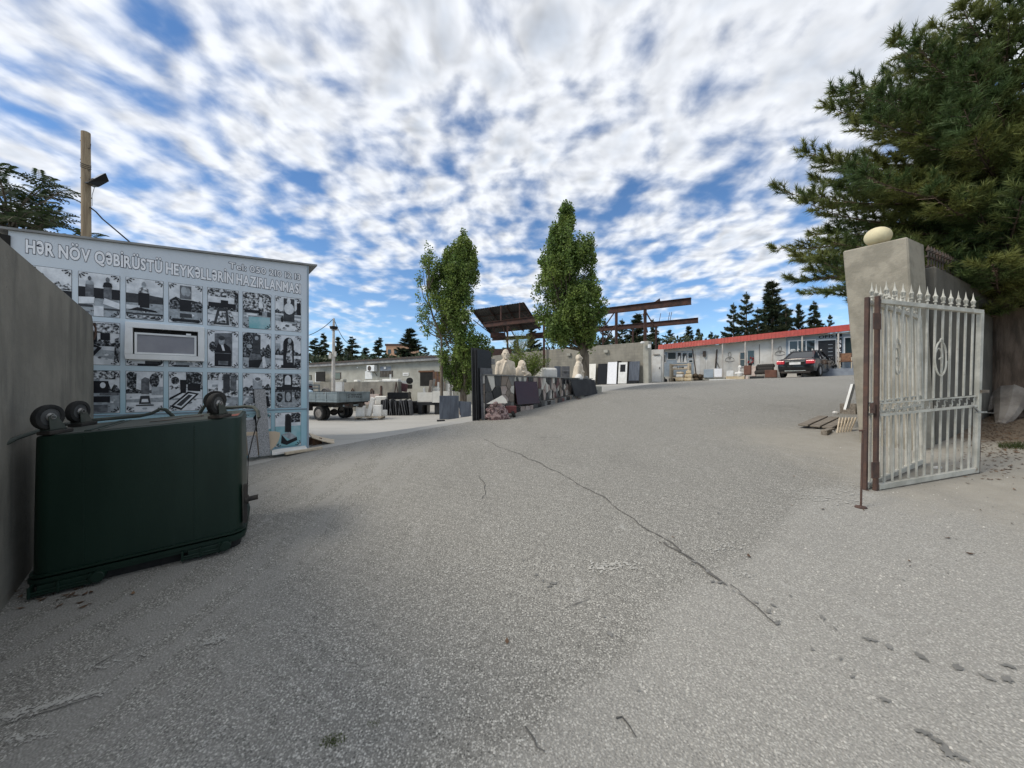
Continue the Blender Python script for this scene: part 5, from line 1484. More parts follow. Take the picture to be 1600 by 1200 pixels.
# ---------------------------------------------------------------- flatbed truck
a = at(527, 629, 17.0); tdir = Vector((.405, .915, 0)); sdir = Vector((-.915, .405, 0))
gzv = G(510, 656.0)
tz = gzv.z
TRZ = math.atan2(sdir.y, sdir.x)   # local x forward (to the cab), y across, towards +tdir*-1
truck = thing('flatbed_truck', 'grey drop-side flatbed truck with white cab parked behind the kiosk', 'truck', (a.x, a.y, tz), TRZ)
# local +x = sdir (forward), local +y = rotate(+90) of sdir = (-.405,-.915) = towards camera; bed spans y from -1.9 to 0
bz = a.z - tz
bh = .46
mb = MB(); mb.b2(0.03, 3.4, -1.87, -0.03, bz - .05, bz + .03); part(mb, 'bed_floor', K['chassis'], truck)
def ribbed(mb, x0, x1, y0, y1, z0, z1, along):
    mb.b2(x0, x1, y0, y1, z0, z1)
for nm, (x0, x1, y0, y1) in (('side_board', (0.0, 3.4, -.03, 0.0)), ('side_board', (0.0, 3.4, -1.9, -1.87)), ('tailgate', (-.03, -.002, -1.9, 0.0)), ('head_board', (3.37, 3.4, -1.865, -.035))):
    mb = MB(); mb.b2(x0, x1, y0, y1, bz, bz + bh)
    for z in (0.02, .13, bh - .03):
        e = .015
        mb.b2(x0 - e if nm in ('tailgate',) else x0, x1 + (e if nm == 'head_board' else 0), y0 - (e if y0 < -1 and nm == 'side_board' else 0), y1 + (e if y1 > -.5 and nm == 'side_board' else 0), bz + z - .015, bz + z + .015)
    n = 5 if nm != 'tailgate' else 4
    for k in range(n + 1):
        if nm == 'side_board':
            x = x0 + (x1 - x0) * k / n; yy = (y1, y1 + .022) if y1 > -.5 else (y0 - .022, y0)
            mb.b2(max(x - .02, x0), min(x + .02, x1), yy[0], yy[1], bz - .0, bz + bh)
        elif nm == 'tailgate':
            y = y0 + (y1 - y0) * (0, .26, .74, 1.0, 1.0)[k]; mb.b2(x0 - .022, x0, max(y - .02, y0), min(y + .02, y1), bz, bz + bh)
    part(mb, nm, K['truck_paint'], truck)
# worn stencilled marks on the tailgate: two rows of short dark strokes
mb = MB(); rr = random.Random(5)
for row, zc_ in enumerate((.335, .225)):
    yy = -1.36
    while yy < -.52:
        w = rr.uniform(.05, .085); k = rr.randint(0, 3)
        def q(u, v): return Vector((-.0345, -1.9 - (yy + u) + 0.0 - 0.0, bz + zc_ + v))
        for (u0, v0, u1, v1) in ([(0, -.04, .018, .045), (0, .028, w, .045)], [(0, -.04, w * .3, .045), (w * .6, -.04, w, .03)], [(0, -.04, w, -.02), (w * .4, -.04, w * .7, .045)], [(0, -.01, w, .012), (w * .7, -.04, w, .045)])[k]:
            mb.poly([q(u0, v0), q(u1, v0), q(u1, v1), q(u0, v1)])
        yy += w + .035
part(mb, 'worn_stencil', K['dark_void'], truck, fix=False)
def wheel(parent, c, rad, wid, name='wheel', rim='rim_steel', spokes=0, M=None):
    T = (M or Matrix.Identity(4)) @ Matrix.Translation(Vector(c)) @ Matrix.Rotation(R(90), 4, 'X')
    ri = rad * .62; h = wid / 2
    mb = MB(); mb.lathe([(ri, -h * .85), (rad * .9, -h), (rad * .985, -h * .75), (rad, -h * .3), (rad, h * .3), (rad * .985, h * .75), (rad * .9, h), (ri, h * .85), (ri, -h * .85)], 24, T)
    mb.f = [f for f in mb.f if len(f) == 4]; mb.m = [0] * len(mb.f)
    wh = part(mb, name, K['rubber'], parent, smooth=True)
    mb = MB(); mb.lathe([(ri * 1.0, -h * .8), (ri * .92, -h * .75), (ri * .8, -h * .15), (ri * .35, -h * .1), (ri * .30, -h * .5), (0, -h * .5)], 20, T)
    mb.lathe([(ri * 1.0, h * .8), (ri * .92, h * .75), (ri * .8, h * .15), (ri * .35, h * .1), (ri * .30, h * .5), (0, h * .5)], 20, T)
    if spokes:
        for k in range(spokes):
            a_ = 2 * math.pi * k / spokes
            for sg in (-1, 1):
                mb.xf(Matrix.Identity(4))
                q = MB(); q.box((ri * .55, 0, sg * h * .55), (ri * .8, ri * .16, h * .3)); q.xf(T @ Matrix.Rotation(a_, 4, 'Z')); mb.add(q.v, q.f)
    part(mb, 'wheel_rim', K[rim], wh, smooth=True)
    return wh
wr = .325
for yy in (-.16, -.40, -1.50, -1.74): wheel(truck, (1.28, yy, wr), wr, .20)
mb = MB(); mb.b2(-.2, 5.2, -.72, -.60, bz - .26, bz - .06); mb.b2(-.2, 5.2, -1.30, -1.18, bz - .26, bz - .06); mb.cyl((1.28, -1.7, wr), (1.28, -.2, wr), .07, n=10); mb.ell((1.28, -.95, wr), (.16, .2, .16)); mb.b2(2.0, 2.7, -.38, -.06, bz - .42, bz - .12)
mb.b2(.2, .3, -1.8, -.1, bz - .12, bz - .05)
part(mb, 'chassis', K['chassis'], truck)
mb = MB(); mb.b2(-.04, -.01, -1.62, -.3, bz - .20, bz - .12); part(mb, 'rear_crossbar', K['truck_paint'], truck)
mb = MB(); mb.b2(-.045, -.015, -.62, -.36, bz - .19, bz - .10); part(mb, 'tail_lamp', K['rust'], truck)
mb = MB(); mb.b2(-.045, -.015, -1.56, -1.30, bz - .19, bz - .10); part(mb, 'tail_lamp', K['rust'], truck)
mb = MB(); mb.hexa([(3.5, -1.75, bz - .25), (5.0, -1.75, bz - .25), (5.0, -.15, bz - .25), (3.5, -.15, bz - .25), (3.55, -1.66, bz + 1.02), (4.6, -1.66, bz + 1.02), (4.6, -.24, bz + 1.02), (3.55, -.24, bz + 1.02)])
part(mb, 'cab', K['truck_cab'], truck, bevel=.06)
mb = MB(); mb.hexa([(3.49, -1.58, bz + .52), (3.52, -1.58, bz + .52), (3.52, -.32, bz + .52), (3.49, -.32, bz + .52), (3.515, -1.52, bz + .84), (3.54, -1.52, bz + .84), (3.54, -.38, bz + .84), (3.515, -.38, bz + .84)])
part(mb, 'rear_window', K['glass'], truck)
mb = MB()
for z in (.62, .78): mb.b2(3.36, 3.40, -1.87, -.03, bz + z - .03, bz + z + .03)
for y in (-1.85, -1.2, -.7, -.05): mb.b2(3.36, 3.40, y - .025, y + .025, bz + bh, bz + .81)
part(mb, 'ladder_rack', K['truck_paint'], truck)
M = MW[truck.name]
mb = MB()
for (x, y, s) in ((2.9, -.4, .22), (2.6, -.6, .2), (3.0, -.8, .24), (2.3, -.45, .17)): mb.ell((x, y, bz + .38), (s, s, .18), 10, 6)
solo(mb.xf(M), 'blue_sack', K['blue_sack'], 'blue and white sacks heaped in the truck bed', 'sack', smooth='all')
mb = MB(); mb.lathe([(.19, -.05), (.24, -.07), (.28, -.04), (.28, .04), (.24, .07), (.19, .05), (.19, -.05)], 18, Matrix.Translation((1.5, -.7, bz + .40)) @ Matrix.Rotation(R(75), 4, 'X'))
solo(mb.xf(M), 'spare_tyre', K['rim_steel'], 'spare tyre standing in the truck bed', 'tyre', smooth=True)
# ================================================================ BACK: workshop, walls, steel frame, shop, car
def fpart(face, root, name, m, x0, x1, z0, z1, off, th, bevel=0.0, label=None, parent=None, z0r=None, z1r=None):
    """a board on an upright face: off = how far it stands proud (towards the camera)"""
    mb = MB(); zr0 = z0 if z0r is None else z0r; zr1 = z1 if z1r is None else z1r
    mb.hexa([(x0, -off, z0), (x1, -off, zr0), (x1, -off + th, zr0), (x0, -off + th, z0), (x0, -off, z1), (x1, -off, zr1), (x1, -off + th, zr1), (x0, -off + th, z1)])
    return part(mb, name, m, parent or root, bevel=bevel, label=label)


def face_thing(face, name, label, cat): return thing(name, label, cat, (face.o.x, face.o.y, 0), face.rz)


# ---- grey workshop behind the yard
WS = Face((-24.5, 38.2), (-4.9, 26.4))
ws = face_thing(WS, 'grey_workshop', 'long low grey plastered workshop with flat roof behind the yard', 'workshop')
zl = WS.hit(484, 574)[1]; lA = WS.hit(484, 574)[0]; lB, zB = WS.hit(690, 563)
def wsr(l): return zl + (zB - zl) * (l - lA) / (lB - lA)
mb = MB(); mb.hexa([(0, 0, 0.2), (WS.len, 0, .2), (WS.len, 6, .2), (0, 6, .2), (0, 0, wsr(0)), (WS.len, 0, wsr(WS.len)), (WS.len, 6, wsr(WS.len)), (0, 6, wsr(0))]); part(mb, 'workshop_wall', K['grey_plaster'], ws)
mb = MB(); a_, b_ = wsr(-.3) + .004, wsr(WS.len + .3) + .004
mb.hexa([(-.3, -.35, a_), (WS.len + .3, -.35, b_), (WS.len + .3, 6.3, b_), (-.3, 6.3, a_), (-.3, -.35, a_ + .30), (WS.len + .3, -.35, b_ + .30), (WS.len + .3, 6.3, b_ + .45), (-.3, 6.3, a_ + .45)]); part(mb, 'flat_roof', K['slab_roof'], ws)
mb = MB(); mb.hexa([(-.32, -.40, a_ + .20), (WS.len + .32, -.40, b_ + .20), (WS.len + .32, -.352, b_ + .20), (-.32, -.352, a_ + .20), (-.32, -.40, a_ + .34), (WS.len + .32, -.40, b_ + .34), (WS.len + .32, -.352, b_ + .34), (-.32, -.352, a_ + .34)]); part(mb, 'roof_edge', K['dark_iron'], ws)
def wsp(name, m, r, off, th, **k): a, b, c, d = WS.rect(*r); return fpart(WS, ws, name, m, a, b, c, d, off, th, **k)
d_ = wsp('doorway', K['dark_void'], (656.5, 581.5, 677, 603), .012, .02)
wsp('door_frame', K['brown_wood'], (654.5, 579, 678.5, 581.5), .05, .06)
for k in range(4): wsp('plank', K['brown_wood'] if k % 2 else K['rust'], (677.2 + 3 * k, 580.5, 680 + 3 * k, 603), .06, .05)
for (x0, y0, x1, y1) in ((480, 586, 487, 596), (493, 583, 501, 597), (521, 582, 533, 593), (571, 580, 582, 592)):
    w_ = wsp('workshop_window', K['pvc'] if x0 in (493, 571) else K['dark_iron'], (x0, y0, x1, y1), .03, .035)
    a, b, c, d = WS.rect(x0 + 1, y0 + 1, x1 - 1, y1 - 1); fpart(WS, ws, 'window_pane', K['glass_blue'] if x0 != 571 else K['white_paint'], a, b, c, d, .036, .005, parent=w_)
w_ = wsp('workshop_window', K['dark_iron'], (594, 579.5, 614, 589), .02, .02)
a, b, c, d = WS.rect(594, 579.5, 614, 589)
for k in range(9):
    x = a + (b - a) * (k + .5) / 9; fpart(WS, ws, 'window_bar', K['rim_steel'], x - .02, x + .02, c, d, .05, .025, parent=w_)
wsp('grey_shutter', K['plinth_grey'], (594, 573, 611, 579.3), .015, .012)
wsp('dark_panel', K['dark_void'], (502, 581, 516, 596.5), .5, .06, bevel=.01)
s_ = wsp('wall_sign', K['white_paint'], (630, 582.5, 639, 587), .04, .04)
a, b, c, d = WS.rect(631, 584.2, 638, 585.6); fpart(WS, ws, 'sign_line', K['gray_line'], a, b, c, d, .043, .002, parent=s_)
wsp('white_lamp', K['white_paint'], (601, 573, 604, 576.5), .08, .08)
wsp('junction_box', K['pvc'], (558.4, 573.5, 559.8, 575), .05, .05)
ax0, ax1, az0, az1 = WS.rect(578.5, 571, 590.5, 580.5)
x, y = WS.pt(ax0, .0)
acu = thing('air_conditioner', 'white air conditioner outdoor unit fixed on the grey workshop wall', 'air conditioner', (WS.pt(ax0)[0], WS.pt(ax0)[1], az0), WS.rz)
w, hh = ax1 - ax0, az1 - az0
mb = MB(); mb.b2(0, w, -.36, -.04, 0, hh); part(mb, 'casing', K['pvc'], acu, bevel=.02)
mb = MB(); mb.cyl((w * .4, -.385, hh * .5), (w * .4, -.361, hh * .5), hh * .40, n=20); part(mb, 'fan_grille', K['dark_iron'], acu)
mb = MB(); mb.tube([(w * .1, -.3, -.02), (w * .1, 0, -.02), (w * .1, 0, -.4)], .025, 5); mb.tube([(w * .9, -.3, -.02), (w * .9, 0, -.35)], .025, 5); part(mb, 'bracket', K['dark_iron'], acu)
mb = MB(); e0 = WS.rect(639, 594.5, 653, 603); mb.box(Vector((WS.pt((e0[0] + e0[1]) / 2, -1.2)[0], WS.pt((e0[0] + e0[1]) / 2, -1.2)[1], (e0[2] + e0[3]) / 2 - .15)), (e0[1] - e0[0] - .2, .5, e0[3] - e0[2] + .2), rz=WS.rz)
solo(mb, 'white_cabinet', K['white_paint'], 'battered white cabinet standing before the dark workshop door', 'cabinet', bevel=.02)

# low wall in the yard with hooks and things on it
LW = Face(tuple(at(525, 600, 25.0))[:2], tuple(at(622, 600, 22.0))[:2])
lw = face_thing(LW, 'yard_wall', 'low stained concrete wall with rusty hooks across the yard', 'wall')
z0 = LW.hit(560, 597)[1]
mb = MB(); mb.b2(-2.5, LW.len, 0, .3, -.2, z0); part(mb, 'wall_body', K['board_concrete'], lw)
for px in (537, 552, 582):
    l_, z_ = LW.hit(px, 610); mb = MB(); mb.tube([(l_ - .1, -.03, z_ - .25), (l_ - .1, -.05, z_), (l_, -.06, z_ + .10), (l_ + .1, -.05, z_), (l_ + .1, -.03, z_ - .25)], .035, 6); part(mb, 'rusty_hook', K['rust'], lw)
mb = MB(); l_, z_ = LW.hit(596, 612); mb.b2(l_ - .06, l_ + .06, -.06, -.005, z_ - .3, z_ + .35); part(mb, 'rusty_bar', K['rust'], lw)
for (x0, x1, y0, y1, m_, lab, nm) in ((568, 592, 591, 592.6, 'marble', 'long white slab laid along the yard wall top', 'white_slab'), (596, 622, 588.5, 592.5, 'white_stone', 'white stone offcuts piled at the end of the yard wall', 'white_stones'), (552, 558, 591, 594, 'marble', 'small white stone on the yard wall', 'white_stone'),
                                      (531, 536, 589.5, 594, 'grey_plaster', 'grey lump on the yard wall below the dark window', 'grey_stone')):
    l0, l1, a, b = LW.rect(x0, y0, x1, y1); mb = MB(); mb.b2(l0, l1, .02, .28, z0 + .004, z0 + max(b - a, .06) + .02); solo(mb.xf(MW[lw.name]), nm, K[m_], lab, 'stone', bevel=.03)
l_ = LW.hit(607, 592)[0]; mb = MB(); mb.tube([(l_, .15, z0 + .12), (l_, .15, z0 + .45)], .05, 6); solo(mb.xf(MW[lw.name]), 'white_stump', K['white_paint'], 'short white post stump among the white offcuts', 'post')
mb, g, k = upright(478, 487, 578, 606, .3, Y=27); 
mb = MB(); c = at(536, 607, 24); mb.b2(c.x - .2, c.x + .2, c.y - .6, c.y - .3, c.z - .3, c.z + .4); solo(mb, 'white_drum', K['white_paint'], 'white box with a dark edge by the yard wall above the truck bed', 'box')

# telegraph pole
Yq = 23.0
b = at(521, 606, Yq); tp = at(521.5, 497.5, Yq)
tpole = thing('telegraph_pole', 'slim pale telegraph pole with nest-like bracket in front of the workshop', 'pole', (b.x, Yq, H(b.x, Yq)))
mb = MB(); mb.tube([(b.x, Yq, H(b.x, Yq)), (b.x, Yq, 3.0), tp], [.11, .10, .06], 10); part(mb, 'pole_shaft', K['post_paint'], tpole, world=True, smooth=True)
mb = MB(); c = at(521.5, 512, Yq); mb.lathe([(.05, -.10), (.20, -.08), (.24, .06), (.12, .09), (.04, .0)], 12, Matrix.Translation(c)); part(mb, 'wire_coil', K['cable'], tpole, world=True)
mb = MB(); c = at(523, 516, Yq); mb.tube([c + Vector((-.15, -.1, 0)), c + Vector((.24, -.1, 0))], .03, 6); part(mb, 'cross_arm', K['old_wood'], tpole, world=True)
mb = MB(); c = at(520, 556, Yq); mb.box(c + Vector((-.1, -.12, 0)), (.14, .1, .34)); mb.box(c + Vector((.2, -.12, .1)), (.12, .1, .3)); part(mb, 'meter_box', K['post_paint'], tpole, world=True)
def cable(p, q, sag, label, r=.018):
    pts = []
    for k in range(13):
        t_ = k / 12; v = p.lerp(q, t_); v.z -= sag * 4 * t_ * (1 - t_); pts.append(v)
    mb = MB(); mb.tube(pts, r, 5); solo(mb, 'overhead_wire', K['cable'], label, 'cable')
cable(tp, at(440, 524, 21), .5, 'overhead wire sagging from the telegraph pole to the kiosk side')
cable(tp, at(548, 538, 26), .35, 'overhead wire dropping from the telegraph pole to the conifers')
cable(at(556, 545, 27), at(541, 560, 27.5), -.1, 'loose wire loop in front of the conifers', .014)

# ---- big retaining wall at the back
RW = Face((-5.0, 39.6), tuple(at(1013, 600, 27.0))[:2])
rw = face_thing(RW, 'retaining_wall', 'tall stained grey block retaining wall behind the planter', 'wall')
rz_ = RW.hit(1010, 534)[1]
m = bpy.data.materials.new('block_wall'); m.use_nodes = True
t = NT(m.node_tree); bs = t.n['Principled BSDF']; P_ = t.node('ShaderNodeTexCoord').outputs['Object']
xz = t.sep(P_); uv = t.vec(xz[0], xz[2], 0)
br = t.node('ShaderNodeTexBrick'); t.put(br.inputs['Vector'], uv); br.inputs['Scale'].default_value = 1.0; br.inputs['Brick Width'].default_value = .42; br.inputs['Row Height'].default_value = .21; br.inputs['Mortar Size'].default_value = .012
br.inputs['Color1'].default_value = (.185, .172, .142, 1); br.inputs['Color2'].default_value = (.245, .228, .188, 1); br.inputs['Mortar'].default_value = (.15, .14, .118, 1)
n1 = t.noise(t.mapping(P_, sc=(1, 1, .4)), .8, 7, .65); cc = t.mix(t.smooth(n1, .35, .65), br.outputs['Color'], (.28, .26, .215))
n2 = t.noise(t.mapping(P_, (3, 1, 4), sc=(1.5, 1.5, .3)), 1.1, 6, .6); cc = t.mix(t.math('MULTIPLY', t.smooth(n2, .5, .7), .5), cc, (.17, .16, .14))
t.put(bs.inputs['Base Color'], cc); bs.inputs['Roughness'].default_value = .95
K['block_wall'] = m
mb = MB(); N_ = 46; top_ = []
for k in range(N_ + 1): top_.append((RW.len * k / N_, rz_ - .35 + .35 * min(1, (RW.len * k / N_) / RW.len * 1.6) + .06 * mnoise.noise((k * .7, 2, 1))))
mb.prism([(0, -.2), (RW.len, -.2)] + [(RW.len, rz_)] + top_[::-1][1:], 0, .4, lambda u, v, d: Vector((u, d, v))); part(mb, 'wall_body', m, rw)
mb = MB(); mb.b2(RW.len - .35, RW.len + .03, -.06, .5, -.2, rz_ + .05); part(mb, 'wall_pier', K['grey_plaster'], rw)
for px, py in ((948, 549), (890, 554), (838, 558)):
    l_, z_ = RW.hit(px, py); mb = MB(); mb.b2(l_ - .16, l_ + .16, -.18, -.004, z_ - .1, z_ + .1); part(mb, 'ledge_stub', K['grey_plaster'], rw)
c = at(1004, 535.5, 26.9); mb = MB(); mb.ell((c.x, c.y, c.z), (.16, .12, .1), 10, 6); solo(mb, 'white_floodlight', K['white_paint'], 'small white lamp on the end of the retaining wall', 'lamp', smooth='all')
c = at(1014.5, 541, 26.8); mb = MB(); mb.box(c, (.16, .14, .24)); solo(mb, 'meter_box', K['pvc'], 'little white box beside the end of the retaining wall', 'box', bevel=.01)
# slabs standing against it
sl = [(915, 934, 569, 600, 'marble', 'plain pale slab left of the black slab at the retaining wall', None), (937.5, 951.5, 568.5, 600.5, 'granite_black', 'glossy black slab leaning on the retaining wall', None), (952.5, 967, 566, 600, 'white_print', 'white veined slab in a dark frame on the retaining wall', 'frame'),
      (969.5, 983, 566.5, 599, 'white_paint', 'white door-like panel with a black window on the retaining wall', 'window'), (986, 1002, 565, 599, 'blue_slab', 'blue-grey polished slab nearest the wall end', None), (916, 923, 570, 590, 'granite_dull', 'dark slab half hidden by the poplar trunk', None)]
for (x0, x1, y0, y1, mm, lab, ex) in sl:
    l0, l1, a, b_ = RW.rect(x0, y0, x1, y1); gx_, gy_ = RW.pt((l0 + l1) / 2, -.4); a = H(gx_, gy_) + .02
    root = thing('display_slab', lab, 'slab', (RW.pt(l0)[0], RW.pt(l0)[1], a), RW.rz, 'slabs leaning on the retaining wall')
    w, hh = l1 - l0, b_ - a
    mb = MB(); mb.hexa([(0, -.45, 0), (w, -.45, 0), (w, -.39, 0), (0, -.39, 0), (0, -.28, hh), (w, -.28, hh), (w, -.22, hh), (0, -.22, hh)]); part(mb, 'panel', K[mm], root, bevel=.006)
    def lp(u, v, o): return Vector((u, -.45 + .17 * v / hh - o, v))
    if ex == 'window':
        mb = MB(); mb.hexa([lp(w * .2, hh * .55, .004), lp(w * .8, hh * .55, .004), lp(w * .8, hh * .55, -.01), lp(w * .2, hh * .55, -.01), lp(w * .2, hh * .9, .004), lp(w * .8, hh * .9, .004), lp(w * .8, hh * .9, -.01), lp(w * .2, hh * .9, -.01)]); part(mb, 'black_window', K['granite_black'], root)
    if ex == 'frame' or ex == 'window':
        mb = MB(); mb.hexa([lp(w, 0, -.01), lp(w + .22, 0, -.2), lp(w + .22, 0, -.25), lp(w, 0, -.06), lp(w, hh * 1.04, -.01), lp(w + .22, hh * 1.04, -.2), lp(w + .22, hh * 1.04, -.25), lp(w, hh * 1.04, -.06)]); part(mb, 'dark_backing', K['dark_void'], root)
    if mm == 'blue_slab':
        mb = MB(); mb.hexa([lp(.0, -.0, .3), lp(w, 0, .3), lp(w, 0, .02), lp(0, 0, .02), lp(.0, .18, .3), lp(w, .18, .3), lp(w, .18, .02), lp(0, .18, .02)]); part(mb, 'stone_foot', K['granite_black'], root)

# ---- rusty steel crane frame
steel = thing('steel_frame', 'rusty skeleton of steel beams and posts with a dark shed roof at one end', 'steel frame', (4, 31, 1.7))
B1a, B1b = at(756, 508, 36.3), at(1080, 470.5, 26.0)
zt = (B1a.z + B1b.z) / 2; B1a.z = B1b.z = zt
off = Vector((4.2, 7.7, 0))
B2b = at(1091, 500.5, 33.6); B2a = B1a + off * 1.02
B2a.z = B2b.z = zt
def ibeam(a, b, hgt__, wd, name='beam'):
    mb = MB(); d = (b - a).normalized(); n = Vector((-d.y, d.x, 0)).normalized(); u = Vector((0, 0, 1))
    def bar(w0, h0, h1):
        vs = [a - n * w0 + u * h0, b - n * w0 + u * h0, b + n * w0 + u * h0, a + n * w0 + u * h0]
        mb.hexa(vs + [v + u * (h1 - h0) for v in vs])
    hh = hgt__ / 2
    bar(wd / 2, -hh, -hh + .03); bar(.012, -hh + .031, hh - .031); bar(wd / 2, hh - .03, hh)
    return part(mb, name, K['dark_rust'], steel, world=True)
ibeam(B1a, B1b, .46, .26, 'runway_beam'); ibeam(B2a, B2b, .46, .26, 'runway_beam')
# lower tie beam on the far side
La = at(769, 532, 40.5); Lb = at(905, 520, 37.0); La.z = Lb.z = (La.z + Lb.z) / 2
ibeam(La, Lb, .36, .2, 'tie_beam')
def post(px, beam, zb, r=.11, py=None):
    a, b_ = beam; p = (px - CX) / FPX; d = b_ - a
    tt = (p * a.y - a.x) / (d.x - p * d.y); q = a + d * tt
    mb = MB(); mb.box((q.x, q.y, (zb + q.z - .24) / 2), (r * 1.6, r * 1.6, q.z - .24 - zb)); part(mb, 'post', K['dark_rust'], steel, world=True); return q
for px in (793, 850, 963, 1008): post(px, (B1a, B1b), 1.3)
for px in (809, 884, 942, 989, 1025): post(px, (B2a, B2b), 1.3, .09)
def on_beam(px, beam):
    a, b_ = beam; p = (px - CX) / FPX; d = b_ - a
    return a + d * ((p * a.y - a.x) / (d.x - p * d.y)) + Vector((0, 0, .22))
def strut(a, b_, r=.05):
    mb = MB(); mb.cyl(a, b_, r, n=5); part(mb, 'brace', K['dark_rust'], steel, world=True)
for (x0, y0, x1, y1, Yz) in ((960, 488, 938, 520, 30), (1008, 485, 1022, 510, 27.5), (963, 505, 944, 535, 33), (795, 510, 810, 535, 36), (786, 510, 792, 535, 36), (850, 528, 860, 548, 36), (810, 528, 806, 548, 38), (935, 515, 965, 534, 34), (1005, 490, 1012, 520, 29), (838, 500, 845, 512, 35)):
    strut(at(x0, y0, Yz), at(x1, y1, Yz), .05)
for px, py in ((1030, 494), (1044, 493), (1047, 492)):
    q = on_beam(px, (B2a, B2b)); strut(q, q + Vector((.15, 0, .75)), .025)
c = on_beam(1027, (B1a, B1b)); mb = MB(); mb.prism([(-.2, -.05), (.2, -.05), (.16, .2)], -.05, .05, lambda u, v, d: Vector((c.x + u, c.y + d, c.z + v + .05))); part(mb, 'bracket_plate', K['dark_rust'], steel, world=True)
# shed roof: corrugated sheet sloping down to the near beam
# high edge over the near beam, falling away to the far one, so that its dark underside shows
bdir = (B1b - B1a).normalized()
e1 = at(819, 472, 34.0); e0 = e1 - bdir * 6.2; e0.z = e1.z
r1 = at(846, 513, 42.0); r0 = r1 - bdir * 7.2; r0.z = r1.z
dn = Vector((0, 0, 0))
mb = MB(); n_ = 44; vs = []
for k in range(n_ + 1):
    q = k / n_; u = .014 * (1 if k % 2 else -1)
    vs += [(e0 + dn).lerp(e1 + dn, q) + Vector((0, 0, u)), r0.lerp(r1, q) + Vector((0, 0, u))]
for k in range(n_): mb.f.append([2 * k, 2 * k + 2, 2 * k + 3, 2 * k + 1]); mb.m.append(0)
mb.v = [Vector(v) for v in vs]
part(mb, 'corrugated_roof', K['slab_roof'] if False else mat('roof_sheet_dark', (0.07, 0.068, 0.066), (0.04, 0.04, 0.04), 1.2, 5, .7), steel, world=True, fix=False)
q = on_beam(783, (B1a, B1b)); strut(q, Vector((q.x, q.y, e1.z - .05)), .09); q = on_beam(812, (B1a, B1b)); strut(q, Vector((q.x, q.y, e1.z - .05)), .06)
for q in (.05, .36, .68, .97):
    a = e0.lerp(e1, q) - Vector((0, 0, .12)); b_ = r0.lerp(r1, q) - Vector((0, 0, .12)); strut(a, b_, .06)
    a2 = a - Vector((0, 0, .9)); b2_ = b_ - Vector((0, 0, .05)); strut(a2, b2_, .045)
    for w in (.3, .55, .8): strut(a.lerp(b_, w), a2.lerp(b2_, w - .12), .03)
for q in (.25, .5, .75): strut(e0.lerp(r0, q) - Vector((0, 0, .06)), e1.lerp(r1, q) - Vector((0, 0, .06)), .04)
c = at(778, 524, 39); mb = MB(); mb.box(c, (1.5, .8, .45)); mb.box(c + Vector((-.4, 0, .5)), (.2, .2, .6)); part(mb, 'hoist', K['dark_rust'], steel, world=True)
# far embankment bits under the frame
mb, g, k = upright(745, 800, 545, 560, .5, Y=38.5); solo(mb, 'brown_fence', K['rust'], 'rusty sheet fence under the steel frame', 'fence')

# ---- white shed and the red-roofed shop
SH = Face((12.05, 31.0), (20.95, 24.1))
def sh_g(l): x, y = SH.pt(l, -.3); return H(x, y)
shop = face_thing(SH, 'red_roofed_shop', 'long low white stone-carver shop under a red sheet-metal eave', 'shop')
FqE = Face(SH.pt(0, -.6), SH.pt(5, -.6)); lR0, zR0 = FqE.hit(1030, 546.5); lR1, zR1 = FqE.hit(1322, 517)
SL = lR1 + 4.0
def eave(l): return zR0 + (zR1 - zR0) * (l - lR0) / (lR1 - lR0)
mb = MB(); mb.hexa([(.3, 0, 1.2), (SL, 0, 1.6), (SL, 6, 1.6), (.3, 6, 1.2), (.3, 0, eave(.3)), (SL, 0, eave(SL)), (SL, 6, eave(SL)), (.3, 6, eave(.3))]); part(mb, 'shop_wall', K['white_plaster'], shop)
mb = MB(); n_ = 150; EV = .6
fz = .40
for k in range(n_):
    l0 = lR0 - .1 + (SL - lR0) * k / n_; l1 = lR0 - .1 + (SL - lR0) * (k + 1) / n_; o = .02 if k % 2 else 0
    z0, z1 = eave(l0), eave(l1)
    mb.hexa([(l0, -EV - o, z0), (l1, -EV - o, z1), (l1, -EV + .03, z1), (l0, -EV + .03, z0), (l0, -EV + .12 - o, z0 + fz), (l1, -EV + .12 - o, z1 + fz), (l1, -EV + .16, z1 + fz), (l0, -EV + .16, z0 + fz)])
part(mb, 'red_eave', K['red_roof'], shop, fix=False)
mb = MB(); a, b_ = lR0 - .1, SL
mb.hexa([(a, -EV + .17, eave(a) + fz - .1), (b_, -EV + .17, eave(b_) + fz - .1), (b_, 6.2, eave(b_) + .9), (a, 6.2, eave(a) + .9), (a, -EV + .17, eave(a) + fz), (b_, -EV + .17, eave(b_) + fz), (b_, 6.2, eave(b_) + 1.0), (a, 6.2, eave(a) + 1.0)]); part(mb, 'roof_deck', K['slab_roof'], shop)
mb = MB(); mb.hexa([(a, -EV + .02, eave(a) + .02), (b_, -EV + .02, eave(b_) + .02), (b_, -.004, eave(b_) + .02), (a, -.004, eave(a) + .02), (a, -EV + .02, eave(a) + .06), (b_, -EV + .02, eave(b_) + .06), (b_, -.004, eave(b_) + .06), (a, -.004, eave(a) + .06)]); part(mb, 'soffit', K['white_paint'], shop)
for px, py in ((1129, 541), (1164.5, 536), (1207, 530), (1253.5, 524), (1310, 518)):
    Fp = Face(SH.pt(0, -EV + .1), SH.pt(5, -EV + .1)); l_ = Fp.hit(px, 560)[0]; mb = MB(); mb.cyl((l_, -EV + .1, sh_g(l_) - .1), (l_, -EV + .1, eave(l_) + .01), .045, n=8); part(mb, 'eave_post', K['post_paint'], shop, smooth=True)
def shp(name, m, r, off, th, **k): a, b, c, d = SH.rect(*r); return fpart(SH, shop, name, m, a, b, c, d, off, th, **k)
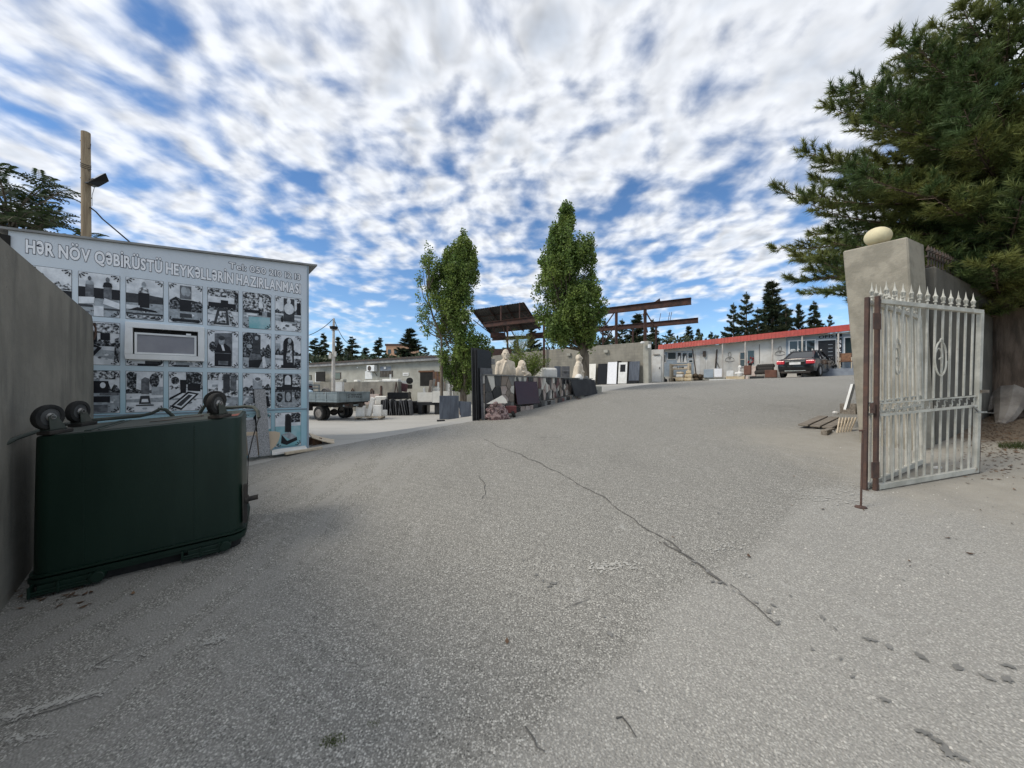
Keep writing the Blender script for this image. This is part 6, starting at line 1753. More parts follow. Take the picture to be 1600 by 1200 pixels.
# tilted openings follow the slope of the shop floor
def win(px0, py0, px1, py1, n, frame='white_paint', pane='glass', nm='shop_window'):
    a, b, c, d = SH.rect(px0, py0, px1, py1)
    mb = MB(); frame_box(mb, a, b, c, d, .07, -.05, -.004); w = part(mb, nm, K[frame], shop)
    for k in range(n):
        u0 = a + .07 + (b - a - .14) * k / n; u1 = a + .07 + (b - a - .14) * (k + 1) / n
        fpart(SH, shop, 'window_pane', K[pane], u0 + (.03 if k else 0), u1 - (.03 if k < n - 1 else 0), c + .07, d - .07, .02, .012, parent=w)
        if k: fpart(SH, shop, 'mullion', K[frame], u0 - .029, u0 + .029, c + .071, d - .071, .045, .04, parent=w)
    return w
# left end: display room
shp('dark_display', K['blue_wall'], (1036, 549, 1086, 588), .006, .008)
for (x0, y0, x1, y1, mm) in ((1043, 550, 1057, 562, 'glass_blue'), (1058, 550, 1065, 567, 'glass'), (1066, 550, 1074, 567, 'glass'), (1075, 550, 1083, 560, 'glass'), (1036.5, 554, 1041, 567, 'glass_blue'), (1076, 562, 1083, 567, 'glass_blue')):
    w_ = shp('shop_window', K['white_paint'], (x0, y0, x1, y1), .03, .03); a, b, c, d = SH.rect(x0 + .9, y0 + .9, x1 - .9, y1 - .9); fpart(SH, shop, 'window_pane', K[mm], a, b, c, d, .036, .007, parent=w_)
for px in (1058.5, 1068):
    a, b, c, d = SH.rect(px, 556, px + 5, 567); mb = MB(); mb.prism([(a, c), (b, c), (b - .05, d), (b - .12, d)], -.045, -.037, lambda u, v, dd: Vector((u, dd, v))); part(mb, 'white_curtain', K['white_paint'], shop)
for k, px in enumerate((1084, 1088, 1097, 1103.5, 1110, 1117)): shp('wall_board', K['white_paint'] if k % 2 else K['white_plaster'], (px, 546.5 - .05 * (px - 1084), px + 5.6, 586.5), .012 + .004 * (k % 2), .014)
d_ = shp('closed_door', K['white_plaster'], (1104.5, 547.5, 1119, 588.5), .03, .02); 
shp('white_panel', K['white_plaster'], (1134, 546, 1152, 588), .010, .012)
w_ = win(1155, 549.5, 1166, 574, 1, 'post_paint', 'glass'); 
a, b, c, d = SH.rect(1155, 561.2, 1166, 562.2); fpart(SH, shop, 'mullion', K['post_paint'], a + .08, b - .08, c, d, .04, .02, parent=w_)
p_ = shp('portrait_poster', K['glass_blue'], (1168.5, 548, 1178, 569), .03, .02)
a, b, c, d = SH.rect(1170.5, 549, 1176, 564)
mb = MB()
for ci, pts in bust2((a + b) / 2, c - .1, (b - a) * .5, 0): mb.poly([Vector((u, -.0325, v)) for u, v in pts])
part(mb, 'poster_figure', K['gray_line'], p_, fix=False)
shp('panel_line', K['dark_iron'], (1186.2, 538, 1187, 568), .012, .01)
shp('plaster_panel', K['white_plaster'], (1187.5, 534, 1204, 571), .008, .01); shp('plaster_panel', K['white_plaster'], (1209.5, 531.5, 1226, 568), .008, .01)
# line drawings of busts on the wall
for px0, px1, py0, py1 in ((1133, 1147.5, 550, 565), (1210.5, 1227, 541, 555)):
    a, b, c, d = SH.rect(px0, py0, px1, py1); w_, hh = b - a, d - c
    mb = MB()
    def L3(u, v): return Vector((a + u * w_, -.025, c + v * hh))
    mb.tube([L3(*p) for p in circ(.5, .72, .14, .25, 12)] + [L3(.64, .72)], .022, 4)
    mb.tube([L3(.02, .08), (L3(.08, .32)), L3(.36, .46), L3(.5, .36), L3(.64, .46), L3(.92, .32), L3(.98, .08), L3(.5, -.02), L3(.02, .08)], .022, 4)
    mb.tube([L3(.38, .44), L3(.5, .2), L3(.62, .44)], .016, 4)
    part(mb, 'bust_outline', K['gray_line'], shop)
# office end
shp('office_front', K['blue_wall'], (1228, 524, 1345, 580), .014, .016)
win(1232, 531, 1275, 552, 3, 'pvc', 'glass')
mb = MB()
for (x0, y0, x1, y1) in ((1234, 545.5, 1244, 548.5), (1245, 544, 1250, 547.5), (1267, 544, 1272, 550), (1234, 548.6, 1249, 549.6)):
    a, b, c, d = SH.rect(x0, y0, x1, y1); mb.poly([(a, -.0335, c), (b, -.0335, c + .05), (b - .1, -.0335, d), (a + .06, -.0335, d)])
part(mb, 'window_sign', K['white_paint'], shop, fix=False)
fr = shp('door_frame', K['pvc'], (1275.5, 530, 1309, 577.5), .05, .034)
dr = shp('office_door', K['dark_door'], (1278.5, 532, 1305.5, 576), .068, .017)
for k in range(6):
    a, b, c, d = SH.rect(1294, 538 + 5.6 * k, 1301, 538.9 + 5.6 * k); fpart(SH, shop, 'glass_slot', K['alloy'], a, b, c, d, .075, .006, parent=dr)
a, b, c, d = SH.rect(1281.5, 545.5, 1284, 548); mb = MB(); mb.cyl(((a + b) / 2, -.10, (c + d) / 2), ((a + b) / 2, -.069, (c + d) / 2), (b - a) / 2, n=12); part(mb, 'door_knob', K['white_paint'], dr)
a, b, c, d = SH.rect(1279.5, 523.6, 1302.5, 528.9)
mb = MB(); sl_ = .03
text_on(mb, 'OFİS', b - a, (d - c) * .85, lambda u, v: Vector((a + u, -.0145 - .004, c + .02 + v + u * sl_)), .028); part(mb, 'office_lettering', K['black_print'], shop, fix=False)
for x0 in (1306, 1311.5):
    q = shp('number_plate', K['black_print'], (x0, 521.5, x0 + 4.2, 526), .035, .02)
ps = shp('sign_strip', K['black_print'], (1307, 528.5, 1315.2, 573), .056, .02)
a, b, c, d = SH.rect(1307.6, 530, 1314.6, 572)
mb = MB(); n_ = 6; st = (d - c) / n_
for k, chh in enumerate('MƏRMƏR'):
    text_on(mb, chh, (b - a) * .82, st * .72, lambda u, v, k=k: Vector((a + (b - a) * .09 + u, -.0585, d - st * (k + 1) + st * .14 + v)), .03)
part(mb, 'sign_lettering', K['white_print'], ps, fix=False)
win(1318, 526, 1336, 560, 1, 'pvc', 'glass_blue')
# step before the office
l0, l1, z0_, z1_ = SH.rect(1300, 576, 1345, 586)
mb = MB(); mb.b2(l0 - .5, SL, -1.4, -.06, 1.5, SH.hit(1310, 576.5)[1] - .02); part(mb, 'office_step', K['plinth_grey'], shop)
# pale low kerb and other small goods along the front
def shop_item(px0, px1, py0, py1, off, th, name, mm, label, cat, group=None, bevel=.0, dz=0.0):
    Fq = Face(SH.pt(0, -off), SH.pt(5, -off)); a, b, c, d = Fq.rect(px0, py0, px1, py1)
    mb = MB(); mb.b2(a, b, -off, -off + th, c + dz, d); return solo(mb.xf(MW[shop.name]), name, K[mm] if isinstance(mm, str) else mm, label, cat, group, bevel=bevel)
shop_item(1108, 1149, 592.4, 594.8, 2.4, .22, 'white_beam', 'white_paint', 'long white beam lying on the ground before the shop', 'beam')
shop_item(1099.5, 1114.5, 577, 590, 1.3, .06, 'grey_board', 'blue_wall', 'pale blue-grey panel standing under the eave, broader of two', 'panel', 'panels under the eave', .01)
shop_item(1116, 1128, 576, 589, 1.3, .06, 'white_board', 'white_print', 'white panel standing beside the blue-grey one under the eave', 'panel', 'panels under the eave', .01)
shop_item(1135, 1146, 579, 588, 1.2, .2, 'white_plate', 'white_paint', 'white plate standing left of the white bust', 'plate')
shop_item(1098, 1133, 590, 593.5, 1.2, .4, 'stone_ledge', 'grey_plaster', 'grey stone ledge under the two panels', 'ledge')
shop_item(1134, 1163, 588, 593.5, 1.2, .45, 'stone_plinth', 'yellow_stone', 'yellowish stone plinth under the white bust', 'plinth')
shop_item(1162, 1174, 571, 586, 1.25, .1, 'wooden_board', 'brown_box', 'reddish wooden board leaning behind the white bust', 'board', None, .05)
shop_item(1174, 1181, 572, 588, 1.2, .3, 'marble_block', 'pink_marble', 'pale pink marble block behind the eave post', 'stone block', None, .02)
shop_item(1165, 1169, 588, 594, 1.5, .25, 'pink_block', 'pink_marble', 'small pink block at the foot of an eave post', 'stone block')
shop_item(1195, 1214, 578, 590, 1.45, .5, 'brown_chest', 'brown_box', 'reddish brown chest beside the black car', 'box', None, .02)
shop_item(1171, 1193, 588, 592.5, 1.2, .6, 'dark_boards', 'granite_dull', 'dark flat boards stacked below the urn shelf', 'board')
# rows of dark urns
us = thing('urn_rack', 'low rack of round dark urns in three rows by the car', 'rack', tuple(SH.pt(SH.hit(1195, 584)[0], -.9)) + (sh_g(SH.hit(1195, 584)[0]),), SH.rz)
for row in range(3):
    Fq = Face(SH.pt(0, -1.2 + .3 * row), SH.pt(5, -1.2 + .3 * row))
    for k in range(8):
        l_, z_ = Fq.hit(1182 + 3.2 * k + row * 1.5, 582 - 4.6 * row - .15 * k); x, y = Fq.pt(l_)
        mb = MB(); mb.lathe([(.05, -.12), (.12, -.06), (.13, .03), (.09, .11), (.05, .15)], 10, Matrix.Translation((x, y, z_))); solo(mb, 'dark_urn', K['chassis'], 'round dark urn standing in the ' + ('bottom', 'middle', 'top')[row] + ' row of the rack by the car', 'urn', 'dark urns in the ' + ('bottom', 'middle', 'top')[row] + ' row', smooth=True)
    l0, z0_ = Fq.hit(1180, 584.5 - 4.6 * row); l1, _ = Fq.hit(1210, 584 - 4.6 * row); x0, y0 = Fq.pt(l0); x1, y1 = Fq.pt(l1)
    mb = MB(); mb.cyl((x0, y0, z0_), (x1, y1, z0_ + .05), .03, n=5); part(mb, 'rack_bar', K['chassis'], us, world=True)
# red flowers
l_ = SH.hit(1174, 568)[0]; x, y = SH.pt(l_, -.7); z_ = SH.hit(1174, 570)[1]
fl = thing('red_flowers', 'small bunch of red flowers in front of the portrait poster', 'flowers', (x, y, z_ - .1))
mb = MB(); rr = random.Random(4)
for k in range(14): mb.ell((x + rr.uniform(-.25, .25), y + rr.uniform(-.1, .1), z_ + rr.uniform(0, .5)), (.05, .05, .05), 6, 4)
part(mb, 'blossom', mat('red_petal', (.30, .02, .02), (.2, .015, .015), 9), fl, world=True)
mb = MB(); mb.lathe([(.08, -.15), (.12, 0), (.1, .05)], 10, Matrix.Translation((x, y, z_))); part(mb, 'vase', K['granite_black'], fl, world=True)
# white bust at the shop
els = head(0, 0, .62, 1.5) + [('e', (0, .03, .20), (.24, .15, .15)), ('c', (0, .03, 0), (0, .03, .25), .16, .2), ('e', (-.2, .03, .2), (.12, .1, .11)), ('e', (.2, .03, .2), (.12, .1, .11))]
Fq = Face(SH.pt(0, -1.1), SH.pt(5, -1.1)); l_, z_ = Fq.hit(1156, 588); x, y = Fq.pt(l_)
place_mesh('white_bust', blob('white_bust', els, K['white_stone'], .018, 4), (x, y, z_), SH.rz + R(15), 'white plaster bust on a yellowish plinth in front of the shop', 'bust')
# hanging implement and potted plant
l_, zt_ = SH.hit(1120.5, 546); _, zb_ = SH.hit(1120.5, 575)
mb = MB(); mb.tube([(l_, -.08, zt_), (l_ - .05, -.08, (zt_ + zb_) / 2), (l_ - .1, -.08, zb_)], .05, 6); mb.tube([(l_ - .03, -.08, (zt_ + zb_) / 2 - .2), (l_ + .15, -.08, zb_)], .02, 5); solo(mb.xf(MW[shop.name]), 'hanging_harness', K['dark_iron'], 'dark strap harness hanging on the white shop wall', 'harness')
l_, z_ = SH.hit(1101, 553); mb = MB(); mb.box((l_, -.12, z_), (.18, .16, .4)); solo(mb.xf(MW[shop.name]), 'wall_lantern', K['dark_iron'], 'dark lantern hanging on the shop wall left of the harness', 'lantern')
# wooden shelf frame with stones, heap of stone blocks
shp0 = Face(SH.pt(0, -1.6), SH.pt(5, -1.6)); a, b, c, d = shp0.rect(1046, 568, 1077, 595)
c = sh_g(a)
sf = thing('shelf_rack', 'bare wooden shelf frame holding pale stones before the display room', 'shelf', tuple(shp0.pt(a)) + (c,), SH.rz)
w_, hh = b - a, d - c
for x in (.06, w_ - .06):
    for y in (0, .55):
        mb = MB(); mb.b2(x - .06, x + .06, y, y + .1, 0, hh); part(mb, 'upright', K['pale_wood'], sf)
for z in (.25, .9, hh - .12):
    mb = MB(); mb.b2(.121, w_ - .121, 0.01, .64, z, z + .07); part(mb, 'shelf_board', K['pale_wood'], sf)
M = MW[sf.name]; rr = random.Random(8)
for row, z in enumerate((.325, .975)):
    for k in range(3):
        mb = MB(); s_ = rr.uniform(.12, .2); mb.box((.35 + .42 * k + rr.uniform(-.05, .05), .25, z + s_ * .5), (s_ * 2, .3, s_), rz=rr.uniform(-.3, .3)); solo(mb.xf(M), 'shelf_stone', K['white_stone'] if (k + row) % 2 else STN[6], ('pale' if (k + row) % 2 else 'grey') + ' stone block at the ' + ('left', 'middle', 'right')[k] + ' of the ' + ('lower', 'upper')[row] + ' shelf board', 'stone block', 'stones on the shelf frame', bevel=.03)
Fq = Face(SH.pt(0, -2.3), SH.pt(5, -2.3))
blocks = [(1055, 1068, 590, 595.5, 'yellow_stone'), (1069, 1081, 590, 595.5, 'yellow_stone'), (1056, 1067, 585, 589.6, 'white_stone'), (1069.5, 1080.5, 584.5, 589.6, 'yellow_stone'), (1057, 1066, 581, 584.6, 'pale_wood'), (1071, 1079, 579, 584.2, 'yellow_stone')]
for i, (x0, x1, y0, y1, mm) in enumerate(blocks):
    a, b, c, d = Fq.rect(x0, y0, x1, y1); mb = MB(); mb.box(((a + b) / 2, -2.1, (c + d) / 2), (b - a, .5, d - c), rz=(.1, -.08, .05, .14, -.1, .2)[i]); solo(mb.xf(MW[shop.name]), 'quarry_block', K[mm], ('yellowish bottom', 'yellowish bottom', 'white middle', 'yellowish middle', 'buff topmost', 'yellowish topmost')[i] + ' quarry block in the ' + ('left', 'right')[i % 2] + ' pile before the shelf frame', 'stone block', 'quarry blocks piled by the shelf frame', bevel=.05)
# dark junk low on the ground
Fq = Face(SH.pt(0, -1.0), SH.pt(5, -1.0)); l_, z_ = Fq.hit(1035, 592); x, y = Fq.pt(l_)
for k in range(5):
    mb = MB(); mb.lathe([(.14, -.07), (.26, -.07), (.28, 0), (.26, .07), (.14, .07), (.14, -.07)], 14, Matrix.Translation((x + .55 * k - 1.0, y - .3 * k + .6, sh_g(l_) + .12)) @ Matrix.Rotation(R(15 * k), 4, 'X'))
    solo(mb, 'old_tyre', K['rubber'], ('old tyre lying flat nearest the retaining wall end', 'old tyre by the white shed door sill', 'old tyre halfway between shed and shelf rack', 'tilted old tyre close to the shelf rack', 'steeply tilted old tyre at the foot of the shelf rack')[k], 'tyre', 'old tyres by the white shed', smooth=True)
l_, z_ = Fq.hit(1092, 590); x, y = Fq.pt(l_)
mb = MB(); rr = random.Random(2)
for k in range(9): mb.ell((x + rr.uniform(-.8, .5), y + rr.uniform(-.2, .4), sh_g(l_) + rr.uniform(.05, .5)), (.22, .2, .16), 8, 5)
solo(mb, 'dark_debris', K['soil'], 'low heap of dark debris beside the quarry blocks', 'debris', kind='stuff')
l_, z_ = Fq.hit(1089, 570); x, y = Fq.pt(l_); mb = MB(); mb.tube([(x, y, sh_g(l_)), (x - .2, y + .1, z_ + .6), (x - .3, y + .1, z_ + 1.2)], .04, 5); solo(mb, 'leaning_pole', K['dark_iron'], 'thin dark pole leaning beside the display room', 'pole')
# white shed next door
SD = Face(tuple(at(1016.5, 590, 29.0))[:2], tuple(at(1036.5, 590, 28.6))[:2])
sd = face_thing(SD, 'white_shed', 'small white shed with a white door beside the retaining wall', 'shed')
zz_ = SD.hit(1028, 546)[1]; gz_ = H(*SD.pt(.5))
mb = MB(); mb.b2(0, SD.len, 0, .8, gz_ - .3, zz_); part(mb, 'shed_wall', K['white_plaster'], sd)
a, b, c, d = SD.rect(1019, 556, 1033, 591); dd = fpart(SD, sd, 'shed_door', K['white_paint'], a, b, gz_ + .03, d, .05, .06); fpart(SD, sd, 'door_hood', K['gray_line'], a + .1, b - .1, d + .05, d + .14, .12, .12)
mb = MB(); mb.b2(b - .12, b - .08, -.10, -.051, gz_ + 1.0, gz_ + 1.14); part(mb, 'handle', K['dark_iron'], dd)
# chair on the office step
Fq = Face(SH.pt(0, -.85), SH.pt(5, -.85)); a, b, c, d = Fq.rect(1311, 559, 1329, 576.5)
ch = thing('wicker_chair', 'brown-backed chair with white legs on the grey office step', 'chair', tuple(Fq.pt(a)) + (SH.hit(1310, 576.5)[1] - .02,), SH.rz)
w_ = .62
mb = MB(); mb.b2(0, w_, -.08, .45, .42, .47); part(mb, 'seat', K['wicker'], ch, bevel=.01)
mb = MB(); mb.hexa([(0.02, .42, .5), (w_ - .02, .42, .5), (w_ - .02, .47, .5), (.02, .47, .5), (.0, .50, .98), (w_, .50, .98), (w_, .55, .98), (0, .55, .98)]); part(mb, 'backrest', K['wicker'], ch, bevel=.01)
for x in (.02, w_ - .06):
    for y in (-.06, .40): mb = MB(); mb.b2(x, x + .045, y, y + .045, 0, .418); part(mb, 'leg', K['pale_wood'], ch)
    mb = MB(); mb.b2(x - .01, x + .05, -.06, .42, .64, .68); mb.b2(x, x + .04, -.05, -.01, .471, .64); part(mb, 'armrest', K['pale_wood'], ch)

# ---- orange tower block far off
c = at(623, 545, 150)
ob = thing('apartment_block', 'far orange apartment block showing between the conifers', 'building', (c.x, c.y, 2))
zt_ = at(623, 540.5, 150).z
mb = MB(); mb.b2(-5, 5, 0, 12, 0, zt_ - 2); part(mb, 'facade', K['orange_block'], ob)
mb = MB(); mb.b2(-5.3, 5.3, -.3, 12.3, zt_ - 1.995, zt_ - 1.2); part(mb, 'parapet', K['rust'], ob)
for r_ in range(5):
    for k in range(4):
        mb = MB(); mb.b2(-4.2 + 2.4 * k, -3.0 + 2.4 * k, -.08, -.005, zt_ - 5 - 3 * r_, zt_ - 3.4 - 3 * r_); part(mb, 'window', K['glass_blue'], ob)

# ---- black saloon car
cy_ = 23.2; rl = at(1213, 590, cy_)
th_ = R(52); hd = Vector((math.sin(th_), math.cos(th_), 0)); rt_ = Vector((math.cos(th_), -math.sin(th_), 0))
ctr = Vector((rl.x, rl.y, 0)) + rt_ * .95; gzc = H(ctr.x + hd.x * 2, ctr.y + hd.y * 2)
gr0 = H(ctr.x + hd.x * .9, ctr.y + hd.y * .9); gr1 = H(ctr.x + hd.x * 4.1, ctr.y + hd.y * 4.1)
car = thing('black_saloon_car', 'glossy black saloon car parked in front of the shop office', 'car', (ctr.x, ctr.y, gr0 - (gr1 - gr0) * .28 + .01), math.atan2(hd.y, hd.x), ry=-math.atan((gr1 - gr0) / 3.2))
car.scale = (1, 1, 1.07)
# x forward, y left
def half(w, zb, zs, zt, cr=.06):
    return [(0, zb), (w * .80, zb), (w * .97, zb + .10), (w, zb + .30), (w * .985, zs), (w * .93, zs + (zt - zs) * .75), (w * .72, zt), (0, zt + cr)]
def sect(x, h): return [Vector((x, y, z)) for y, z in h] + [Vector((x, -y, z)) for y, z in h[::-1][1:-1]]
mb = MB(); rings = []
for x, w, zb, zs, zt in ((0.0, .80, .36, .62, .86), (.06, .88, .27, .72, 1.0), (.25, .93, .24, .80, 1.05), (.9, .95, .22, .88, 1.06), (1.6, .955, .2, .90, 1.02), (3.0, .955, .2, .90, .98), (3.7, .95, .2, .88, 1.0), (4.4, .93, .21, .80, .93), (4.85, .88, .24, .68, .80), (5.05, .74, .34, .55, .66)):
    rings.append(sect(x, half(w, zb, zs, zt, .03)))
loft(mb, rings); part(mb, 'car_body', K['car_paint'], car, smooth=True)
def cab(x, wb, zb, zt, wt): return (x, wb, zb, zt, wt)
CB = [(0.62, .66, 1.04), (1.5, .60, 1.435), (2.2, .60, 1.49), (2.85, .59, 1.465), (3.85, .68, 1.0)]
# glasshouse: lower outline and roof outline
low = [Vector((.62, .70, 1.06)), Vector((1.6, .80, 1.0)), Vector((2.9, .80, .97)), Vector((3.85, .70, 1.0))]
top = [Vector((1.38, .55, 1.42)), Vector((1.75, .585, 1.475)), Vector((2.65, .585, 1.475)), Vector((3.05, .55, 1.43))]
mir = lambda v: Vector((v.x, -v.y, v.z))
mb = MB(); mb.add([low[0], mir(low[0]), mir(top[0]), top[0]], [(0, 1, 2, 3)]); part(mb, 'rear_window', K['car_glass'], car, fix=False)
mb = MB(); mb.add([low[3], mir(low[3]), mir(top[3]), top[3]], [(3, 2, 1, 0)]); part(mb, 'windscreen', K['car_glass'], car, fix=False)
for sgn in (1, -1):
    f = (lambda v: v) if sgn == 1 else mir
    mb = MB(); mb.add([f(low[0]), f(low[1]), f(low[2]), f(low[3]), f(top[3]), f(top[2]), f(top[1]), f(top[0])], [(0, 1, 6, 7), (1, 2, 5, 6), (2, 3, 4, 5)]); part(mb, 'side_window', K['car_glass'], car, fix=True)
    mb = MB()
    for a, b_ in ((low[0], top[0]), (low[1].lerp(low[2], .42), top[1].lerp(top[2], .40)), (low[3], top[3])): mb.tube([f(a), f(b_) + Vector((0, 0, .01))], .045 if a is not low[1] else .03, 5)
    mb.tube([f(top[0]), f(top[1]), f(top[2]), f(top[3])], .03, 5)
    part(mb, 'roof_pillar', K['car_paint'], car, smooth=True)
    mb = MB(); mb.tube([f(v) + Vector((0, 0.012 * sgn, -.005)) for v in low], .012, 4); part(mb, 'chrome_strip', K['chrome'], car)
    mb = MB(); mb.ell((3.35, sgn * .98, 1.02), (.09, .10, .07), 10, 6); part(mb, 'side_mirror', K['car_paint'], car, smooth='all')
    mb = MB(); mb.b2(-.035, .20, sgn * .52, sgn * .935, .73, .93); part(mb, 'tail_light', K['tail_red'], car, bevel=.04, segs=2)
    for xx in (1.55, 2.6): mb = MB(); mb.b2(xx, xx + .2, sgn * .962, sgn * .985, .80, .825); part(mb, 'door_handle', K['chrome'], car)
    mb = MB()
    for xx in (1.35, 2.45, 3.5): mb.b2(xx, xx + .012, sgn * .948, sgn * .962, .34, .94)
    part(mb, 'door_gap', K['dark_void'], car)
    for xx in (.98, 4.12):
        mb = MB(); mb.lathe([(.36, -.01), (.41, -.012), (.41, .012), (.36, .01)], 24, Matrix.Translation((xx, sgn * .95, .345)) @ Matrix.Rotation(R(90), 4, 'X')); part(mb, 'wheel_arch', K['car_paint'], car)
        wheel(car, (xx, sgn * .87, .34), .345, .235, 'wheel', 'alloy', 5)
mb = MB(); mb.add([top[0], mir(top[0]), mir(top[1]) + Vector((0, 0, .012)), top[1] + Vector((0, 0, .012)), top[2] + Vector((0, 0, .012)), mir(top[2]) + Vector((0, 0, .012)), top[3], mir(top[3])], [(0, 1, 2, 3), (3, 2, 5, 4), (4, 5, 7, 6)])
mb.v = [v + Vector((0, 0, .012)) for v in mb.v]; part(mb, 'roof', K['car_paint'], car, smooth=True)
mb = MB(); mb.b2(-.03, .06, -.28, .28, .70, .83); part(mb, 'number_plate', K['white_paint'], car, bevel=.006)
mb = MB(); mb.b2(-.025, .03, -.48, .48, .865, .885); part(mb, 'chrome_strip', K['chrome'], car)
mb = MB(); mb.b2(-.03, .1, -.52, .52, .35, .385); part(mb, 'bumper_trim', K['chrome'], car)
mb = MB(); mb.b2(-.02, .12, -.72, .72, .23, .34); part(mb, 'rear_diffuser', K['chassis'], car, bevel=.02)
mb = MB(); mb.b2(-.012, .08, -.46, .46, .66, .86); part(mb, 'plate_recess', K['dark_void'], car)
# ================================================================ RIGHT: pillar wall, gate, planks
NC_t, LC_t = Vector((5.665, 5.50, 3.74)), Vector((5.25, 6.10, 3.74))
NC_b, LC_b = Vector((5.87, 5.50, 0.2)), Vector((5.56, 6.10, 0.2))
wdir = Vector((0.883, 0.469, 0)); wn = Vector((-0.469, 0.883, 0))
gp = thing('gate_pillar', 'tall leaning rendered concrete gate pillar carrying the egg-shaped stone', 'pillar', (5.7, 5.8, H(5.7, 5.8)))
mb = MB()
bdep = wdir * .62
nsub = 8
vs = []; fs = []
rings = []
for k in range(nsub + 1):
    t_ = k / nsub
    n_, l_ = NC_b.lerp(NC_t, t_), LC_b.lerp(LC_t, t_)
    w_ = 1 - .0 * t_
    rings.append([l_, n_, n_ + bdep, l_ + bdep])
loft(mb, rings); part(mb, 'pillar_body', K['render_plaster'], gp, world=True, bevel=.018)
egg = MB(); c = (NC_t + LC_t) / 2 + wdir * .16 + Vector((0, 0, .142))
egg.ell((0, 0, 0), (.185, .16, .142), 28, 18)
egg.xf(Matrix.Translation(c) @ Matrix.Rotation(R(25), 4, 'Z') @ Matrix.Rotation(R(-6), 4, 'Y'))
solo(egg, 'egg_stone', K['egg_stone'], 'smooth pale yellow egg-shaped stone resting on the gate pillar', 'stone', smooth='all')
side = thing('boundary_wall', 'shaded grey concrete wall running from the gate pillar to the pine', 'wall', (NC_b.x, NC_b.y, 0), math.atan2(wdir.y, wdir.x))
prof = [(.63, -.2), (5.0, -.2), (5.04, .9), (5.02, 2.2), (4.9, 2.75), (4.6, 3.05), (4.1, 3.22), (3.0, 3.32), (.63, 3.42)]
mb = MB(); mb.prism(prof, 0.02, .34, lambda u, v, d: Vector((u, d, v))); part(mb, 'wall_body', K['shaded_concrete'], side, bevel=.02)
mb = MB(); mb.b2(.70, 2.6, .12, .15, 3.44, 3.47); mb.b2(.70, 2.6, .12, .15, 3.60, 3.625); part(mb, 'rail', K['dark_iron'], side)
for k in range(15):
    x = .76 + .125 * k; mb = MB(); mb.cyl((x, .135, 3.42), (x, .135, 3.70), .011, n=6); mb.lathe([(.011, 0), (.03, .02), (.022, .05), (0, .11)], 6, Matrix.Translation((x, .135, 3.69))); part(mb, 'spike', K['dark_iron'], side)

# ---------------------------------------------------------------- gate leaves
def spear(mb, p, s=1.0):
    M = Matrix.Translation(p)
    mb.lathe([(.009, 0), (.009, .025), (.019, .03), (.019, .042), (.010, .05), (.013, .07), (.024, .092), (.012, .115), (.006, .15), (.0, .20)], 7, M)
    for a in (-1, 1):
        pts = [M @ Vector((a * x, 0, z)) for x, z in ((.008, .05), (.026, .062), (.034, .082), (.028, .098), (.018, .092))]
        mb.tube(pts, .006, 5)


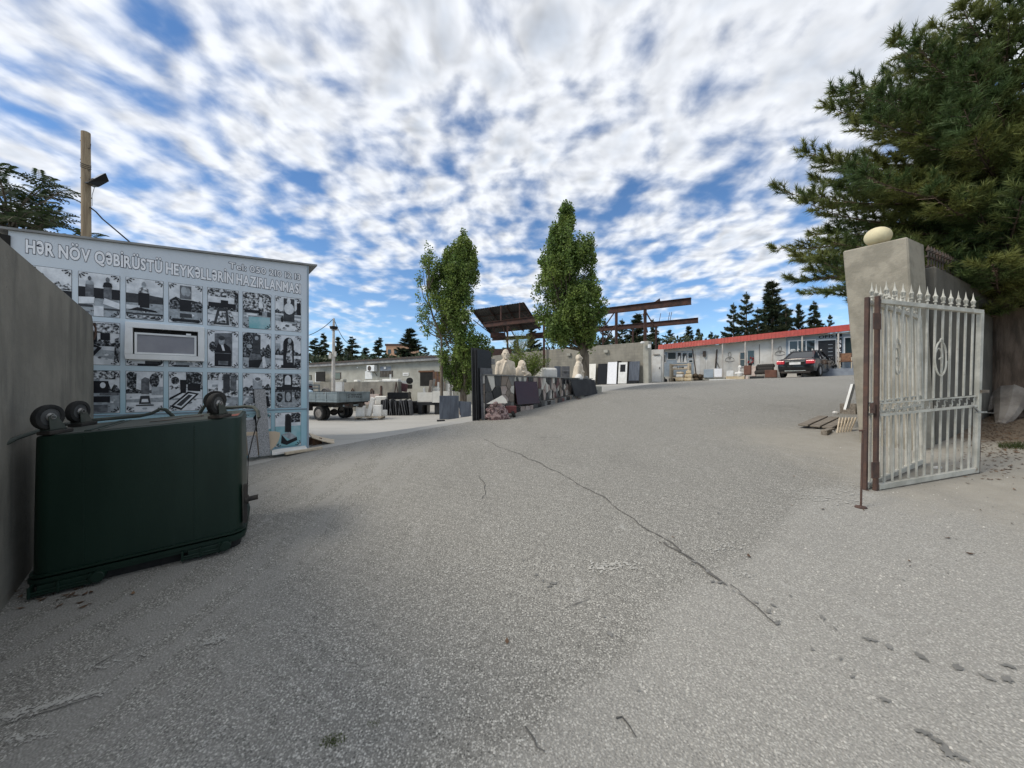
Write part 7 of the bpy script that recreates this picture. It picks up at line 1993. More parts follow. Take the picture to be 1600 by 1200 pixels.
def gate_leaf(name, label, P0, P1, z0a, z0b, z1a, z1b, nb, lean0, lean1, railz0, railz1, oval, group):
    P0 = Vector((P0[0], P0[1], 0)); P1 = Vector((P1[0], P1[1], 0)); d = P1 - P0; Ln = d.length; d.normalize()
    root = thing(name, label, 'gate', (P0.x, P0.y, z0a), math.atan2(d.y, d.x), group)
    zb = lambda u: z0a + (z0b - z0a) * u / Ln - z0a
    zt = lambda u: z1a + (z1b - z1a) * u / Ln - z0a
    ln = lambda u: lean0 + (lean1 - lean0) * u / Ln
    def Pt(u, z, y=0.0):
        f = (z - zb(u)) / (zt(u) - zb(u)); return Vector((u + ln(u) * f, y, z))
    def bar_between(mb, u0, za, u1, zc, w, dp):
        a = Pt(u0, za); b = Pt(u1, zc)
        vs = []
        for p in (a, b):
            pass
        mb.hexa([a + Vector((0, -dp, -w)), b + Vector((0, -dp, -w)), b + Vector((0, dp, -w)), a + Vector((0, dp, -w)), a + Vector((0, -dp, w)), b + Vector((0, -dp, w)), b + Vector((0, dp, w)), a + Vector((0, dp, w))])
    def upr(mb, u, w, dp, za=None, zc=None):
        za = zb(u) if za is None else za; zc = zt(u) if zc is None else zc
        a = Pt(u, za); b = Pt(u, zc)
        mb.hexa([a + Vector((-w, -dp, 0)), a + Vector((w, -dp, 0)), a + Vector((w, dp, 0)), a + Vector((-w, dp, 0)), b + Vector((-w, -dp, 0)), b + Vector((w, -dp, 0)), b + Vector((w, dp, 0)), b + Vector((-w, dp, 0))])
    mb = MB(); upr(mb, 0, .019, .020, zb(0) - .02, zt(0) + .035); part(mb, 'hinge_stile', K['rust'], root, bevel=.004)
    mb = MB(); upr(mb, Ln, .028, .022, zb(Ln), zt(Ln)); part(mb, 'lock_stile', K['gate_paint'], root, bevel=.004)
    mb = MB(); bar_between(mb, .029, zt(0) - .02, Ln + .02, zt(Ln) + .0, .024, .024); part(mb, 'top_rail', K['gate_paint'], root, bevel=.004)
    mb = MB(); bar_between(mb, .029, zb(0) + .03, Ln - .03, zb(Ln) + .03, .03, .022); part(mb, 'bottom_rail', K['gate_paint'], root, bevel=.004)
    rz0 = railz0 - z0a; rz1 = railz1 - z0a
    rz = lambda u: rz0 + (rz1 - rz0) * u / Ln
    mb = MB(); bar_between(mb, .029, rz(0), Ln - .03, rz(Ln), .012, .018); part(mb, 'middle_rail', K['gate_paint'], root)
    mb = MB(); bar_between(mb, .029, rz(0) + .125, Ln - .03, rz(Ln) + .115, .007, .012); part(mb, 'middle_rail', K['gate_paint'], root)
    for k in range(nb):
        u = Ln * (k + 1) / (nb + 1)
        mb = MB(); upr(mb, u, .0082, .0082, zb(u) + .061, rz(u) - .013); part(mb, 'lower_bar', K['gate_paint'], root)
        mb = MB(); upr(mb, u, .0082, .0082, rz(u) + .130, zt(u) - .025); part(mb, 'upper_bar', K['gate_paint'], root)
        mb = MB(); spear(mb, Pt(u, zt(u) + .02)); part(mb, 'spear_tip', K['gate_paint'], root, smooth=True)
    n_ = nb + 1
    for k in range(n_):
        u = Ln * (k + .5) / n_; c_ = Pt(u, rz(u) + .064)
        pts = [c_ + Vector((x, 0, z)) for x, z in ((-.022, -.030), (-.040, -.022), (-.038, -.046), (-.012, -.050), (.004, -.02), (-.004, .018), (.012, .048), (.038, .044), (.040, .022), (.022, .028))]
        mb = MB(); mb.tube(pts, .0065, 5); part(mb, 'scroll', K['gate_paint'], root, smooth=True)
    if oval:
        ou, oz = oval; c_ = Pt(ou, oz - z0a, -.022)
        mb = MB()
        mb.tube([c_ + Vector((.095 * math.cos(a), 0, .195 * math.sin(a))) for a in [R(20 + 17.5 * k) for k in range(20)]], .0085, 6)
        mb.tube([c_ + Vector((-.035 + .060 * math.cos(a), 0, -.01 + .125 * math.sin(a))) for a in [R(200 - 15 * k) for k in range(17)]], .0075, 6)
        mb.tube([c_ + Vector((.03 + .055 * math.cos(a), 0, .0 + .17 * math.sin(a))) for a in [R(-100 + 13 * k) for k in range(16)]], .0075, 6)
        mb.tube([c_ + Vector(v) for v in ((-.03, 0, -.01), (0, 0, .01), (.03, 0, 0))], .009, 6)
        mb.tube([c_ + Vector((-.01, 0, .195)), c_ + Vector((0, 0, .225)), c_ + Vector((.03, 0, .20))], .009, 6)
        part(mb, 'oval_ornament', K['gate_paint'], root, smooth=True)
    return root, Pt, zb, zt, Ln


g0 = G(1368, 768); g1 = G(1524, 741)
leaf1, P1_, zb1, zt1, L1 = gate_leaf('iron_gate_leaf', 'pale grey iron gate leaf with spear tips, nearer and wider open of the pair', (g0.x, g0.y), (g1.x, g1.y), g0.z + .02, g1.z + .02, 2.53, 2.475, 12, .03, .09,
                                     at(1375, 649, g0.y).z, at(1525, 634, g1.y).z, (.93, at(1456, 560, (g0.y + g1.y) / 2).z), 'rusty iron gate leaves')
h0 = Vector((g0.x - .088, g0.y + .03, g0.z)); h1 = G(1441, 728)
leaf2, P2_, zb2, zt2, L2 = gate_leaf('iron_gate_leaf', 'pale grey iron gate leaf folded back between the other leaf and the pillar', (h0.x, h0.y), (h1.x, h1.y), h0.z + .02, h1.z + .03, 2.53, 2.46, 12, .06, -.11,
                                     at(1372, 648, h0.y).z, at(1440, 632, h1.y).z, (.80, at(1402, 560, 4.55).z), 'rusty iron gate leaves')
# hinges
def hinge(z, root, Pt, lab=None):
    mb = MB(); p = Pt(0, z); mb.b2(p.x - .105, p.x - .0, -.036, -.024, z - .085, z + .085); part(mb, 'hinge', K['rust'], root)
hinge(1.80, leaf1, P1_); hinge(.22, leaf1, P1_)
mb = MB(); p = P1_(0, .86); mb.cyl((p.x - .055, 0, .82), (p.x - .055, 0, .93), .022, n=8); mb.b2(p.x - .08, p.x - .028, -.01, .01, .86, .88); part(mb, 'hinge_pin', K['rust'], leaf1)
# latch
mb = MB(); p = P1_(L1, .80); mb.b2(p.x - .10, p.x + .10, -.035, -.023, .795, .815); mb.box((p.x - .10, -.035, .845), (.12, .012, .014), ry=R(35)); mb.cyl((p.x + .029, -.02, .80), (p.x + .25, -.02, .79), .004, n=5); part(mb, 'latch', K['zinc'], leaf1)
mb = MB(); mb.b2(p.x + .0, p.x + .13, -.04, -.024, 1.03, 1.065); part(mb, 'lock_plate', K['old_wood'], leaf1)
mb = MB(); p0 = P1_(L1, .05); p1 = P1_(L1, .85); mb.hexa([p0 + Vector((.029, -.02, 0)), p0 + Vector((.04, -.02, 0)), p0 + Vector((.04, .02, 0)), p0 + Vector((.029, .02, 0)), p1 + Vector((.029, -.02, 0)), p1 + Vector((.04, -.02, 0)), p1 + Vector((.04, .02, 0)), p1 + Vector((.029, .02, 0))]); part(mb, 'rust_strip', K['rust'], leaf1)
# drop rod
r0 = G(1345, 795); rt0 = at(1348, 673, r0.y + .03)
mb = MB(); mb.tube([Vector((r0.x, r0.y, r0.z + .01)), at(1346.5, 735, r0.y + .01), rt0], .009, 7); mb.tube([rt0 + Vector((-.03, 0, .0)), rt0 + Vector((.015, 0, .004))], .010, 6)
mb.lathe([(.05, 0), (.045, .012), (.012, .016)], 8, Matrix.Translation((r0.x, r0.y, r0.z + .012)))
solo(mb, 'drop_rod', K['rust'], 'thin rusty bolt rod standing in the ground by the gate hinge', 'rod', smooth=True)

# ---------------------------------------------------------------- planks by the pillar
c = G(1312, 662)
bd = Vector((.80, .60, 0)).normalized(); bnn = Vector((-bd.y, bd.x, 0))
for k in range(3):
    p = G(1290, 671) + bnn * (.17 * k - .05) + bd * (.5 - .05 * k)
    mb = MB(); mb.box((p.x, p.y, p.z + .10 + .012 * k), (1.25, .155, .03), rz=math.atan2(bd.y, bd.x), ry=R(-5)); solo(mb, 'weathered_plank', K['old_wood'], ('weathered grey plank nearest the gate in the plank heap', 'weathered grey plank in the middle of the plank heap', 'weathered grey plank farthest up the plank heap')[k], 'plank', 'weathered planks heaped by the pillar', bevel=.004)
p = G(1290, 680); mb = MB(); mb.box((p.x + .16, p.y + .14, p.z + .05), (.62, .09, .09), rz=R(40)); solo(mb, 'timber_beam', K['old_wood'], 'short weathered beam propping the plank heap', 'beam', bevel=.006)
p = G(1322, 678); mb = MB()
for k in range(6):
    mb = MB(); mb.box((p.x + .05 * k - .05, p.y + .1, p.z + .13), (.02, .02, .34), ry=R(28), rx=R(-20 + 3 * k))
    solo(mb, 'pale_lath', K['pale_wood'], 'thin pale lath leaning with others at the pillar foot', 'lath', 'pale laths at the pillar foot')
a = at(1321.5, 640, 7.0); b_ = at(1333, 600, 7.1)
mb = MB(); mb.hexa([a, a + Vector((.5, .5, 0)), a + Vector((.48, .53, 0)), a + Vector((-.02, .03, 0)), b_, b_ + Vector((.5, .5, 0)), b_ + Vector((.48, .53, 0)), b_ + Vector((-.02, .03, 0))])
solo(mb, 'white_sheet', K['white_paint'], 'white sheet leaning on the far side of the gate pillar', 'board')
mb = MB(); p = G(1328, 648); mb.box((p.x + .12, p.y + .1, p.z + .12), (.3, .3, .24), rz=.4); solo(mb, 'brown_crate', K['old_wood'], 'brown crate behind the plank heap by the pillar', 'crate', bevel=.01)
for j, (px, py, s, lab) in enumerate(((1306, 648, .05, 'white stone lump topmost behind the plank heap'), (1296, 660, .035, 'small white stone lump at the edge of the plank heap'), (1300, 676, .03, 'white chip under the plank heap'))):
    p = G(px, py); mb = MB(); mb.ell((p.x, p.y, p.z + s * .8), (s * 1.5, s, s * .8), 8, 5, Matrix.Rotation(.3, 4, 'Y')); solo(mb, 'white_lump', K['white_stone'], lab, 'stone')
p = G(1478, 742); 
p = G(1464, 733); mb = MB(); mb.box((p.x, p.y, p.z + .02), (.10, .05, .02), rz=.3); solo(mb, 'white_shard', K['white_stone'], 'small white shard lying behind the gate bars', 'stone')
# ================================================================ TREES AND SHRUBS
def frames(D):
    """two unit vectors across each row of D"""
    up = np.where(np.abs(D[:, 2:3]) < .9, np.array([[0, 0, 1.0]]), np.array([[1.0, 0, 0]]))
    A = np.cross(D, up); A /= np.linalg.norm(A, axis=1, keepdims=True) + 1e-9
    return A, np.cross(D, A)


def needles(pos, dirs, n, ln, wd, spread, rng, stem=.14):
    """tufts of flat needles: arrays of vertices and triangles"""
    m = len(pos); P = np.repeat(pos, n, 0); D = np.repeat(dirs, n, 0)
    A, B = frames(D)
    th = rng.uniform(0, 2 * np.pi, m * n)[:, None]; al = rng.uniform(spread[0], spread[1], m * n)[:, None]
    rad = A * np.cos(th) + B * np.sin(th)
    nd = D * np.cos(al) + rad * np.sin(al)
    l = (ln * rng.uniform(.65, 1.15, m * n))[:, None]
    base = P + D * (stem * (rng.random(m * n)[:, None] - .75))
    sd = np.cross(nd, rng.normal(size=(m * n, 3))); sd /= np.linalg.norm(sd, axis=1, keepdims=True) + 1e-9
    w = wd * .5
    V = np.stack([base - sd * w, base + sd * w, base + nd * l + np.array([0, 0, -.01])], 1).reshape(-1, 3)
    F = np.arange(m * n * 3).reshape(-1, 3)
    return V, F


def leaves(pos, size, rng, asp=.8, up=0.0):
    m = len(pos)
    D = rng.normal(size=(m, 3)); D[:, 2] = D[:, 2] * (1 - up) - .25 * (1 - up) + up; D /= np.linalg.norm(D, axis=1, keepdims=True)
    A, B = frames(D); th = rng.uniform(0, 2 * np.pi, m)[:, None]
    S = A * np.cos(th) + B * np.sin(th)
    s = (size * rng.uniform(.6, 1.25, m))[:, None]
    V = np.stack([pos, pos + D * s * .5 + S * s * asp * .5, pos + D * s, pos + D * s * .5 - S * s * asp * .5], 1).reshape(-1, 3)
    return V, np.arange(m * 4).reshape(-1, 4)


def tree_root(name, label, x, y, group=None, cat='tree'):
    return thing(name, label, cat, (x, y, H(x, y)), 0, group)


# ---------------------------------------------------------------- the big pine by the gate
def pine():
    rng = np.random.default_rng(12); rnd = random.Random(12)
    bx, by = 9.35, 7.15
    root = tree_root('pine_tree', 'big dark green pine overhanging the gate pillar and wall', bx, by)
    z0 = root.location.z
    mb = MB()
    tr = [Vector((bx, by, z0 - .1)), Vector((bx - .02, by, z0 + .35)), Vector((bx - .05, by, 2.2)), Vector((bx - .05, by + .05, 4.0)), Vector((bx - .1, by + .1, 6.0)), Vector((bx - .05, by + .1, 7.6)), Vector((bx - .05, by + .1, 8.5))]
    mb.tube(tr, [.50, .38, .33, .25, .15, .06, .02], 16)
    part(mb, 'trunk', K['pine_bark'], root, world=True, smooth=True)
    for a, l, r in ((-150, .95, .24), (-115, .7, .17), (-178, .8, .15), (-70, .7, .2)):
        mb = MB(); ca, sa = math.cos(R(a)), math.sin(R(a)); pts = []
        for k in range(6):
            q = k / 5; x, y = bx + ca * (.18 + l * q), by + sa * (.18 + l * q); pts.append((x, y, H(x, y) + .42 * (1 - q) ** 2 + .03 - .05 * q))
        mb.tube(pts, [r * (1 - .75 * k / 5) for k in range(6)], 9); part(mb, 'root_flare', K['root_bark'], root, world=True, smooth=True)
    LZ = [(2.6, 2.4), (3.3, 3.7), (4.6, 4.1), (5.6, 3.75), (6.6, 3.1), (7.4, 2.3), (8.1, 1.4), (8.6, .6)]
    br = MB(); TP = []; TD = []
    i = 0; zt = 2.75
    limbs = []
    while zt < 8.6:
        limbs.append((zt, (i * 137.5) % 360)); i += 1; zt += .036
    for zt, az in [(4.5, 172), (3.9, 165), (5.0, 178), (4.2, 150), (3.5, 160), (3.25, 172), (5.6, 168), (6.2, 176), (4.8, 190), (3.7, 195), (4.2, 205), (5.2, 210), (3.4, 215), (6.6, 165), (7.2, 175), (5.9, 200), (6.8, 170), (6.4, 182), (7.0, 160), (5.4, 172), (6.0, 190), (6.9, 190), (7.5, 180), (7.6, 200)]: limbs.append((zt, az))
    for zt, az in limbs:
        L = np.interp(zt, [a for a, b in LZ], [b for a, b in LZ]) * rnd.uniform(.72, 1.06)
        a = R(az); d = Vector((math.cos(a), math.sin(a), 0))
        tocam = d.dot(Vector((-.35, -.94, 0)))      # limbs over the drive are shorter
        if tocam > 0: L *= 1 - .34 * tocam
        if d.y > .5 or d.x > .7: 
            if rnd.random() < .5: continue
        s0 = Vector((bx - .05, by + .06, zt)); droop = rnd.uniform(-.20, .04) * (1 if zt < 6.5 else -.4)
        if zt < 4.2: droop -= .04
        n = max(4, int(L / .155)); pts = []
        side = Vector((-d.y, d.x, 0)); bend = rnd.uniform(-.25, .25)
        for k in range(n + 1):
            q = k / n; p = s0 + d * (L * q) + side * (bend * q * q * L * .4) + Vector((0, 0, L * (.10 * q + droop * q * q * 1.2 + .16 * q ** 4)))
            ppx, ppz = p.x / p.y, (p.z - EYE) / p.y
            if k > 2 and ((ppx < .90 and ppz < .235) or (ppx < .71 and ppz < .30)): break
            pts.append(p)
        n = len(pts) - 1
        br.tube(pts, [max(.006, .055 * (1 - k / n) * (L / 3.5)) for k in range(n + 1)], 5)
        for k in range(2, n + 1):
            q = k / n
            if q < .10: continue
            t_ = (pts[k] - pts[k - 1]).normalized()
            for sg in (-1, 1):
                if rnd.random() < .08: continue
                sl = (.20 + .62 * (1 - q) ** .8) * rnd.uniform(.55, 1.1) * min(1, L / 2.2)
                sd = (t_ * rnd.uniform(.55, .9) + side * sg * rnd.uniform(.5, .9) + Vector((0, 0, rnd.uniform(-.12, .34)))).normalized()
                e = pts[k] + sd * sl
                br.tube([pts[k], e], [.008, .004], 3)
                m = max(2, int(sl / .085))
                for j in range(m):
                    w = (j + 1) / m; p = pts[k].lerp(e, w)
                    tdv = (sd + Vector((rnd.uniform(-.5, .5), rnd.uniform(-.5, .5), rnd.uniform(.0, .75)))).normalized()
                    TP.append(p + tdv * .05); TD.append(tdv)
        for j in range(4):
            tdv = ((pts[-1] - pts[-2]).normalized() + Vector((rnd.uniform(-.4, .4), rnd.uniform(-.4, .4), rnd.uniform(0, .5)))).normalized(); TP.append(pts[-1] + tdv * .05); TD.append(tdv)
    TP = np.array(TP); TD = np.array(TD)
    # nothing grows through the pillar, its stone or the gate
    px = TP[:, 0] / TP[:, 1]
    bad = (TP[:, 1] < 6.35) & (px < 1.075) | ((TP[:, 2] < 3.0) & (TP[:, 1] < 6.6))
    pz = (TP[:, 2] - EYE) / TP[:, 1]
    bad |= (px < .88) & (pz < .215) | (px < .71) & (pz < .30)
    TP, TD = TP[~bad], TD[~bad]
    V, F = needles(TP, TD, 38, .145, .0135, (.2, 1.1), rng)
    V -= np.array(root.location)
    o = link('crown', np_mesh('crown', V, F, K['pine_needle']), root); o['kind'] = 'stuff'
    part(br, 'branches', K['pine_bark'], root, world=True, fix=False)
    print('pine tufts', len(TP), 'tris', len(F))


pine()


def overhang():
    rng = np.random.default_rng(5); rnd = random.Random(5)
    bx, by = 9.8, 3.1
    root = tree_root('cedar_tree', 'dark cedar branches hanging into the top corner above the pine', bx, by)
    mb = MB(); mb.tube([(bx, by, root.location.z - .1), (bx, by, 5), (bx - .1, by, 9.5)], [.3, .22, .05], 10); part(mb, 'trunk', K['pine_bark'], root, world=True, smooth=True)
    br = MB(); TP = []; TD = []
    for i in range(26):
        zt = 6.3 + 3.0 * i / 26; a = R(100 + (i * 47) % 150); L = 3.4 - .55 * (zt - 6.3) + rnd.uniform(-.3, .3)
        d = Vector((math.cos(a), math.sin(a), 0)); side = Vector((-d.y, d.x, 0)); n = 16; pts = []
        for k in range(n + 1): q = k / n; pts.append(Vector((bx, by, zt)) + d * L * q + Vector((0, 0, L * (.12 * q - .24 * q * q))))
        br.tube(pts, [.04 * (1 - k / n) + .006 for k in range(n + 1)], 5)
        for k in range(4, n + 1):
            for sg in (-1, 1):
                sl = rnd.uniform(.15, .5) * (1.15 - k / n); sd = ((pts[k] - pts[k - 1]).normalized() * .9 + side * sg * .6 + Vector((0, 0, -.25))).normalized()
                for j in range(5): TP.append(pts[k] + sd * sl * (j + 1) / 5); TD.append((sd + Vector((rnd.uniform(-.2, .2), rnd.uniform(-.2, .2), rnd.uniform(-.2, .1)))).normalized())
    V, F = needles(np.array(TP), np.array(TD), 14, .10, .010, (.15, .7), rng); V -= np.array(root.location)
    o = link('crown', np_mesh('crown', V, F, K['cedar_needle']), root); o['kind'] = 'stuff'
    part(br, 'branches', K['pine_bark'], root, world=True, fix=False)


overhang()


# ---------------------------------------------------------------- poplars
def poplar(label, Y, prof, base_px, seed, nclump, trunk_r, sparse=None, per=95):
    """prof: (image row, centre column, half width) read off the photograph at depth Y"""
    rng = np.random.default_rng(seed); rnd = random.Random(seed)
    k = Y / FPX
    rows = [((at(c, y, Y).z), (c - CX) * k, w * k) for y, c, w in prof][::-1]
    zs = [r[0] for r in rows]; cs = [r[1] for r in rows]; ws = [r[2] for r in rows]
    bx = (base_px - CX) * k; root = tree_root('poplar_tree', label, bx, Y)
    z0 = root.location.z; zt = zs[-1]
    mb = MB(); pts = []; rr = []
    for q in np.linspace(0, 1, 9):
        z = z0 - .05 + (zt - .4 - z0) * q; x = bx if z < zs[0] else bx + (np.interp(z, zs, cs) - bx) * min(1, (z - zs[0]) / 1.5 + .15)
        pts.append((x, Y, z)); rr.append(trunk_r * (1 - q) ** .8 + .012)
    mb.tube(pts, rr, 12); part(mb, 'trunk', K['bark'], root, world=True, smooth=True)
    lm = MB(); centers = []
    tries = 0
    while len(centers) < nclump and tries < nclump * 30:
        tries += 1
        z = rng.uniform(zs[0], zs[-1]); c = np.interp(z, zs, cs)
        a = rng.uniform(0, 2 * np.pi)
        w = np.interp(z, zs, ws) * (1 + .30 * mnoise.noise((2.2 * math.cos(a), 2.2 * math.sin(a), z * 1.5 + seed * 3)))
        if rng.random() > (w / max(ws)) ** .9 + .1: continue
        r = w * (rng.random() ** .42)
        x = c + r * math.cos(a); y = Y + r * math.sin(a) * .92
        g_ = mnoise.noise((x * .85, y * .85, z * .6 + seed))
        if g_ < -.10 and r > .35 * w: continue
        if sparse and sparse(x, y, z, r / w, rng): continue
        centers.append((x, y, z))
    centers = np.array(centers)
    for (x, y, z) in centers[::4]:
        zb = max(zs[0] - .3, z - rnd.uniform(.7, 1.6)); tx = np.interp(zb, [p[2] for p in pts], [p[0] for p in pts])
        lm.tube([(tx, Y, zb), ((tx + x) / 2 + (x - tx) * .15, (Y + y) / 2, (zb + z) / 2 - .1), (x, y, z + .1)], [.035, .022, .008], 4)
    part(lm, 'limb', K['bark'], root, world=True, fix=False)
    sz = .09 + .20 * rng.random(len(centers)) ** 1.4
    cnt = np.maximum(14, (per * .95 * (sz / .22) ** 1.5)).astype(int)
    cp = np.repeat(centers, cnt, 0); ss = np.repeat(sz, cnt)[:, None]
    o_ = rng.normal(size=cp.shape); o_ /= np.linalg.norm(o_, axis=1, keepdims=True); o_ *= rng.random((len(cp), 1)) ** .4
    pos = cp + o_ * ss * np.array([.9, .9, 1.75])
    V, F = leaves(pos, .098, rng); V -= np.array(root.location)
    o = link('crown', np_mesh('crown', V, F, K['poplar_leaf']), root); o['kind'] = 'stuff'
    print('poplar', len(centers), len(F))


poplar('left-leaning tall poplar with dark lower crown beside the black slab pack', 19.0, [(362, 723, 5), (376, 722, 12), (398, 720, 22), (425, 714, 31), (452, 706, 38), (480, 702, 43), (505, 702, 46), (525, 714, 44), (545, 725, 42), (565, 728, 40), (583, 728, 32), (596, 728, 24), (606, 728, 12)], 724, 3, 800, .17)
poplar('pale thin poplar stem showing at the yard side of the dense poplar', 18.5, [(385, 672, 5), (410, 672, 13), (440, 668, 17), (470, 668, 20), (500, 670, 20), (520, 672, 14)], 690, 9, 60, .07, per=55)
poplar('tall full poplar with bare bark trunk behind the robed bust', 16.8, [(326, 885, 3), (340, 885, 9), (358, 886, 19), (380, 887, 32), (406, 885, 44), (432, 885, 51), (460, 887, 54), (485, 889, 55), (508, 890, 50), (525, 893, 40), (538, 897, 26)], 914, 4, 860, .21,
       sparse=lambda x, y, z, r, g: (x < 1.75 and z < 6.6 and g.random() < .5))


def shrub(label, c, r, h, n, seed, m='shrub_leaf'):
    rng = np.random.default_rng(seed); root = thing('bush', label, 'bush', c)
    mb = MB(); pos = []
    for k in range(60):
        a = rng.uniform(0, 6.28); q = rng.random() ** .5; e = Vector((c[0] + r * q * math.cos(a), c[1] + r * .8 * q * math.sin(a), c[2] + h * (1 - .35 * q * q) * rng.uniform(.75, 1.05)))
        b0 = Vector((c[0] + .1 * math.cos(a), c[1] + .1 * math.sin(a), c[2])); mb.tube([b0, b0.lerp(e, .5) + Vector((0, 0, .05)), e], [.008, .006, .003], 3)
        for j in range(n): w = .25 + .78 * (j + rng.random()) / n; p = b0.lerp(e, w) + Vector(rng.normal(size=3)) * .045; pos.append(tuple(p))
    part(mb, 'stem', K['bark'], root, world=True, fix=False)
    V, F = leaves(np.array(pos), .085, rng, .35, up=.3); V -= np.array(root.location)
    o = link('foliage', np_mesh('foliage', V, F, K[m]), root); o['kind'] = 'stuff'


c = at(821, 590, 13.6); shrub('yellow-green bush growing behind the two busts on the planter', (c.x, c.y, c.z - .1), .85, 1.12, 70, 7)
c = at(812, 545, 31); shrub('olive shrub on the bank under the steel frame', (c.x, c.y, c.z - .6), 1.4, 2.2, 60, 8)


# ---------------------------------------------------------------- pinnate-leaved tree behind the kiosk
def frond_tree():
    rng = np.random.default_rng(2); rnd = random.Random(2)
    bx, by = -11.75, 8.9
    root = tree_root('sumac_tree', 'tree with feathery pinnate leaves showing over the kiosk at the wall corner', bx, by)
    mb = MB(); mb.tube([(bx, by, root.location.z - .1), (bx + .1, by, 2.5), (bx + .2, by, 5.4)], [.14, .11, .06], 9); part(mb, 'trunk', K['bark'], root, world=True, smooth=True)
    br = MB(); V = []; F = []
    for i in range(36):
        a = R(i * 137.5); el = R(rnd.uniform(-5, 70)); L = rnd.uniform(.7, 1.7); d = Vector((math.cos(a) * math.cos(el), math.sin(a) * math.cos(el), math.sin(el)))
        s = Vector((bx + .15, by, rnd.uniform(4.0, 5.6))); e = s + d * L; br.tube([s, s.lerp(e, .5) + Vector((0, 0, .08)), e], [.035, .022, .012], 4)
        for k in range(11):
            th = rnd.uniform(0, 6.28); fd = (Vector((math.cos(th), math.sin(th), rnd.uniform(-.1, .8))) + d * .5).normalized(); fl = rnd.uniform(.45, .72)
            p0 = s.lerp(e, rnd.uniform(.5, 1.0)); rach = []
            for j in range(10): q = j / 9; rach.append(p0 + fd * fl * q + Vector((0, 0, -.22 * q * q)))
            br.tube(rach[::3], .005, 3)
            sd = fd.cross(Vector((0, 0, 1))).normalized()
            for j in range(1, 10):
                for sg in (-1, 1):
                    ll = .15 * (1 - .5 * abs(j / 9 - .4)); ld = (sd * sg + fd * .35 + Vector((0, 0, -.28))).normalized(); ww = (fd * .022)
                    b = len(V); p = rach[j]; V += [p, p + ld * ll * .45 + ww, p + ld * ll, p + ld * ll * .45 - ww]; F.append((b, b + 1, b + 2, b + 3))
    V = np.array([tuple(v) for v in V]) - np.array(root.location)
    o = link('crown', np_mesh('crown', V, F, K['frond_leaf']), root); o['kind'] = 'stuff'
    part(br, 'branches', K['bark'], root, world=True, fix=False)


frond_tree()


# ---------------------------------------------------------------- conifers behind the buildings
def conifer_mesh(seed, HT, RD, lev, upsweep, gap):
    rng = np.random.default_rng(seed); rnd = random.Random(seed); P = []; D = []; br = MB()
    for k in range(lev):
        q = k / lev; z = HT * (.06 + .92 * q ** .95) + 0; rad = RD * (1 - q) ** .85 + .10
        for j in range(rnd.randint(5, 8)):
            if rnd.random() < gap: continue
            z = min(HT * .985, HT * (.06 + .92 * q ** .95) + rnd.uniform(-.3, .3)); a = rnd.uniform(0, 6.28); L = rad * rnd.uniform(.45, 1.2); d = Vector((math.cos(a), math.sin(a), 0))
            n = max(3, int(L / .16)); side = Vector((-d.y, d.x, 0))
            pts = [Vector((0, 0, z)) + d * L * i / n + Vector((0, 0, L * (upsweep * (i / n) ** 2 - .12 * i / n))) for i in range(n + 1)]
            br.tube([pts[0], pts[n // 2], pts[-1]], [.03, .02, .008], 3)
            for i in range(1, n + 1):
                for sg in (-1, 0, 1):
                    sl = .30 * (1.1 - i / n) * L * .5 + .05
                    dd = (d * .8 + side * sg * .7 + Vector((0, 0, rnd.uniform(-.2, .5)))).normalized()
                    P.append(tuple(pts[i] + dd * sl * .5)); D.append(tuple(dd))
                    if sg: P.append(tuple(pts[i] + dd * sl)); D.append(tuple(dd))
    P.append((0, 0, HT * .99)); D.append((0, 0, 1))
    V, F = needles(np.array(P), np.array(D), 9, .30, .075, (.2, 1.2), rng, .25)
    tr = MB(); tr.tube([(0, 0, -1), (0, 0, HT * .5), (0, 0, HT)], [HT * .02, HT * .012, .015], 7)
    tr.add(br.v, br.f)
    return np_mesh('crown', V, F, K['cedar_needle']), tr.mesh('trunk', K['pine_bark'], fix=False)


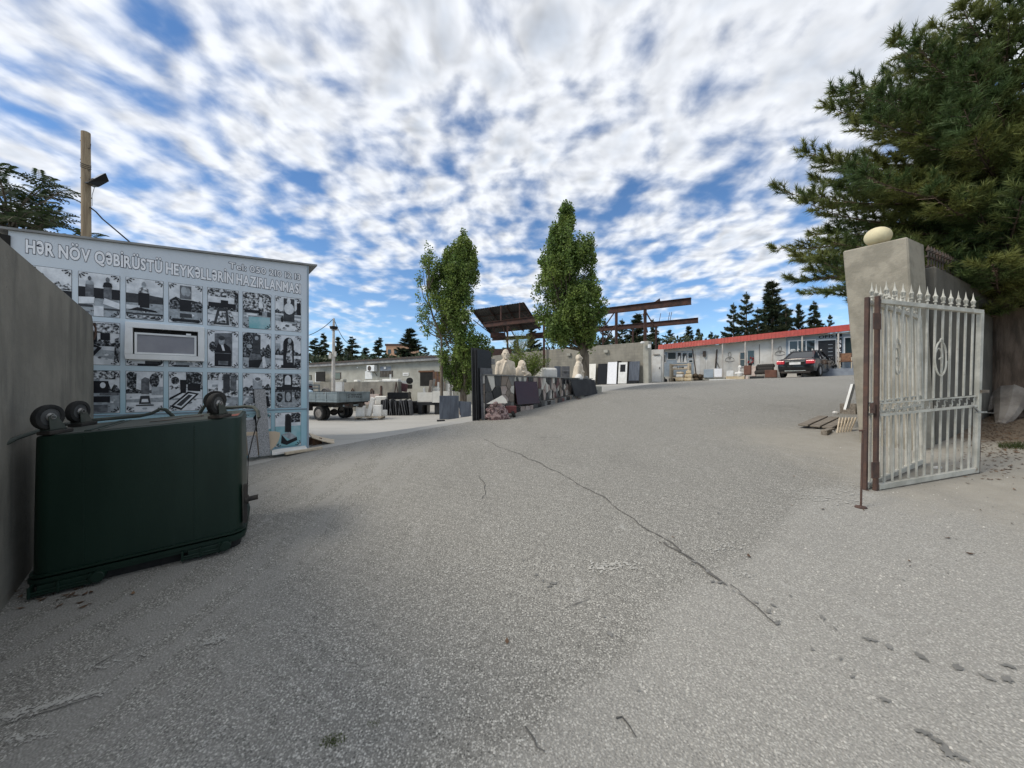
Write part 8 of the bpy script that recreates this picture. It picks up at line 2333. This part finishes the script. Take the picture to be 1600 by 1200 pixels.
CM = [conifer_mesh(31, 10, 2.3, 26, .25, .12), conifer_mesh(32, 10, 1.7, 28, .5, .22), conifer_mesh(33, 10, 2.9, 22, .35, .30), conifer_mesh(34, 10, 1.9, 24, -.05, .10)]
trees = [  # centre column, top row, width px, depth, kind, label
    (492, 528, 46, 52, 0, 'dark conifer nearest the kiosk edge behind the workshop'), (506, 520, 30, 54, 3, 'narrow dark conifer beside the telegraph pole wires'), (529, 526, 26, 55, 1, 'thin conifer just past the telegraph pole'),
    (551, 526, 46, 52, 0, 'dark conifer midway along the workshop roof'), (572, 543, 30, 50, 1, 'short ragged conifer between two taller ones on the workshop'), (592, 527, 38, 52, 3, 'pointed conifer in front of the orange tower block'),
    (622, 549, 34, 48, 2, 'low bushy conifer hiding the orange tower block foot'), (640, 513, 52, 50, 1, 'open-branched conifer between the tower block and the poplar'), (664, 541, 44, 50, 2, 'brownish bushy conifer next to the pale poplar'),
    (770, 540, 30, 52, 2, 'low conifer seen under the shed roof'), (832, 510, 34, 52, 1, 'conifer seen between the steel posts under the shed roof'), (806, 528, 26, 56, 3, 'small conifer seen through the frame beside the shed roof'),
    (946, 500, 34, 46, 2, 'dark conifer at the tall poplar edge inside the frame'), (972, 498, 44, 50, 2, 'dark conifer seen through the steel frame near the tall poplar'), (995, 490, 46, 50, 1, 'ragged conifer behind the end posts of the steel frame'), (1021, 498, 34, 50, 3, 'dark conifer behind the braced end of the steel frame'),
    (1047, 514, 42, 60, 2, 'rounded conifer just past the beam end above the shop'), (1077, 509, 28, 62, 1, 'spindly conifer above the left part of the red roof'), (1091, 513, 20, 64, 1, 'smallest spindly conifer above the red roof'), (1111, 518, 26, 62, 3, 'short pointed conifer above the red roof'),
    (1146, 473, 44, 48, 2, 'ragged conifer at the outer side of the tall clump over the shop'), (1166, 456, 56, 46, 2, 'broad ragged conifer in the tall clump over the shop'), (1207, 439, 60, 46, 1, 'tallest spired conifer over the red-roofed shop'), (1184, 480, 60, 44, 2, 'brownish low conifer filling the tall clump over the shop'), (1228, 478, 46, 44, 0, 'dense conifer under the tallest spire over the shop'),
    (1249, 474, 26, 47, 1, 'slender conifer right beside the tallest spired one'), (1272, 470, 40, 45, 3, 'bright dense pointed conifer near the pine branches'), (1296, 490, 28, 46, 2, 'low conifer just off the gate pillar above the office')]
for (px, py, w, Y, kd, lab) in trees:
    p = at(px, py, Y); zb = 1.0 if px < 700 else 2.0
    hgt_ = p.z - zb; cr, tr = CM[kd]
    root = thing('conifer', lab, 'tree', (p.x, Y, zb), random.Random(px).uniform(0, 6), 'conifers behind the buildings')
    wid = w * Y / FPX / (2 * (2.3, 1.7, 2.9, 1.9)[kd])
    # the crown visible above the roofs is only its upper part
    root.scale = (wid * 1.25, wid * 1.25, hgt_ / 10)
    link('crown', cr, root); link('trunk', tr, root)
# dark hedge of undergrowth between the trunks
rng = np.random.default_rng(77); pos = []
for (x0, x1, y, top, n) in ((300, 478, 52, 556, 3000), (478, 690, 46, 558, 5200), (745, 905, 48, 545, 2600), (930, 1040, 50, 528, 2600), (1040, 1330, 50, 527, 5200)):
    for _ in range(n):
        px = rng.uniform(x0, x1); YY = y + rng.uniform(-2, 3); tz = at(px, top + 10 * mnoise.noise((px * .08, 1, y)), YY).z; pos.append(((px - CX) / FPX * YY, YY, 1.0 + (tz - 1.0) * rng.random() ** .6))
V, F = leaves(np.array(pos), .55, rng, .5)
und = link('undergrowth', np_mesh('undergrowth', V, F, K['cedar_needle'])); tag(und, 'dark undergrowth filling the gaps between the conifers behind the roofs', kind='stuff')
